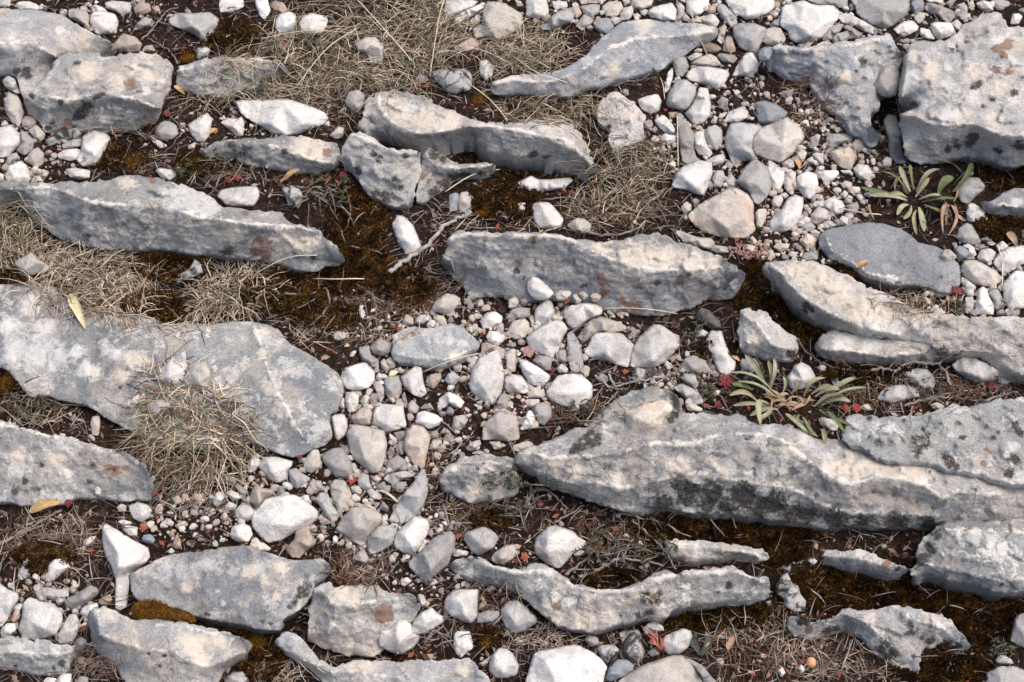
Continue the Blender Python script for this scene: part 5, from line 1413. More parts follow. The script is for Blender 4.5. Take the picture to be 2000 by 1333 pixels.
p 1960,220 2000,195 2040,240 2020,300 1970,280
p 1265,95 1300,45 1360,80 1350,115
p 1360,110 1420,70 1460,75 1400,140
o 1350,250 1380,170 1410,220 1420,290 1370,290
w 1305,310 1340,280 1370,310 1330,335
w 135,500 170,390 220,345 250,360 240,450 200,520 160,535
w 330,510 350,440 420,360 500,355 580,380 570,420 480,480 410,540 350,550
p 620,300 650,230 710,190 755,190 720,240 660,290
g 290,620 350,585 440,600 530,610 540,660 440,690 310,670
g 500,690 600,640 700,570 760,590 770,640 700,700 570,770 510,740
o 525,620 560,580 605,610 570,645
o 770,690 860,640 880,690 830,725 780,725
w 430,690 460,655 500,700 450,730
w -60,540 0,550 50,600 140,630 150,680 110,740 60,840 0,910 -60,920
w 140,920 170,820 180,710 230,660 300,695 420,715 490,790 490,850 440,960 330,1000 180,1000
w 440,970 500,870 540,800 600,795 620,870 600,970 560,1030 460,1035
w 0,930 50,870 120,870 130,920 70,980 10,990
o 90,820 130,725 165,740 150,840 110,855
w 620,780 660,730 760,710 770,740 700,790 690,850 660,860
g 600,1000 640,975 680,1010 640,1060 590,1080
w 440,1310 480,1265 560,1260 565,1333 500,1400 440,1400
w 340,1320 370,1290 440,1300 440,1340 350,1350
k 1750,1300 1820,1245 1900,1250 1940,1300 1900,1400 1760,1380
g 590,1333 620,1280 690,1290 690,1380 600,1390
T 3 2
w 135,290 190,230 200,190 260,165 330,200 375,280 330,340 270,380 190,385 150,340
w 380,210 420,180 460,205 430,235
w 485,290 540,290 605,285 560,340 520,355
k 850,440 880,390 950,345 1080,340 1170,380 1185,440 1100,450 980,490 870,470
g 1005,280 1060,230 1150,215 1240,215 1290,270 1310,320 1300,370 1180,350 1090,320 1030,310
w 390,610 420,595 500,610 550,660 540,705 480,700 410,660
p 720,520 750,495 800,500 820,540 760,545
p 1260,500 1320,480 1385,510 1350,540 1290,530
p 1390,525 1440,490 1495,495 1490,520
g 1430,190 1510,120 1600,120 1750,190 1850,260 1900,310 1860,350 1780,310 1650,330 1550,290 1470,240
T 3 3
w 310,370 350,360 390,385 360,415 320,395
k 110,430 140,400 185,425 170,470 120,460
w 75,1240 110,1215 140,1260 100,1290
w 230,1220 260,1190 290,1230 265,1265
g 1770,1160 1820,1110 1900,1150 1920,1190 1790,1190
g 1690,1400 1700,1260 1790,1210 1930,1205 2010,1240 2100,1300 2100,1480 1690,1480
g 1890,1000 1930,830 1980,790 2080,800 2080,1080 1920,1040
k 50,580 110,500 150,470 190,560 240,580 250,640 300,700 290,780 200,780 130,740 120,660 60,640
"""
ROW0 = [0, 333, 666, 1000]
STONES = []
_c = _r = 0
for ln in STONE_DATA.strip().splitlines():
    f = ln.split()
    if f[0] == 'T':
        _c, _r = int(f[1]), int(f[2])
        continue
    pts = [tuple(map(float, q.split(','))) for q in f[1:]]
    P = np.array([(_c * 500 + x / 4, ROW0[_r] + y / 4) for x, y in pts])
    STONES.append([f[0], P, area(P)])
STONES.sort(key=lambda t: -t[2])


def stone_mesh(kind, P, idx):
    """solid stone broken into a few flat facets; its outline is the measured one"""
    R = random.Random(idx * 13 + 5)
    c = P.mean(axis=0)
    w = P[:, 0].max() - P[:, 0].min()
    h = P[:, 1].max() - P[:, 1].min()
    mn = min(w, h)
    sq = math.sqrt(area(P))
    step = min(4.5, max(2.0, sq / 12))
    big = 0.46 * mn * R.uniform(0.75, 1.1)
    if sq > 60:
        big = min(big, 28 + 0.13 * sq)
    # coarse facets: measured corners, then an inner ring of higher corners
    co = chaikin(P, 1, 0.06 if sq > 30 else 0.11)
    n = len(P)
    up = np.clip(0.5 - (co[:, 1] - c[1]) / h, 0, 1)              # far side of the rim stands higher
    zc = list(big * (0.06 + 0.42 * up) * np.array([R.uniform(0.8, 1.2) for _ in co]))
    inner = []
    tx, ty = R.uniform(-0.25, 0.25), R.uniform(-0.18, 0.10)
    m = R.choice([3, 4, 4, 5]) if sq > 24 else 3
    th0 = R.uniform(0, 6.283)
    cc = c + np.array([R.uniform(-0.06, 0.06) * w, -0.07 * h])
    for j in range(m):
        th = th0 + 6.283 * (j + R.uniform(-0.28, 0.28)) / m
        dv = np.array([math.cos(th), math.sin(th)])
        # distance to the rim in that direction
        tmax = 1e9
        for i in range(len(co)):
            p, q = co[i] - cc, co[(i + 1) % len(co)] - cc
            e = q - p
            den = dv[0] * e[1] - dv[1] * e[0]
            if abs(den) < 1e-9: continue
            t = (p[0] * e[1] - p[1] * e[0]) / den
            s = (p[0] * dv[1] - p[1] * dv[0]) / den
            if t > 0 and 0 <= s <= 1: tmax = min(tmax, t)
        f = R.uniform(0.48, 0.80) if dv[1] < 0.3 else R.uniform(0.40, 0.72)
        q = cc + dv * min(tmax, 3 * sq) * f
        u = (q - c) / (0.5 * np.array([w, h]))
        inner.append((q, big * (1 + tx * u[0] + ty * u[1]) * R.uniform(0.86, 1.06)))
    if R.random() < 0.5:
        inner.append((cc + np.array([R.uniform(-0.1, 0.1) * w, R.uniform(-0.1, 0.1) * h]), big * R.uniform(1.0, 1.14)))
    IP = np.array([q for q, _ in inner]); IZ = [z for _, z in inner]
    ok = inside(IP[:, 0], IP[:, 1], co)
    IP = IP[ok]; IZ = [z for z, k in zip(IZ, ok) if k]
    CX, CF, corig = triangulate(co, IP if len(IP) else np.array([c]))
    allz = np.array(zc + (IZ if len(IP) else [big]))
    CZ = np.array([allz[o] if o >= 0 else 0.2 * big for o in corig])
    # fine points: along the facet edges, and between them
    edges = set()
    for f in CF:
        for i in range(3):
            e = (f[i], f[(i + 1) % 3]); edges.add((min(e), max(e)))
    ol = resample(co, step)
    ep = []
    for (i, j) in edges:
        k = max(2, int(np.linalg.norm(CX[i] - CX[j]) / step))
        t = np.linspace(0, 1, k + 1)[:, None]
        ep.append(CX[i] * (1 - t) + CX[j] * t)
    ep = np.concatenate(ep)
    ep = ep[inside(ep[:, 0], ep[:, 1], ol)]
    if len(ep): ep = ep[dist_poly(ep, ol) > step * 0.4]
    if len(ep):
        key = np.unique(np.round(ep / (step * 0.4)).astype(int), axis=0, return_index=True)[1]
        ep = ep[key]
    grid = hexgrid(ol, step, 0.2, step * 0.5)
    if len(grid) and len(ep):
        d2 = ((grid[:, None, :] - ep[None, :, :]) ** 2).sum(axis=2).min(axis=1)
        grid = grid[d2 > (0.6 * step) ** 2]
    pts = [q for q in (ep, grid) if len(q)]
    X, F, orig = triangulate(ol, np.concatenate(pts) if pts else np.array([c]))
    z = np.full(len(X), -1e9)
    best = np.full(len(X), -1e9)
    for f in CF:                                                     # linear over the coarse facets
        A, B, D = CX[f[0]], CX[f[1]], CX[f[2]]
        den = (B[1] - D[1]) * (A[0] - D[0]) + (D[0] - B[0]) * (A[1] - D[1])
        if abs(den) < 1e-6: continue
        l0 = ((B[1] - D[1]) * (X[:, 0] - D[0]) + (D[0] - B[0]) * (X[:, 1] - D[1])) / den
        l1 = ((D[1] - A[1]) * (X[:, 0] - D[0]) + (A[0] - D[0]) * (X[:, 1] - D[1])) / den
        l2 = 1 - l0 - l1
        s = np.minimum(np.minimum(l0, l1), l2)
        take = s > best
        z[take] = (l0 * CZ[f[0]] + l1 * CZ[f[1]] + l2 * CZ[f[2]])[take]
        best[take] = s[take]
    d = dist_poly(X, ol)
    soft = np.minimum(1, d / 3)
    z = z + soft * (fbm(X, 6 + sq * 0.22, idx * 0.71, 3) * 0.022 * sq + fbm(X, 5, idx * 1.9, 2) * 0.4)
    # broken, uneven outline
    nz = fbm(X, 8, idx * 0.37, 2)
    rim = d < 0.01
    X = np.where(rim[:, None], c + (X - c) * (1 + np.clip(0.9 * nz / max(sq, 12), -0.05, 0.05))[:, None], X)
    return X, F, np.maximum(z, 0.03 * big), big, c


def add_stone(kind, P, idx, buf=None):
    X, F, zr, big, c = stone_mesh(kind, P, idx)
    g = on_ground(float(c[0]), float(P[:, 1].max() - 2))
    base = g[2] + 0.0015
    # stones that lie on or lean against a slab
    if in_slab(c[0], c[1]):
        q = [slab_z(x, y) for x, y in X]
        dif = [a - b * S0 for a, b in zip(q, zr) if a is not None]
        if dif:
            base = max(base, float(np.quantile(dif, 0.85)) + 0.001)
    Z = base + zr * S0
    V = bp(X[:, 0], X[:, 1], Z)
    a, b, cc = V[list(F[0])]
    if np.dot(np.cross(b - a, cc - a), np.array([0, 0, CAM_H]) - a) < 0:
        F = [tuple(reversed(f)) for f in F]
    V, F = close_below(V, F, max(0.006, 0.55 * big * S0), 0.16)
    if buf is not None:
        t = {'w': 0.9, 'p': 0.62, 'o': 0.35, 'O': 0.6, 'g': 0.1, 't': 0.2, 'b': 0.3, 'd': 0.05, 'k': 0.1, 'n': 0.0, 'u': 0.08}[kind]
        buf.add(V, F, t)
        return None
    cen = V.mean(axis=0)
    org = (float(cen[0]), float(cen[1]), float(base))
    me = raw_mesh('stone', V - np.array(org), F, True)
    return link('stone', me, STONE_MATS[kind], origin=org)


N_STONES = 295
gravel = Buf()
records = []
for idx, (kind, P, ar) in enumerate(STONES):
    if idx < N_STONES:
        o = add_stone(kind, P, idx)
        records.append((o, kind, P, ar))
        for q in P:
            pass
    else:
        add_stone(kind, P, idx, gravel)


# labels: what the stone looks like, and which of the named rocks it lies by
def shape_word(P):
    d = P - P.mean(axis=0)
    ev = np.sqrt(np.maximum(np.linalg.eigvalsh(d.T @ d), 1e-6))
    r = ev[1] / ev[0]
    if r > 2.1: return 'elongated'
    if r > 1.6: return 'long'
    hull = len(P)
    if hull <= 5: return 'angular'
    return 'blocky' if hull <= 7 else 'rounded'


def size_word(a):
    s = math.sqrt(a)
    return 'large' if s > 75 else 'middle-sized' if s > 48 else 'small' if s > 28 else 'tiny'


def where(P):
    c = P.mean(axis=0)
    best = None
    on = None
    for s in SLABS:
        Q = np.array(s['poly'])
        lo, hi = Q.min(axis=0), Q.max(axis=0)
        if (c >= lo).all() and (c <= hi).all() and inside(np.array([c[0]]), np.array([c[1]]), Q)[0]:
            on = s
        d = ((Q - c) ** 2).sum(axis=1).min()
        if best is None or d < best[0]:
            best = (d, s, Q)
    if on is not None:
        return 'lying against ' + on['short']
    _, s, Q = best
    x0, y0 = Q[:, 0].min(), Q[:, 1].min()
    x1, y1 = Q[:, 0].max(), Q[:, 1].max()
    k = np.argmin(((Q - c) ** 2).sum(axis=1))
    dx = c[0] - min(max(c[0], x0), x1)
    dy = c[1] - min(max(c[1], y0), y1)
    if abs(dx) < 1 and abs(dy) < 1:
        dx, dy = c - Q[k]
    if abs(dx) > abs(dy) * 1.2:
        return ('right of ' if dx > 0 else 'left of ') + s['short']
    return ('below ' if dy > 0 else 'above ') + s['short']


SPECIAL = {}
groups = {}
for rec in records:
    o, kind, P, ar = rec
    base = '%s %s %s stone' % (size_word(ar), COLOUR_WORD[kind], shape_word(P))
    groups.setdefault((base, where(P)), []).append(rec)
ORD = ['leftmost', 'second from left', 'third from left', 'fourth from left', 'fifth from left', 'sixth from left', 'seventh from left', 'eighth from left', 'ninth from left']
for (base, wh), recs in groups.items():
    if len(recs) == 1:
        tag(recs[0][0], base + ' ' + wh, 'stone', 'loose stones')
        continue
    recs.sort(key=lambda r: r[2][:, 0].mean())
    for j, r in enumerate(recs):
        word = 'rightmost' if j == len(recs) - 1 else ORD[min(j, 8)]
        tag(r[0], base + ' ' + wh + ', ' + word, 'stone', 'loose stones')

# ------------------------------------------------------------------ gravel between the stones
def ico():
    t = (1 + 5 ** 0.5) / 2
    v = np.array([(-1, t, 0), (1, t, 0), (-1, -t, 0), (1, -t, 0), (0, -1, t), (0, 1, t), (0, -1, -t), (0, 1, -t), (t, 0, -1), (t, 0, 1), (-t, 0, -1), (-t, 0, 1)], float)
    v /= np.linalg.norm(v[0])
    f = [(0, 11, 5), (0, 5, 1), (0, 1, 7), (0, 7, 10), (0, 10, 11), (1, 5, 9), (5, 11, 4), (11, 10, 2), (10, 7, 6), (7, 1, 8), (3, 9, 4), (3, 4, 2), (3, 2, 6), (3, 6, 8), (3, 8, 9), (4, 9, 5), (2, 4, 11), (6, 2, 10), (8, 6, 7), (9, 8, 1)]
    return v, f


def subdiv(v, f):
    v = list(map(tuple, v)); cache = {}; out = []

    def mid(a, b):
        k = (min(a, b), max(a, b))
        if k not in cache:
            m = (np.array(v[a]) + np.array(v[b])) / 2
            v.append(tuple(m / np.linalg.norm(m)))
            cache[k] = len(v) - 1
        return cache[k]
    for a, b, c in f:
        d, e, g = mid(a, b), mid(b, c), mid(c, a)
        out += [(a, d, g), (d, b, e), (g, e, c), (d, e, g)]
    return np.array(v), out


ICO1 = ico()
ICO2 = subdiv(*ICO1)
PEB = []
for i in range(14):
    v, f = ICO2
    v = v.copy()
    for _ in range(7):
        n = rng.normal(size=3); n /= np.linalg.norm(n)
        h = rng.uniform(0.45, 0.85)
        dd = v @ n
        v = v - np.maximum(dd - h, 0)[:, None] * n
    v *= np.array([1, rng.uniform(0.6, 0.95), rng.uniform(0.45, 0.75)])
    PEB.append((v, f))
PEB_S = []
for i in range(10):
    v, f = ICO1
    PEB_S.append((v * np.array([1, rng.uniform(0.6, 0.95), rng.uniform(0.45, 0.75)]) * rng.uniform(0.8, 1.2, (12, 1)), f))

GZ = [(1250, 25, 330, 45, 420, 9), (1700, 40, 270, 60, 420, 9), (1400, 250, 130, 130, 520, 8), (1590, 330, 120, 150, 620, 9), (60, 300, 100, 70, 200, 9),
      (200, 25, 140, 40, 130, 8), (850, 770, 190, 160, 560, 9), (660, 970, 190, 90, 340, 9), (1000, 640, 170, 70, 240, 9), (1120, 640, 130, 70, 160, 9),
      (400, 1015, 110, 50, 170, 8), (1900, 560, 100, 90, 260, 9), (1560, 480, 80, 60, 260, 8), (80, 1190, 100, 70, 160, 8), (1330, 740, 90, 50, 160, 7),
      (760, 1040, 140, 60, 300, 7), (1650, 250, 80, 80, 200, 8), (1010, 780, 80, 60, 220, 7), (700, 620, 130, 50, 160, 5), (900, 1110, 160, 60, 220, 6), (450, 250, 120, 40, 120, 5),
      (1000, 660, 1150, 760, 900, 5), (-170, 600, 150, 800, 900, 14), (2170, 600, 150, 800, 900, 14), (1000, -140, 1300, 120, 1300, 13), (1000, 1490, 1300, 110, 1000, 14)]


def pebble(px, py, r, tint):
    if in_slab(px, py):
        return
    g = on_ground(px, py)
    v, f = PEB[random.randrange(len(PEB))] if r > 3.4 else PEB_S[random.randrange(len(PEB_S))]
    a = random.uniform(0, 6.283)
    tl = random.gauss(0, 0.25)
    ca, sa = math.cos(a), math.sin(a)
    M = np.array([[ca, -sa, 0], [sa, ca, 0], [0, 0, 1]]) @ np.array([[1, 0, 0], [0, math.cos(tl), -math.sin(tl)], [0, math.sin(tl), math.cos(tl)]])
    rr = r * S0
    gravel.add(v @ M.T * rr + g + np.array([0, 0, rr * 0.3]), f, tint)


for (x, y, rx, ry, n, sz) in GZ:
    for _ in range(int(n * 0.75)):
        a = random.uniform(0, 6.283); q = math.sqrt(random.random())
        r = sz * random.choice([0.24, 0.34, 0.45, 0.55, 0.68, 0.82, 1.0, 1.2])
        pebble(x + rx * q * math.cos(a), y + ry * q * math.sin(a), r, min(1, max(0, random.gauss(0.48, 0.26))))
GRAVEL_MAT = tint_material('gravel', [(0.0, (0.23, 0.235, 0.24)), (0.2, (0.27, 0.245, 0.225)), (0.35, (0.37, 0.29, 0.235)), (0.62, (0.46, 0.42, 0.37)), (1.0, (0.58, 0.565, 0.54))], 0.9, 90)
o = link('gravel', gravel.mesh('gravel', smooth=False), GRAVEL_MAT)
tag(o, 'small pale gravel chips filling the gaps between the stones', 'gravel', kind='stuff')

# ------------------------------------------------------------------ moss
moss = Buf()
for (x, y, rx, ry) in MOSS:
    n = int(rx * ry * 0.34)
    for _ in range(n):
        a = random.uniform(0, 6.283); q = math.sqrt(random.random()) * 1.05
        px, py = x + rx * q * math.cos(a), y + ry * q * math.sin(a)
        if in_slab(px, py):
            continue
        g = on_ground(px, py) + np.array([0, 0, 0.003])
        t = min(1, max(0, random.random() ** 1.7 * 0.8 + 0.5 * noise.noise((px / 22, py / 16, 4.4))))
        for k in range(3):
            b = random.uniform(0, 6.283)
            L = random.uniform(2.5, 7) * S0
            dv = np.array([math.cos(b), math.sin(b), 0.0])
            w = np.array([-math.sin(b), math.cos(b), 0.0]) * 1.1 * S0
            tip = g + dv * L * 0.8 + np.array([0, 0, L])
            moss.add([g - w, g + w, tip, g + dv * L * 0.3 + np.array([0, 0, L * 0.9])], [(0, 1, 2), (0, 2, 3), (1, 3, 2)], t)
MOSS_MAT = tint_material('moss', [(0.0, (0.016, 0.010, 0.005)), (0.3, (0.07, 0.034, 0.011)), (0.55, (0.13, 0.058, 0.015)), (0.8, (0.17, 0.10, 0.026)), (1.0, (0.42, 0.20, 0.04))], 1.0, 30, 0.05)
o = link('moss', moss.mesh('moss', smooth=False), MOSS_MAT)
tag(o, 'dark rusty brown moss carpeting the hollows between the slabs', 'moss', kind='stuff')

# the thick cushion and small ochre pads
def moss_cushion(poly, label, tint_hi, hgt):
    P = np.array(poly, float)
    ol = resample(chaikin(P, 2), 3)
    X, F, orig = triangulate(ol, hexgrid(ol, 3, 0.25, 1.5))
    d = dist_poly(X, ol)
    zr = hgt * (1 - np.exp(-d / (hgt * 0.45))) + fbm(X, 8, 4.4, 3) * 2.0
    base = on_ground(*P.mean(axis=0))[2]
    q = [slab_z(x, y) for x, y in X]
    dif = [a - b * S0 for a, b in zip(q, zr) if a is not None]
    if len(dif) > len(X) * 0.3:
        base = max(base, float(np.quantile(dif, 0.8)))
    V = bp(X[:, 0], X[:, 1], base + zr * S0)
    a, b, cc = V[list(F[0])]
    if np.dot(np.cross(b - a, cc - a), np.array([0, 0, CAM_H]) - a) < 0:
        F = [tuple(reversed(f)) for f in F]
    top = V.copy()
    V, F = close_below(V, F, 0.015, 0.1)
    cen = V.mean(axis=0); org = (float(cen[0]), float(cen[1]), float(base))
    root = bpy.data.objects.new('moss_cushion', None)
    C.objects.link(root); root.location = org
    me = raw_mesh('cushion', V - np.array(org), F, True, {'tint': np.full(len(V), tint_hi * 0.6)})
    link('cushion', me, MOSS_MAT, root)
    tb = Buf()
    for p in top:
        for k in range(6):
            g = p + rng.normal(0, 1.2 * S0, 3) * np.array([1, 1, 0.2])
            dv = rng.normal(size=3); dv[2] = abs(dv[2]) + 0.7; dv /= np.linalg.norm(dv)
            L = random.uniform(2.5, 6) * S0
            w = np.cross(dv, [0.3, 0.8, 0.2]); w = w / np.linalg.norm(w) * 0.8 * S0
            tb.add([g - w, g + w, g + dv * L, g + w * 0.2 + dv * L * 0.6 + np.array([0, 0, S0])], [(0, 1, 2), (0, 2, 3), (1, 3, 2)], min(1, max(0, random.gauss(tint_hi + 0.05, 0.18))))
    t = link('moss_tuft', tb.mesh('moss_tuft', org, False), MOSS_MAT, root)
    tag(t, kind='stuff')
    tag(root, label, 'moss')


def TP(c, r, pts):
    return [(c * 500 + x / 4, ROW0[r] + y / 4) for x, y in pts]


moss_cushion(TP(0, 3, [(1020,770),(1070,705),(1180,690),(1270,710),(1350,770),(1450,790),(1540,830),(1500,862),(1350,842),(1150,838),(1060,828)]), 'long rusty orange moss cushion between two slabs at bottom left', 0.8, 12)
moss_cushion(TP(0, 3, [(1935,960),(1990,905),(2080,930),(2120,1000),(2080,1080),(1990,1090),(1950,1040)]), 'ochre moss pad at the right tip of the blunt rock', 0.75, 10)
moss_cushion(TP(0, 0, [(1395,440),(1440,410),(1500,405),(1530,450),(1480,490),(1410,480)]), 'small ochre moss pad beside the white-rimmed slab', 0.9, 8)
moss_cushion(TP(0, 0, [(950,1250),(990,1230),(1050,1240),(1050,1280),(970,1290)]), 'tiny orange moss pad above the long ridged slab', 0.9, 7)
moss_cushion(TP(0, 0, [(830,1150),(880,1120),(915,1150),(880,1190),(835,1180)]), 'tiny orange moss pad right of a white stone pair', 0.9, 7)
moss_cushion(TP(1, 0, [(1680,790),(1730,720),(1800,720),(1830,760),(1760,820),(1700,830)]), 'ochre moss pad right of the black and white stone', 0.85, 8)
moss_cushion(TP(1, 3, [(1750,1020),(1780,960),(1850,960),(1860,1020),(1800,1070),(1760,1060)]), 'ochre moss pad right of a white cube-like stone', 0.85, 8)
moss_cushion(TP(1, 1, [(1700,350),(1740,300),(1820,290),(1830,330),(1770,370)]), 'orange moss pad beside a pair of round stones', 0.95, 6)
moss_cushion(TP(0, 2, [(-40,330),(0,270),(60,280),(110,350),(80,400),(0,400)]), 'ochre moss pad at the left edge below the flat slab', 0.85, 8)

# ------------------------------------------------------------------ grass and litter
STRAW = tint_material('dry_grass_blades', [(0.0, (0.085, 0.045, 0.035)), (0.25, (0.20, 0.125, 0.095)), (0.5, (0.42, 0.33, 0.245)), (0.72, (0.60, 0.50, 0.375)), (0.84, (0.74, 0.66, 0.52)), (0.86, (0.11, 0.125, 0.065)), (1.0, (0.23, 0.24, 0.13))], 0.8, 60)
TWIG = tint_material('weathered_twigs', [(0.0, (0.10, 0.075, 0.065)), (0.4, (0.20, 0.17, 0.155)), (0.75, (0.30, 0.275, 0.26)), (1.0, (0.42, 0.40, 0.38))], 0.9, 120)


def blade(buf, g, az, L, r, lift, tint, curl=1.0, sides=3, seg=6):
    """one arching blade from g; L metres long"""
    P = [g]
    el = lift
    p = g.copy()
    ds = L / seg
    for k in range(seg):
        p = p + ds * np.array([math.cos(az) * math.cos(el), math.sin(az) * math.cos(el), math.sin(el)])
        el -= curl * random.uniform(0.15, 0.42)
        az += random.gauss(0, 0.16) * curl
        el = max(el, -0.9)
        if p[2] < g[2] + 0.001:
            p[2] = g[2] + 0.001; el = max(el, 0.02)
        P.append(p.copy())
    R = np.linspace(r, r * 0.35, seg + 1)
    V, F = tube(P, R, sides)
    buf.add(V, F, tint)


def pick_tint(green):
    if random.random() < green * 0.75:
        return random.uniform(0.87, 1.0)
    if random.random() < 0.22:
        return random.uniform(0.0, 0.3)
    return min(0.84, max(0.0, random.gauss(0.6, 0.2)))


# areas of matted dry grass (x, y, rx, ry, blades, length px, green share, lift)
MATS = [(700, 70, 190, 80, 1300, 60, 0.28, 0.7), (560, 140, 170, 45, 700, 60, 0.3, 0.7), (760, 140, 120, 50, 500, 55, 0.3, 0.7), (520, 185, 170, 22, 330, 55, 0.2, 0.6), (640, 215, 60, 40, 170, 50, 0.3, 0.7),
        (890, 60, 70, 70, 330, 60, 0.3, 0.8), (1030, 110, 90, 40, 480, 55, 0.2, 0.9), (970, 110, 50, 40, 190, 50, 0.4, 0.9), (1080, 215, 110, 32, 520, 45, 0.35, 0.7), (1225, 320, 90, 50, 520, 45, 0.35, 0.7),
        (1200, 400, 110, 40, 460, 45, 0.3, 0.6), (30, 430, 55, 60, 360, 55, 0.35, 0.8), (70, 510, 70, 40, 330, 55, 0.25, 0.7), (180, 560, 130, 55, 950, 50, 0.15, 0.6), (150, 500, 90, 30, 280, 45, 0.2, 0.5),
        (720, 610, 150, 60, 460, 38, -1, 0.5), (830, 560, 90, 40, 200, 38, -1, 0.5), (1585, 195, 70, 55, 560, 28, -1, 0.5), (1790, 590, 90, 30, 330, 32, 0.1, 0.5),
        (100, 1060, 110, 50, 420, 42, -1, 0.4), (700, 1110, 60, 36, 320, 30, -1, 0.7), (1450, 1265, 90, 60, 260, 42, -1, 0.8), (1570, 1285, 80, 45, 260, 42, -1, 0.8),
        (960, 1155, 60, 34, 240, 32, -1, 0.6), (560, 1310, 60, 30, 160, 40, 0.0, 0.6), (60, 800, 70, 30, 160, 30, 0.2, 0.4), (190, 1290, 50, 36, 300, 28, -1, 0.5), (330, 640, 90, 20, 110, 36, 0.2, 0.5),
        (1420, 440, 40, 20, 60, 26, 0.1, 0.4), (1060, 1250, 60, 14, 120, 28, 0.0, 0.5), (880, 1010, 80, 30, 240, 30, -1, 0.5), (1150, 800, 70, 30, 160, 28, 0.2, 0.4), (290, 255, 110, 22, 130, 32, 0.15, 0.4), (240, 320, 90, 24, 240, 26, -1, 0.5), (420, 330, 80, 24, 140, 40, 0.3, 0.6),
        (1320, 740, 60, 26, 160, 28, -1, 0.5), (1720, 760, 120, 40, 320, 32, -1, 0.5), (1880, 760, 100, 30, 280, 30, -1, 0.5), (840, 900, 20, 60, 120, 26, 0.1, 0.3), (1650, 1300, 120, 30, 160, 30, 0.0, 0.4), (610, 640, 70, 30, 180, 34, 0.1, 0.4), (1060, 440, 120, 20, 110, 28, 0.1, 0.4),
        (900, 430, 60, 30, 80, 32, 0.05, 0.4), (-140, 500, 110, 140, 420, 55, 0.2, 0.7), (600, -120, 300, 90, 600, 55, 0.2, 0.7), (2160, 1150, 110, 160, 360, 45, -1, 0.6), (500, 1460, 300, 80, 460, 45, -1, 0.6)]
grass = Buf()
for (x, y, rx, ry, n, L, gr, lift) in MATS:
    for _ in range(int(n * 0.72)):
        a = random.uniform(0, 6.283); q = math.sqrt(random.random())
        px, py = x + rx * q * math.cos(a), y + ry * q * math.sin(a)
        if noise.noise((px / 28, py / 20, 6.1)) < -0.22:
            continue
        g = np.array(surf(px, py))
        blade(grass, g, random.uniform(0, 6.283), L * random.uniform(0.4, 1.8) * S0, random.uniform(0.6, 1.2) * S0, random.uniform(0.05, 1) * lift, (pick_tint(gr) if gr >= 0 else random.choice([0.05, 0.15, 0.28, 0.4, 0.62])), random.uniform(0.5, 1.4) if gr >= 0 else random.uniform(0.8, 2.2))
o = link('dry_grass', grass.mesh('dry_grass'), STRAW)
tag(o, 'matted dry grass and straw lying between and over the rocks', 'grass', kind='stuff')

def in_moss(px, py):
    return any(((px - x) / rx) ** 2 + ((py - y) / ry) ** 2 < 0.9 for (x, y, rx, ry) in MOSS)


litter = Buf()
for _ in range(17500):
    px, py = random.uniform(-260, 2260), random.uniform(-200, 1540)
    if in_slab(px, py) or noise.noise((px / 90, py / 60, 8.8)) < -0.12 or (in_moss(px, py) and random.random() < 0.65):
        continue
    g = on_ground(px, py) + np.array([0, 0, 0.001])
    blade(litter, g, random.uniform(0, 6.283), random.uniform(12, 64) * S0, random.choice([0.6, 0.8, 1.0, 1.3, 2.0]) * S0, random.uniform(0, 0.6), random.choice([0.05, 0.2, 0.4, 0.55, 0.7, 0.9]), random.uniform(0.4, 1.2), 3, 4)
o = link('twig_litter', litter.mesh('twig_litter'), TWIG)
tag(o, 'thin grey and brown twig litter strewn over the dark soil', 'twig litter', kind='stuff')

# bits of bark, leaf and root on the soil
scrap = Buf()
for _ in range(34000):
    px, py = random.uniform(-260, 2260), random.uniform(-200, 1540)
    if in_slab(px, py):
        continue
    g = on_ground(px, py) + np.array([0, 0, 0.001])
    az = random.uniform(0, 6.283); L = random.uniform(3, 10) * random.choice([0.7, 1, 1.3, 2.0]) * S0
    dv = np.array([math.cos(az), math.sin(az), random.uniform(-0.1, 0.3)])
    sd_ = np.array([-math.sin(az), math.cos(az), random.uniform(-0.3, 0.3)]) * L * random.uniform(0.08, 0.3)
    th = np.array([0, 0, 0.6 * S0])
    V = [g, g + dv * L * 0.5 + sd_, g + dv * L, g + dv * L * 0.5 - sd_, g + dv * L * 0.5 + th * 2]
    scrap.add(V, [(0, 1, 4), (1, 2, 4), (2, 3, 4), (3, 0, 4), (3, 2, 1, 0)], random.random())
SCRAP = tint_material('leaf_litter', [(0.0, (0.03, 0.02, 0.015)), (0.3, (0.09, 0.058, 0.043)), (0.55, (0.20, 0.135, 0.105)), (0.85, (0.36, 0.28, 0.22)), (0.89, (0.46, 0.41, 0.35)), (0.905, (0.24, 0.06, 0.045)), (1.0, (0.30, 0.10, 0.07))], 0.9, 80)
o = link('leaf_litter', scrap.mesh('leaf_litter', smooth=False), SCRAP)
tag(o, 'crumbled brown leaf litter scattered over the soil', 'leaf litter', kind='stuff')


def tuft(x, y, rx, ry, n, L, gr, lift, label, centre_pull=1.0):
    b = Buf()
    org = np.array(surf(x, y))
    for _ in range(n):
        a = random.uniform(0, 6.283); q = math.sqrt(random.random()) * centre_pull
        px, py = x + rx * q * math.cos(a), y + ry * q * math.sin(a)
        g = np.array(surf(px, py))
        out = math.atan2(-math.sin(a), math.cos(a)) + random.gauss(0, 1.5)
        blade(b, g, out, L * random.uniform(0.5, 1.2) * S0, random.uniform(0.9, 1.5) * S0, random.uniform(0.15, 1) * lift, pick_tint(gr), random.uniform(0.8, 2.1), seg=8)
    o = link('dry_grass_tuft', b.mesh('dry_grass_tuft', org), STRAW, origin=tuple(org))
    tag(o, label, 'grass tuft', 'dry grass tufts')


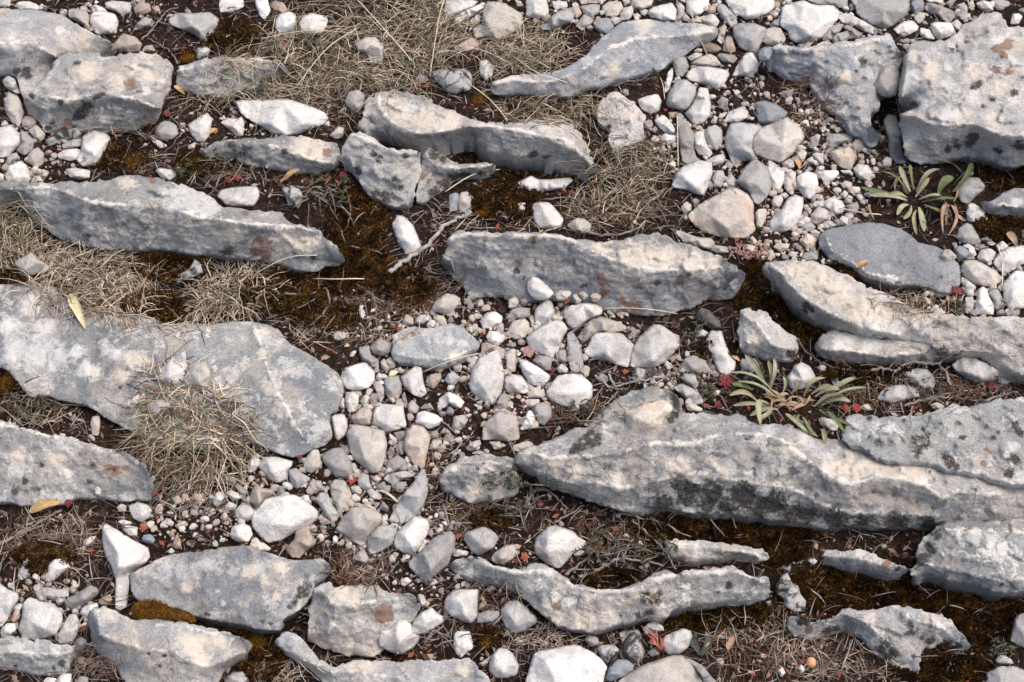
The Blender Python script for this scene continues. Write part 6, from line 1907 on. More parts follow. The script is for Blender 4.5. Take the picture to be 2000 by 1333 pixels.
tuft(385, 850, 112, 95, 560, 115, 0.25, 0.75, 'large curly dry grass tuft at the right end of the black-dotted slab')
tuft(330, 760, 60, 60, 120, 80, 0.15, 0.9, 'thin wisps of dry grass around the two white flakes on the flat slab')
tuft(455, 575, 70, 40, 330, 75, 0.25, 1.0, 'dry grass tuft above the middle of the flat lichen slab')
tuft(240, 585, 55, 40, 280, 60, 0.1, 1.0, 'dry grass tuft beside the yellow leaf')
tuft(1000, 85, 40, 35, 220, 70, 0.35, 1.2, 'upright grass tuft in front of the big pale stone at the top')
tuft(25, 425, 40, 45, 200, 75, 0.4, 1.2, 'greenish grass tuft at the left end of the long ridged slab')
tuft(855, 60, 45, 40, 220, 75, 0.45, 1.2, 'greenish grass tuft at the top left of the white flake')

# single straws
ST = [(1, 0, [(770,0),(1000,270),(1220,500)], 1.5), (1, 0, [(1480,0),(1430,200),(1360,620)], 1.4), (1, 0, [(320,700),(560,430),(790,250)], 1.3), (1, 0, [(40,330),(400,290),(770,285)], 1.1),
      (1, 0, [(1500,380),(1760,440),(2000,530)], 1.3), (1, 0, [(1680,690),(1830,830),(1960,960)], 1.4), (2, 0, [(1370,0),(1430,280),(1500,430),(1550,530)], 1.2), (2, 0, [(690,140),(780,80),(860,0)], 1.3),
      (2, 0, [(1285,900),(1288,1100),(1295,1320)], 1.2), (2, 0, [(1155,630),(1175,720),(1190,800)], 1.1), (1, 1, [(0,830),(250,730),(480,685)], 1.2), (1, 1, [(450,870),(620,895),(850,870)], 1.6),
      (1, 1, [(1480,190),(1700,80),(1910,15)], 1.7), (2, 1, [(720,1100),(1000,1125),(1290,1140)], 1.1), (1, 2, [(1310,265),(1520,200),(1740,120)], 1.5), (3, 1, [(480,305),(740,380),(880,370)], 1.5),
      (3, 1, [(1780,600),(1810,760),(1820,940)], 1.6), (0, 1, [(230,1180),(270,1090),(320,1000)], 1.5), (0, 1, [(20,1040),(80,1000),(150,960)], 1.3), (1, 2, [(970,1190),(1040,1240),(1110,1280)], 3.0), (2, 0, [(0,460),(200,620),(430,670)], 1.3)]
SL = ['straw slanting down from the top edge left of centre', 'upright straw hanging from the top edge onto the grass', 'straw slanting up across the grass below the top edge', 'level straw above the low pale stone in the grass',
      'straw reaching the blue-grey wavy slab from the left', 'straw pointing down to the wavy overhanging slab', 'long bent straw crossing the top pebbles', 'short straw at the top edge over pebbles',
      'upright straw beside the long taupe stone', 'short straw above the pinkish white pebbles', 'straw across the right tip of the long ridged slab', 'pale straw over moss right below the long ridged slab',
      'brown straw under the black-streaked wedge', 'level straw at the foot of the rust-stained grey slab', 'straw leaning on the egg-shaped white stone', 'bent straw above the smooth oval slab',
      'straw lying on the right-hand rounded stones', 'straw lying on the flat slab left of the yellow leaf', 'short straw at the left edge of the flat slab', 'thick yellow straw between pebbles near the centre bottom', 'straw with a bud on the blue-grey wavy slab']
for (c, r, pts, rad), lab in zip(ST, SL):
    P = np.array([surf(*q) for q in TP(c, r, pts)])
    P = spline(P, 12)
    P[:, 2] += 0.004 + 0.008 * np.sin(np.linspace(0.2, math.pi - 0.2, 12))
    # keep the picture place when the straw is lifted
    V, F = tube(P, np.full(12, rad * S0 * 0.8), 5)
    b = Buf(); b.add(V, F, random.uniform(0.74, 0.84))
    org = P.mean(axis=0)
    o = link('straw', b.mesh('straw', org), STRAW, origin=tuple(org))
    tag(o, lab, 'straw', 'single straws')

# ------------------------------------------------------------------ twigs and roots
TW = [(1, 1, [(1045,825),(1150,740),(1300,640),(1420,530),(1500,440),(1590,390),(1690,360)], 8.5, 0.85, 'dead_stick', 'thick weathered grey stick lying on dark moss left of the rust-stained grey slab'),
      (0, 0, [(1390,510),(1340,430),(1260,370),(1160,310)], 4, 0.3, 'twig', 'dark twig bending down to the white-rimmed grassy slab'),
      (0, 0, [(1110,330),(1200,240),(1250,180),(1310,100),(1390,75)], 4, 0.35, 'twig', 'dark forked twig beside the brown stone near the top left'),
      (0, 0, [(1250,190),(1310,205),(1390,225)], 3.5, 0.3, 'twig', 'short dark twig left of the grey-topped stone'),
      (1, 1, [(220,970),(300,990),(430,980),(560,940)], 5, 0.45, 'twig', 'grey twig on moss below the tip of the long ridged slab'),
      (1, 1, [(80,1170),(300,1100),(480,1010),(560,960)], 3, 0.3, 'twig', 'thin brown twig above the flat lichen slab'),
      (1, 1, [(560,950),(570,1060),(480,1180),(420,1230)], 4, 0.35, 'twig', 'twig curving down to the right end of the flat lichen slab'),
      (1, 1, [(660,480),(700,590),(740,610),(870,630),(1000,660),(1120,620),(1220,590)], 3.2, 0.4, 'twig', 'long thin twig running to the white oval stone on moss'),
      (1, 1, [(690,150),(730,250),(740,350),(700,480),(650,480)], 3, 0.35, 'twig', 'upright thin twig left of the black-spotted block'),
      (1, 1, [(780,890),(900,980),(980,1040),(1130,1070)], 4, 0.45, 'twig', 'grey twig in litter above the flat blue-grey slab'),
      (1, 1, [(630,1000),(620,1050),(760,1140)], 3, 0.4, 'twig', 'small hooked twig in the litter'),
      (2, 0, [(560,810),(640,760),(720,690),(800,640),(900,620)], 3, 0.45, 'twig', 'grey twig at the foot of the blue-grey wavy slab'),
      (2, 0, [(800,680),(900,650),(1010,640),(1100,560)], 3, 0.4, 'twig', 'grey twig right below the blue-grey wavy slab'),
      (2, 1, [(590,510),(720,520),(850,515),(950,480),(1030,440)], 5, 0.4, 'twig', 'thick dark twig along the back of the rust-stained grey slab'),
      (2, 1, [(250,240),(420,225),(520,250),(600,320),(700,390),(740,430)], 3, 0.3, 'twig', 'thin dark twig right of the white sliver on moss'),
      (2, 1, [(1250,140),(1190,200),(1170,230)], 2.4, 0.5, 'twig', 'tiny grey twig left of the orange-stained stone'),
      (2, 2, [(650,280),(750,370),(830,390),(900,390)], 4, 0.8, 'root', 'pale root left branch below two white stones'),
      (2, 2, [(750,260),(800,370)], 4, 0.8, 'root', 'pale root upright branch below two white stones'),
      (2, 2, [(1180,290),(1020,320),(880,350),(800,375)], 4, 0.8, 'root', 'pale root running right from the root knot'),
      (2, 2, [(830,400),(760,480),(690,530)], 3, 0.4, 'root', 'brown root running down to the outcrop'),
      (3, 2, [(230,0),(280,80),(400,170),(500,220),(640,240),(800,250)], 3.6, 0.35, 'twig', 'brown twig above the right leafy plant'),
      (3, 2, [(800,250),(900,230),(980,250),(1060,200),(1160,180),(1280,200),(1350,170),(1470,110),(1500,90)], 5.5, 0.55, 'root', 'thick crooked grey root below the white-topped slab'),
      (3, 2, [(1350,235),(1390,280),(1415,370)], 5, 0.75, 'root', 'short hooked pale root right of the speckled stones'),
      (3, 2, [(840,260),(860,320),(870,370)], 3, 0.4, 'twig', 'short twig hanging from the crooked root'),
      (3, 2, [(520,110),(580,170),(650,230)], 2.4, 0.4, 'twig', 'thin straight twig meeting the crooked root'),
      (3, 2, [(1060,520),(1150,490),(1250,460),(1390,465)], 4, 0.6, 'twig', 'grey twig at the top of the mottled right-edge rock'),
      (3, 2, [(1120,520),(1110,600),(1112,700)], 2.4, 0.7, 'twig', 'pale twig hanging over the mottled right-edge rock'),
      (3, 2, [(1550,480),(1700,480),(1850,430),(1950,410)], 5, 0.3, 'twig', 'dark twig along the top of the right-edge rock'),
      (3, 2, [(1500,90),(1700,95),(1850,130),(1950,125)], 2.4, 0.6, 'twig', 'thin pale twig on the long cream slab'),
      (2, 2, [(1190,310),(1280,250),(1500,260),(1700,290)], 2.4, 0.55, 'twig', 'thin brown twig over the small grey stones'),
      (2, 3, [(330,100),(430,40),(540,-20)], 4, 0.5, 'twig', 'grey twig rising from the white stone below the outcrop'),
      (2, 3, [(840,20),(950,45),(1060,70),(1150,85)], 3, 0.55, 'twig', 'straight grey twig on the dark moss under the outcrop'),
      (2, 3, [(930,70),(1010,150),(1110,230),(1200,330),(1270,460)], 4, 0.45, 'twig', 'long slanting twig reaching the twisted slab'),
      (2, 3, [(850,390),(900,300),(950,210)], 4, 0.6, 'twig', 'short pale twig standing above the twisted slab'),
      (2, 3, [(520,520),(640,480),(720,450),(800,400),(900,385),(1020,400),(1180,430)], 5, 0.6, 'twig', 'thick grey twig behind the twisted slab'),
      (2, 3, [(420,500),(500,440),(600,360),(700,230)], 4, 0.5, 'twig', 'forked twig right of the big white stone'),
      (2, 2, [(100,1290),(150,1210),(210,1170),(290,1190),(380,1270),(440,1333)], 4, 0.35, 'twig', 'arched dark twig below the tip of the outcrop'),
      (2, 2, [(140,1150),(160,1240),(190,1330)], 3, 0.35, 'twig', 'short dark twig under the outcrop tip'),
      (0, 3, [(0,270),(130,200),(270,120),(400,50),(480,0)], 5, 0.5, 'twig', 'long grey twig slanting at the left edge'),
      (0, 3, [(260,200),(500,180),(640,190),(770,175)], 3, 0.5, 'twig', 'level thin twig left of the white upright flake'),
      (0, 3, [(480,50),(560,190),(620,320)], 3, 0.4, 'twig', 'thin twig crossing the level twig'),
      (0, 2, [(150,540),(230,620),(340,690)], 3, 0.4, 'twig', 'brown twig along the white rim of the black-dotted slab')]
for (c, r, pts, rad, tn, nm, lab) in TW:
    P = np.array([surf(*q) for q in TP(c, r, pts)])
    m = 6 + 4 * len(pts)
    P = spline(P, m)
    jit = np.array([[noise.noise((p[0] * 160, p[1] * 160, k * 9.1)) for k in range(3)] for p in P]) * rad * S0 * 0.9
    P = P + jit
    P[:, 2] += rad * S0 * 0.9 + 0.0015
    R = rad * 0.62 * S0 * np.linspace(1.0, 0.6, m) * (1 + 0.16 * np.array([noise.noise((p[0] * 300, p[1] * 300, 2.2)) for p in P]))
    V, F = tube(P, R, 7)
    b = Buf(); b.add(V, F, np.clip(np.full(len(V), tn) + rng.normal(0, 0.12, len(V)), 0, 1))
    for _ in range(2 if rad < 5 else 3):                # side shoots
        k = random.randrange(2, m - 2)
        blade(b, P[k].copy(), random.uniform(0, 6.283), random.uniform(12, 32) * S0, rad * 0.3 * S0, 0.5, tn * 0.8, 0.5)
    org = P.mean(axis=0)
    o = link(nm, b.mesh(nm, org), TWIG, origin=tuple(org))
    tag(o, lab, 'root' if nm == 'root' else 'stick' if nm == 'dead_stick' else 'twig', 'twigs and roots')

# ------------------------------------------------------------------ leaves
def leaf_piece(p0, p1, width, arch, roll=0.0, n=9, fold=0.18, thick=0.0006, bend=0.0, blunt=False):
    """solid lanceolate leaf from p0 to p1"""
    p0, p1 = np.asarray(p0, float), np.asarray(p1, float)
    t = np.linspace(0, 1, n)
    ax = p1 - p0
    L = np.linalg.norm(ax)
    mid = p0 + ax * t[:, None]
    mid[:, 2] += arch * L * np.sin(math.pi * t)
    side = np.cross(ax, [0, 0, 1]); side /= np.linalg.norm(side) + 1e-9
    side = side * math.cos(roll) + np.array([0, 0, 1]) * math.sin(roll)
    mid = mid + side * (bend * L * np.sin(math.pi * t))[:, None]
    up = np.cross(side, ax / L)
    if up[2] < 0: up = -up
    w = width * (np.sin(math.pi * np.clip(t, 0, 1) ** 0.75) ** 0.8) * 0.5 + width * 0.06
    if blunt:
        w = width * 0.5 * (0.28 + 0.72 * np.sin(math.pi / 2 * np.minimum(1, t / 0.68))) * np.sqrt(np.maximum(0.03, 1 - np.clip((t - 0.68) / 0.32, 0, 1) ** 2))
    V = []
    for k in range(n):
        for s, e in ((-1, 1), (-0.5, 0.35), (0, 0), (0.5, 0.35), (1, 1)):
            V.append(mid[k] + side * w[k] * s + up * w[k] * fold * e)
    V = np.array(V)
    F = []
    for k in range(n - 1):
        for j in range(4):
            a = k * 5 + j
            F.append((a, a + 1, a + 6, a + 5))
    m = len(V)
    V = np.vstack([V, V - up * thick])
    F += [tuple(reversed([i + m for i in f])) for f in F]
    edge = [k * 5 for k in range(n)] + [(n - 1) * 5 + j for j in range(1, 5)] + [k * 5 + 4 for k in range(n - 2, -1, -1)] + [3, 2, 1]
    for i in range(len(edge)):
        a, b = edge[i], edge[(i + 1) % len(edge)]
        F.append((b, a, a + m, b + m))
    return V, F


def leaf_mat(name, c1, c2, rough=0.8):
    nt = NT(name, rough, 0.15)
    tc = nt.n('ShaderNodeTexCoord')
    n1 = nt.noise(nt.coords(), 60, 4, 0.6, 0.3)
    n2 = nt.noise(nt.coords(), 300, 3, 0.6)
    col = nt.mix(nt.ramp(n1, [(0.35, 0.0), (0.65, 1.0)]), c1, c2)
    col = nt.mix(0.6, col, nt.ramp(n2, [(0.3, 0.75), (0.7, 1.2)]), 'MULTIPLY')
    nt.l(col, nt.b.inputs['Base Color'])
    nt.bump(n2, 0.3, 0.001)
    return nt.m


GREEN = leaf_mat('green_leaf', (0.10, 0.145, 0.06), (0.20, 0.225, 0.11))
SAGE = leaf_mat('sage_leaf', (0.22, 0.245, 0.155), (0.37, 0.375, 0.255))
OLIVE = leaf_mat('olive_leaf', (0.24, 0.22, 0.13), (0.38, 0.33, 0.21))
DRYL = leaf_mat('dry_leaf', (0.27, 0.165, 0.11), (0.42, 0.30, 0.21))
YELLOW = leaf_mat('yellow_leaf', (0.56, 0.48, 0.26), (0.66, 0.59, 0.40), 0.7)
ORANGE = leaf_mat('orange_leaf', (0.42, 0.22, 0.10), (0.52, 0.34, 0.19))
BROWNY = leaf_mat('brownish_yellow_leaf', (0.36, 0.23, 0.10), (0.55, 0.42, 0.20))


def plant(name, centre, leaves, label, cat):
    """leaves: (base x,y, tip x,y, width px, lift px, arch, material, part name)"""
    org = np.array(surf(*centre))
    root = bpy.data.objects.new(name, None)
    C.objects.link(root); root.location = tuple(org)
    for (bx, by, tx, ty, w, lift, arch, mat, pn) in leaves:
        z0 = surf(bx, by)[2] + 0.004
        z1 = surf(tx, ty)[2] + lift * S0
        V, F = leaf_piece(bp(bx, by, z0), bp(tx, ty, z1), w * random.uniform(0.55, 0.8) * S0, arch, random.uniform(-0.7, 0.7), 11, random.uniform(0.04, 0.3), 0.0006, random.uniform(-0.16, 0.16), pn == 'leaf')
        me = raw_mesh(pn, V - org, F, True)
        link(pn, me, mat, root)
    tag(root, label, cat)
    return root


c0 = (1545, 780)
LV = []
for (bx, by, tx, ty, w, lift, mt) in [
        (1600,790,1692,757,17,26,SAGE),(1600,785,1672,737,16,30,SAGE),(1605,792,1662,785,17,16,SAGE),(1590,795,1650,772,18,24,SAGE),(1592,775,1640,760,17,34,OLIVE),(1585,770,1628,757,14,26,SAGE),(1570,775,1612,738,13,28,OLIVE),
        (1600,800,1663,832,16,8,GREEN),(1610,805,1650,845,14,6,GREEN),(1560,810,1597,853,17,8,OLIVE),(1570,815,1588,848,13,12,GREEN),(1535,808,1578,845,15,8,SAGE),(1600,840,1612,866,13,6,OLIVE),
        (1520,780,1440,745,14,20,SAGE),(1515,770,1425,728,14,24,SAGE),(1470,762,1430,750,15,22,GREEN),(1500,770,1455,693,15,34,SAGE),(1490,748,1470,700,16,32,SAGE),(1505,762,1500,705,15,36,OLIVE),(1480,785,1425,772,15,14,OLIVE),
        (1500,795,1432,792,13,12,OLIVE),(1520,800,1465,812,14,10,SAGE),(1505,790,1485,830,17,10,SAGE),(1500,800,1478,822,15,8,OLIVE),(1500,770,1512,700,14,30,SAGE),(1530,765,1530,735,13,26,SAGE),(1545,770,1560,745,12,26,OLIVE)]:
    LV.append((bx, by, tx, ty, w, lift, random.uniform(0.08, 0.25), mt, 'leaf'))
for _ in range(26):
    a = random.uniform(0, 6.283); q = random.uniform(12, 40)
    bx, by = 1530 + random.uniform(-34, 44), 785 + random.uniform(-12, 14)
    LV.append((bx, by, bx + q * math.cos(a) * 1.3, by + q * math.sin(a) * 0.7, random.uniform(6, 10), random.uniform(2, 14), random.uniform(0, 0.3), DRYL if random.random() < 0.85 else OLIVE, 'dry_leaf'))
plant('leafy_rosette', c0, LV, 'sage-green rosette plant with dry tan inner leaves on the back of the outcrop', 'plant')

LV = []
for (bx, by, tx, ty, w, lift, mt) in [
        (1770,388,1682,366,17,26,GREEN),(1772,392,1700,382,18,18,SAGE),(1775,378,1722,335,13,34,GREEN),(1778,375,1757,325,17,40,SAGE),(1785,372,1778,322,13,38,GREEN),(1790,375,1835,330,16,36,SAGE),(1862,375,1897,318,24,44,GREEN),(1832,380,1862,345,26,36,GREEN),
        (1795,390,1838,382,22,22,SAGE),(1800,395,1868,388,18,20,GREEN),(1805,400,1855,422,16,10,GREEN),(1775,400,1752,420,15,14,SAGE),(1780,402,1765,428,16,12,OLIVE),(1795,405,1805,452,20,8,SAGE),(1790,410,1790,458,14,6,OLIVE),(1788,385,1815,348,14,30,OLIVE),(1770,385,1735,382,15,22,OLIVE)]:
    LV.append((bx, by, tx, ty, w, lift, random.uniform(0.08, 0.25), mt, 'leaf'))
for (bx, by, tx, ty, w) in [(1850,395,1842,455,12),(1858,400,1870,435,11),(1865,398,1852,460,12),(1870,420,1882,432,14),(1845,400,1848,440,10),(1760,345,1748,372,9),(1765,355,1772,380,9),(1700,400,1708,430,9),(1825,310,1860,320,14),(1868,365,1862,395,9)]:
    LV.append((bx, by, tx, ty, w, 4, 0.1, DRYL, 'dry_leaf'))
plant('leafy_rosette', (1785, 395), LV, 'green rosette plant with brown dry leaves above the smooth oval slab', 'plant')

# fallen leaves
def fallen(b, t, w, mat, label, lift=6, arch=0.15):
    org = np.array(surf(*b))
    p0 = bp(b[0], b[1], surf(*b)[2] + 0.004); p1 = bp(t[0], t[1], surf(*t)[2] + lift * S0)
    V, F = leaf_piece(p0, p1, w * S0, arch, random.uniform(-0.3, 0.3), 12)
    V = V + np.array([[0.6 * S0 * noise.noise((v[0] * 200, v[1] * 200, k * 5.0)) for k in range(3)] for v in V]) * 2
    o = link('fallen_leaf', raw_mesh('fallen_leaf', V - org, F, True), mat, origin=tuple(org))
    tag(o, label, 'leaf', 'fallen leaves')


fallen((136, 574), (168, 643), 18, YELLOW, 'bright yellow torn leaf lying on the flat lichen slab')
fallen((57, 1000), (120, 982), 21, BROWNY, 'yellow oval leaf below the black-dotted slab')
fallen((552, 354), (585, 331), 13, ORANGE, 'orange willow-shaped leaf above the long ridged slab', 14)
fallen((340, 168), (361, 185), 10, ORANGE, 'small orange leaf at the end of the white-rimmed slab')
fallen((1672, 523), (1698, 509), 12, ORANGE, 'pale orange leaf on the smooth oval slab')
fallen((1967, 453), (1987, 482), 14, DRYL, 'pointed tan leaf near the right edge')
fallen((760, 735), (778, 726), 10, YELLOW, 'tiny yellow leaf between pebbles')
fallen((405, 262), (425, 252), 10, ORANGE, 'small orange leaf beside a cream pebble')
fallen((1420, 1270), (1435, 1240), 10, DRYL, 'brown dry leaf beside the dark round leaves')
fallen((1430, 696), (1445, 706), 9, ORANGE, 'small orange leaf right of a white upright flake')
fallen((1555, 310), (1562, 330), 12, ORANGE, 'rusty orange leaf scrap among the right-hand pebbles')
DARKL = leaf_mat('dark_round_leaf', (0.035, 0.045, 0.035), (0.08, 0.09, 0.08))
plant('dark_seedling', (1365, 1268), [(1368,1280,1352,1240,22,16,0.1,DARKL,'leaf'),(1368,1280,1385,1242,22,16,0.1,DARKL,'leaf'),(1362,1270,1340,1252,15,10,0.1,DARKL,'leaf'),(1375,1275,1390,1255,12,12,0.1,ORANGE,'leaf')], 'seedling with dark round leaves right of a white pebble pair at the bottom', 'plant')

# ------------------------------------------------------------------ red stonecrop rosettes and buds
RED = leaf_mat('red_stonecrop', (0.22, 0.035, 0.03), (0.36, 0.085, 0.06), 0.5)
DRED = leaf_mat('dark_red_stonecrop', (0.12, 0.025, 0.03), (0.24, 0.06, 0.06), 0.5)
BRED = leaf_mat('brown_red_stonecrop', (0.24, 0.075, 0.045), (0.34, 0.13, 0.085), 0.5)
PINK = leaf_mat('pink_stonecrop', (0.33, 0.19, 0.175), (0.42, 0.27, 0.24), 0.55)
OBALL = leaf_mat('orange_snail', (0.55, 0.28, 0.14), (0.62, 0.36, 0.20), 0.4)


def fleshy(buf, base, dv, L, w):
    v, f = ICO2
    dv = dv / np.linalg.norm(dv)
    a = np.cross(dv, [0.2, 0.3, 0.9]); a /= np.linalg.norm(a)
    b = np.cross(dv, a)
    s = v[:, 0:1]
    taper = 1 - 0.45 * np.clip(s, 0, 1)
    V = base + dv * (s + 0.9) * L * 0.5 + (a * v[:, 1:2] + b * v[:, 2:3] * 0.6) * w * 0.5 * taper
    buf.add(V, f, 0.5)


def rosette(x, y, rad, mat, label, n=12, tight=0.5, name='stonecrop_rosette'):
    g = np.array(surf(x, y)) + np.array([0, 0, rad * 0.25 * S0])
    b = Buf()
    for k in range(n):
        a = k * 2.4; u = k / n
        el = 0.15 + (1.35 - 0.15) * (1 - u) * tight + 0.2 * tight
        dv = np.array([math.cos(a) * math.cos(el), math.sin(a) * math.cos(el), math.sin(el)])
        fleshy(b, g - np.array([0, 0, rad * 0.15 * S0]), dv, rad * (0.7 + 0.4 * u) * S0, rad * 0.75 * S0)
    o = link(name, b.mesh(name, g), mat, origin=tuple(g))
    tag(o, label, 'succulent', 'red stonecrop buds')


ROS = [(327, 225, 11, DRED, 'dark red bud right of the pitted lichen boulder'), (296, 245, 9, DRED, 'dark red bud at the lower right foot of the pitted boulder, right of its pair'), (281, 246, 9, RED, 'red bud at the lower foot of the pitted boulder, left of its pair'), (222, 259, 9, DRED, 'dark red bud above the pinkish white stone near the left edge'),
       (447, 354, 10, DRED, 'dark red rosette above the white stone on the ridged slab, left of two'), (466, 350, 11, DRED, 'dark red rosette above the white stone on the ridged slab, right of two'), (670, 345, 12, DRED, 'dark red rosette left of the black-spotted block'), (640, 355, 8, RED, 'red rosette above the twigs left of the pale block'),
       (716, 544, 8, RED, 'red bud in the litter left of the stick end'), (780, 645, 8, BRED, 'orange-red bud at the left end of the flat blue-grey slab'), (942, 656, 8, DRED, 'dark red bud right of the flat blue-grey slab'), (687, 939, 12, RED, 'bright red rosette between pebbles at lower centre-left'),
       (586, 896, 7, DRED, 'dark red bud at the foot of the flat lichen slab'), (852, 896, 7, RED, 'red bud above the crusted rock'), (1106, 592, 9, BRED, 'brown red bud below the rust-stained grey slab'), (1221, 729, 9, BRED, 'round brown-red bud under two large white stones'),
       (1324, 677, 11, BRED, 'brown-red bud right of the second large white stone'), (1010, 768, 10, BRED, 'round orange-red bud left of the white rounded stone'), (1025, 792, 8, DRED, 'dark red bud below the round orange-red bud'), (1081, 725, 8, DRED, 'dark red bud beside a brown pebble'),
       (1417, 750, 20, DRED, 'largest dark red rosette left of the sage-green plant'), (1402, 794, 11, DRED, 'dark red bud at the left foot of the sage-green plant'), (1378, 795, 8, BRED, 'brown-red bud left of the dark red bud by the outcrop'), (1650, 799, 11, RED, 'bright red rosette below the sage-green leaves, left of two'),
       (1672, 800, 12, RED, 'bright red rosette right of the sage-green leaves, right of two'), (1937, 757, 14, DRED, 'round dark red rosette above the right-edge rock'), (1785, 800, 9, DRED, 'dark red bud behind the mottled right-edge rock'), (1707, 752, 9, DRED, 'dark red bud under the crooked root'), (1635, 710, 8, RED, 'red bud below the white-topped slab'),
       (1867, 570, 13, DRED, 'red rosette at the right end of the smooth oval slab'), (281, 1033, 11, BRED, 'round red-brown bud right of the white upright flake'), (24, 1207, 6, RED, 'tiny red bud between white stones at the left edge'), (895, 1050, 9, BRED, 'red-brown bud left of the grey stone below centre'),
       (1025, 1090, 11, BRED, 'round red bud left of the big white stone near the bottom'), (1010, 1098, 8, DRED, 'dark red bud left of the round red bud near the bottom'), (1178, 1040, 8, BRED, 'brown red bud among twigs under the outcrop, left of two'), (1201, 1036, 9, BRED, 'brown red bud among twigs under the outcrop, right of two'), (1055, 988, 8, BRED, 'orange-red bud below the outcrop tip'),
       (1508, 35, 9, BRED, 'brown-red bud among pebbles at the top edge'), (1300, 217, 7, RED, 'red bud below the grey stone near the upright straw'), (302, 966, 7, RED, 'red bud under the large curly grass tuft'), (135, 985, 10, DRED, 'dark red bud right of the yellow oval leaf'), (1232, 640, 6, DRED, 'tiny dark bud below the rust-stained slab'), (1550, 730, 7, RED, 'red bud left of the white stone by the sage plant')]
for (x, y, r, m, lab) in ROS:
    rosette(x, y, r, m, lab, 10 if r < 10 else 16, 0.9 if r < 12 else 0.55)
rosette(1032, 690, 15, PINK, 'open pink stonecrop rosette among the central pebbles', 24, 0.45)
# snail-like orange bead
g = np.array(surf(1583, 1298))
v, f = subdiv(*ICO2)
b = Buf(); b.add(v * np.array([8.5, 9.5, 8]) * S0 + g + np.array([0, 0, 8 * S0]), f, 0.5)
o = link('orange_bead', b.mesh('orange_bead', g), OBALL, origin=tuple(g))
tag(o, 'smooth orange egg-shaped bead in dry litter at the bottom right', 'seed')
# clump of pink beads
g0 = np.array(surf(1460, 495))
b = Buf()
for _ in range(120):
    a = random.uniform(0, 6.283); q = math.sqrt(random.random())
    px, py = 1462 + 42 * q * math.cos(a), 494 + 18 * q * math.sin(a)
    if px > 1490 and py > 510: continue
    p = np.array(surf(px, py)) + np.array([0, 0, 3 * S0])
    fleshy(b, p, np.array([random.gauss(0, 0.5), random.gauss(-0.3, 0.5), 1.0]), random.uniform(7, 10) * S0, random.uniform(6, 8) * S0)
o = link('stonecrop_clump', b.mesh('stonecrop_clump', g0), PINK, origin=tuple(g0))
tag(o, 'clump of pinkish beady stonecrop at the right end of the rust-stained slab', 'succulent')
# red finger-like sprig
g0 = np.array(surf(1290, 1275))
b = Buf()
for (tx, ty) in [(1252, 1222), (1262, 1238), (1268, 1228), (1275, 1235), (1282, 1230), (1302, 1240), (1270, 1250), (1290, 1245), (1265, 1255), (1296, 1262)]:
    p0 = g0 + np.array([random.uniform(-6, 6) * S0, 0, 0.003])
    p1 = bp(tx, ty, g0[2] + 0.016)
    Pm = spline([p0, (p0 + p1) / 2 + np.array([0, 0, 0.006]), p1], 7)
    V, F = tube(Pm, np.linspace(2.2, 0.8, 7) * S0, 6); b.add(V, F, 0.5)
o = link('red_sprig', b.mesh('red_sprig', g0), leaf_mat('red_sprig_stem', (0.36, 0.12, 0.095), (0.44, 0.19, 0.15), 0.6), origin=tuple(g0))
tag(o, 'red finger-like sprig leaning on two white pebbles at the bottom', 'plant')

RZ = [(300, 255, 60, 22), (420, 335, 70, 26), (600, 345, 70, 30), (760, 590, 110, 40), (1180, 1045, 80, 40), (1120, 810, 60, 24), (70, 800, 60, 22), (1390, 760, 50, 30), (1720, 780, 90, 24), (1890, 760, 80, 26), (860, 900, 24, 60), (900, 1010, 60, 26), (1215, 420, 90, 34), (80, 1060, 90, 40), (560, 30, 50, 20), (700, 545, 60, 20), (1290, 640, 40, 20)]
redb = Buf()
for (x, y, rx, ry) in RZ:
    for _ in range(int(rx * ry * 0.05)):
        a = random.uniform(0, 6.283); q = math.sqrt(random.random())
        px, py = x + rx * q * math.cos(a), y + ry * q * math.sin(a)
        if in_slab(px, py) or noise.noise((px / 20, py / 15, 2.7)) < 0.08:
            continue
        g = on_ground(px, py) + np.array([0, 0, 0.002])
        az = random.uniform(0, 6.283)
        for k in range(random.randrange(2, 6)):
            p = g + np.array([math.cos(az), math.sin(az), 0.15]) * k * 3.2 * S0
            for sgn in (-1, 1):
                dv = np.array([math.cos(az + sgn * 1.1), math.sin(az + sgn * 1.1), random.uniform(0.3, 1.0)])
                V, F = tube([p, p + dv * 2.2 * S0, p + dv * 4.2 * S0], np.array([0.7, 1.25, 0.4]) * S0, 4)
                redb.add(V, F, random.random())
o = link('red_stonecrop', redb.mesh('red_stonecrop'), tint_material('dull_red_stonecrop', [(0.0, (0.07, 0.03, 0.026)), (0.45, (0.145, 0.06, 0.05)), (0.7, (0.22, 0.13, 0.10)), (0.8, (0.11, 0.115, 0.06)), (1.0, (0.17, 0.175, 0.09))], 0.7, 80))
tag(o, 'dull red creeping stonecrop shoots in the soil between the rocks', 'ground cover', kind='stuff')

# ------------------------------------------------------------------ dwarf shrubs: wiry stems with small needles
NEEDLE = tint_material('shrub_needles', [(0.0, (0.04, 0.052, 0.03)), (0.5, (0.085, 0.10, 0.055)), (1.0, (0.16, 0.175, 0.10))], 0.8, 80)


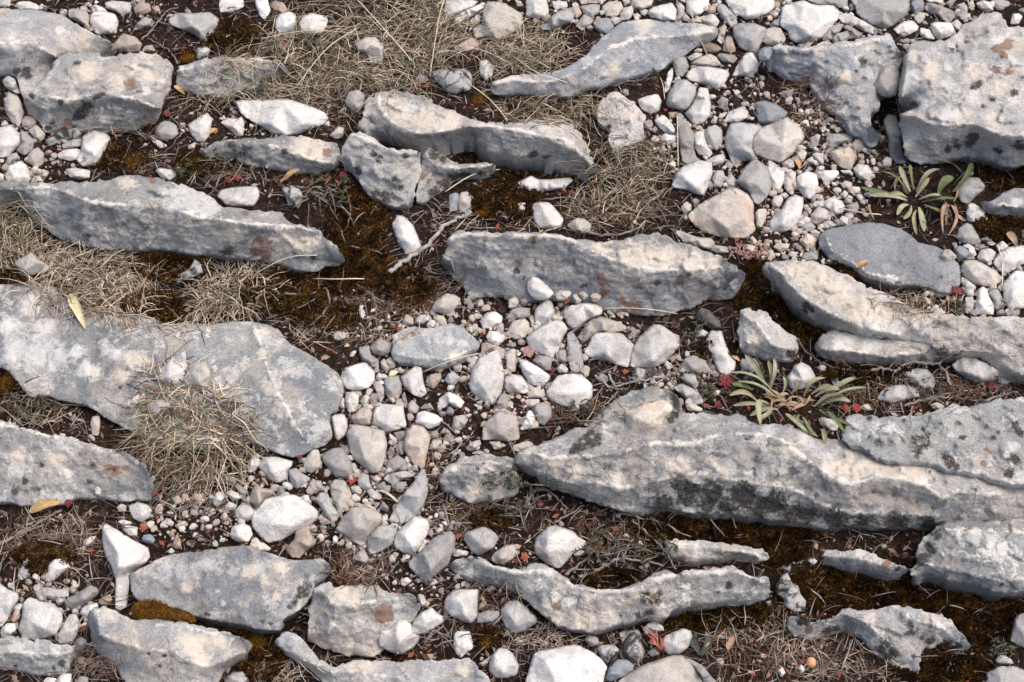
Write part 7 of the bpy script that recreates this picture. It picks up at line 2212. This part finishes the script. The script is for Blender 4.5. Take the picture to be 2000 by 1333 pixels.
def shrub(x, y, rx, ry, stems, label, needles=1.0):
    org = np.array(surf(x, y))
    root = bpy.data.objects.new('dwarf_shrub', None)
    C.objects.link(root); root.location = tuple(org)
    sb, nb = Buf(), Buf()
    for _ in range(stems):
        a = random.uniform(0, 6.283)
        bx, by = x + rx * 0.5 * random.uniform(-1, 1), y + ry * 0.5 * random.uniform(-1, 1)
        tx, ty = bx + rx * random.uniform(0.3, 0.9) * math.cos(a), by + ry * random.uniform(0.3, 0.9) * math.sin(a)
        p0 = np.array(surf(bx, by)); p0[2] += 0.002
        p1 = np.array(bp(tx, ty, surf(tx, ty)[2] + random.uniform(4, 26) * S0))
        P = spline([p0, (p0 + p1) / 2 + rng.normal(0, 5 * S0, 3) + np.array([0, 0, 0.004]), p1], 9)
        V, F = tube(P, np.linspace(1.5, 0.7, 9) * S0, 5)
        sb.add(V, F, random.uniform(0.1, 0.8))
        ntop = int(26 * needles)
        for k in range(ntop):
            u = 1 - (k / max(1, ntop)) * random.uniform(0.3, 0.75)
            p = P[int(u * 8)] + rng.normal(0, 0.6 * S0, 3)
            dv = rng.normal(size=3) + (p1 - p0) / np.linalg.norm(p1 - p0) * 0.8; dv[2] = abs(dv[2]) * 0.7 + 0.1
            dv /= np.linalg.norm(dv)
            L = random.uniform(4, 9) * S0
            V, F = tube([p, p + dv * L * 0.55, p + dv * L], np.array([0.5, 0.75, 0.25]) * S0, 3)
            nb.add(V, F, random.random())
    link('stem', sb.mesh('stem', org), TWIG, root)
    if nb.n:
        tag(link('foliage', nb.mesh('foliage', org), NEEDLE, root), kind='stuff')
    tag(root, label, 'shrub', 'dwarf shrubs')


SH = [(630, 385, 70, 50, 26, 'wiry dwarf shrub with bare grey stems left of the black-spotted block', 0.35), (672, 370, 20, 25, 5, 'small green shrub sprig left of the pale block', 1.0), (55, 795, 55, 22, 10, 'dwarf shrub behind the white rim of the black-dotted slab', 1.0), (985, 940, 45, 40, 14, 'dark green dwarf shrub on the crusted rock at the outcrop tip', 1.2),
      (1010, 1000, 60, 36, 10, 'dwarf shrub in the shadow below the outcrop tip', 0.6), (1180, 1070, 90, 50, 24, 'sprawling dwarf shrub above the twisted slab', 0.8), (1290, 1070, 50, 40, 10, 'green dwarf shrub sprigs at the left end of the cracked ledge', 0.8), (1800, 865, 26, 40, 7, 'thin green shrub hanging over the mottled right-edge rock', 0.8),
      (1790, 755, 60, 26, 10, 'low shrub around the speckled stones under the crooked root', 0.7), (1850, 700, 50, 22, 9, 'green shrub sprigs at the lower end of the long cream slab', 0.8), (1130, 800, 50, 26, 9, 'low green shrub right of the round white stone', 0.7), (860, 548, 40, 14, 6, 'thin shrub sprig left of the rust-stained grey slab', 0.6),
      (520, 525, 18, 10, 4, 'tiny green sprig below the long ridged slab', 1.0), (1375, 625, 18, 20, 5, 'tiny green sprig on the blackened stone', 1.0), (1262, 160, 20, 18, 5, 'tiny green sprig below the blue-grey wavy slab', 1.0), (1261, 1165, 8, 18, 3, 'tiny green sprig hanging on the twisted slab', 1.0), (1877, 600, 10, 16, 4, 'dark green sprig left of white stones near the right edge', 1.4), (1955, 1265, 40, 14, 8, 'green shrub sprigs in the bottom right corner', 0.8),
      (440, 310, 50, 26, 9, 'green shrub sprigs below the dark-fronted slab', 0.8), (355, 335, 20, 14, 5, 'tiny green sprig above the long ridged slab', 1.2), (1390, 765, 26, 18, 6, 'small green shrub left of the largest red rosette', 1.0), (1960, 750, 40, 24, 8, 'green shrub sprigs at the right edge above the mottled rock', 0.8), (1340, 660, 30, 16, 5, 'small grey shrub right of the large white stones', 0.7), (1060, 960, 60, 20, 6, 'dark shrub stems along the foot of the outcrop', 0.4)]
for (x, y, rx, ry, n, lab, nd) in SH:
    shrub(x, y, rx, ry, n, lab, nd)
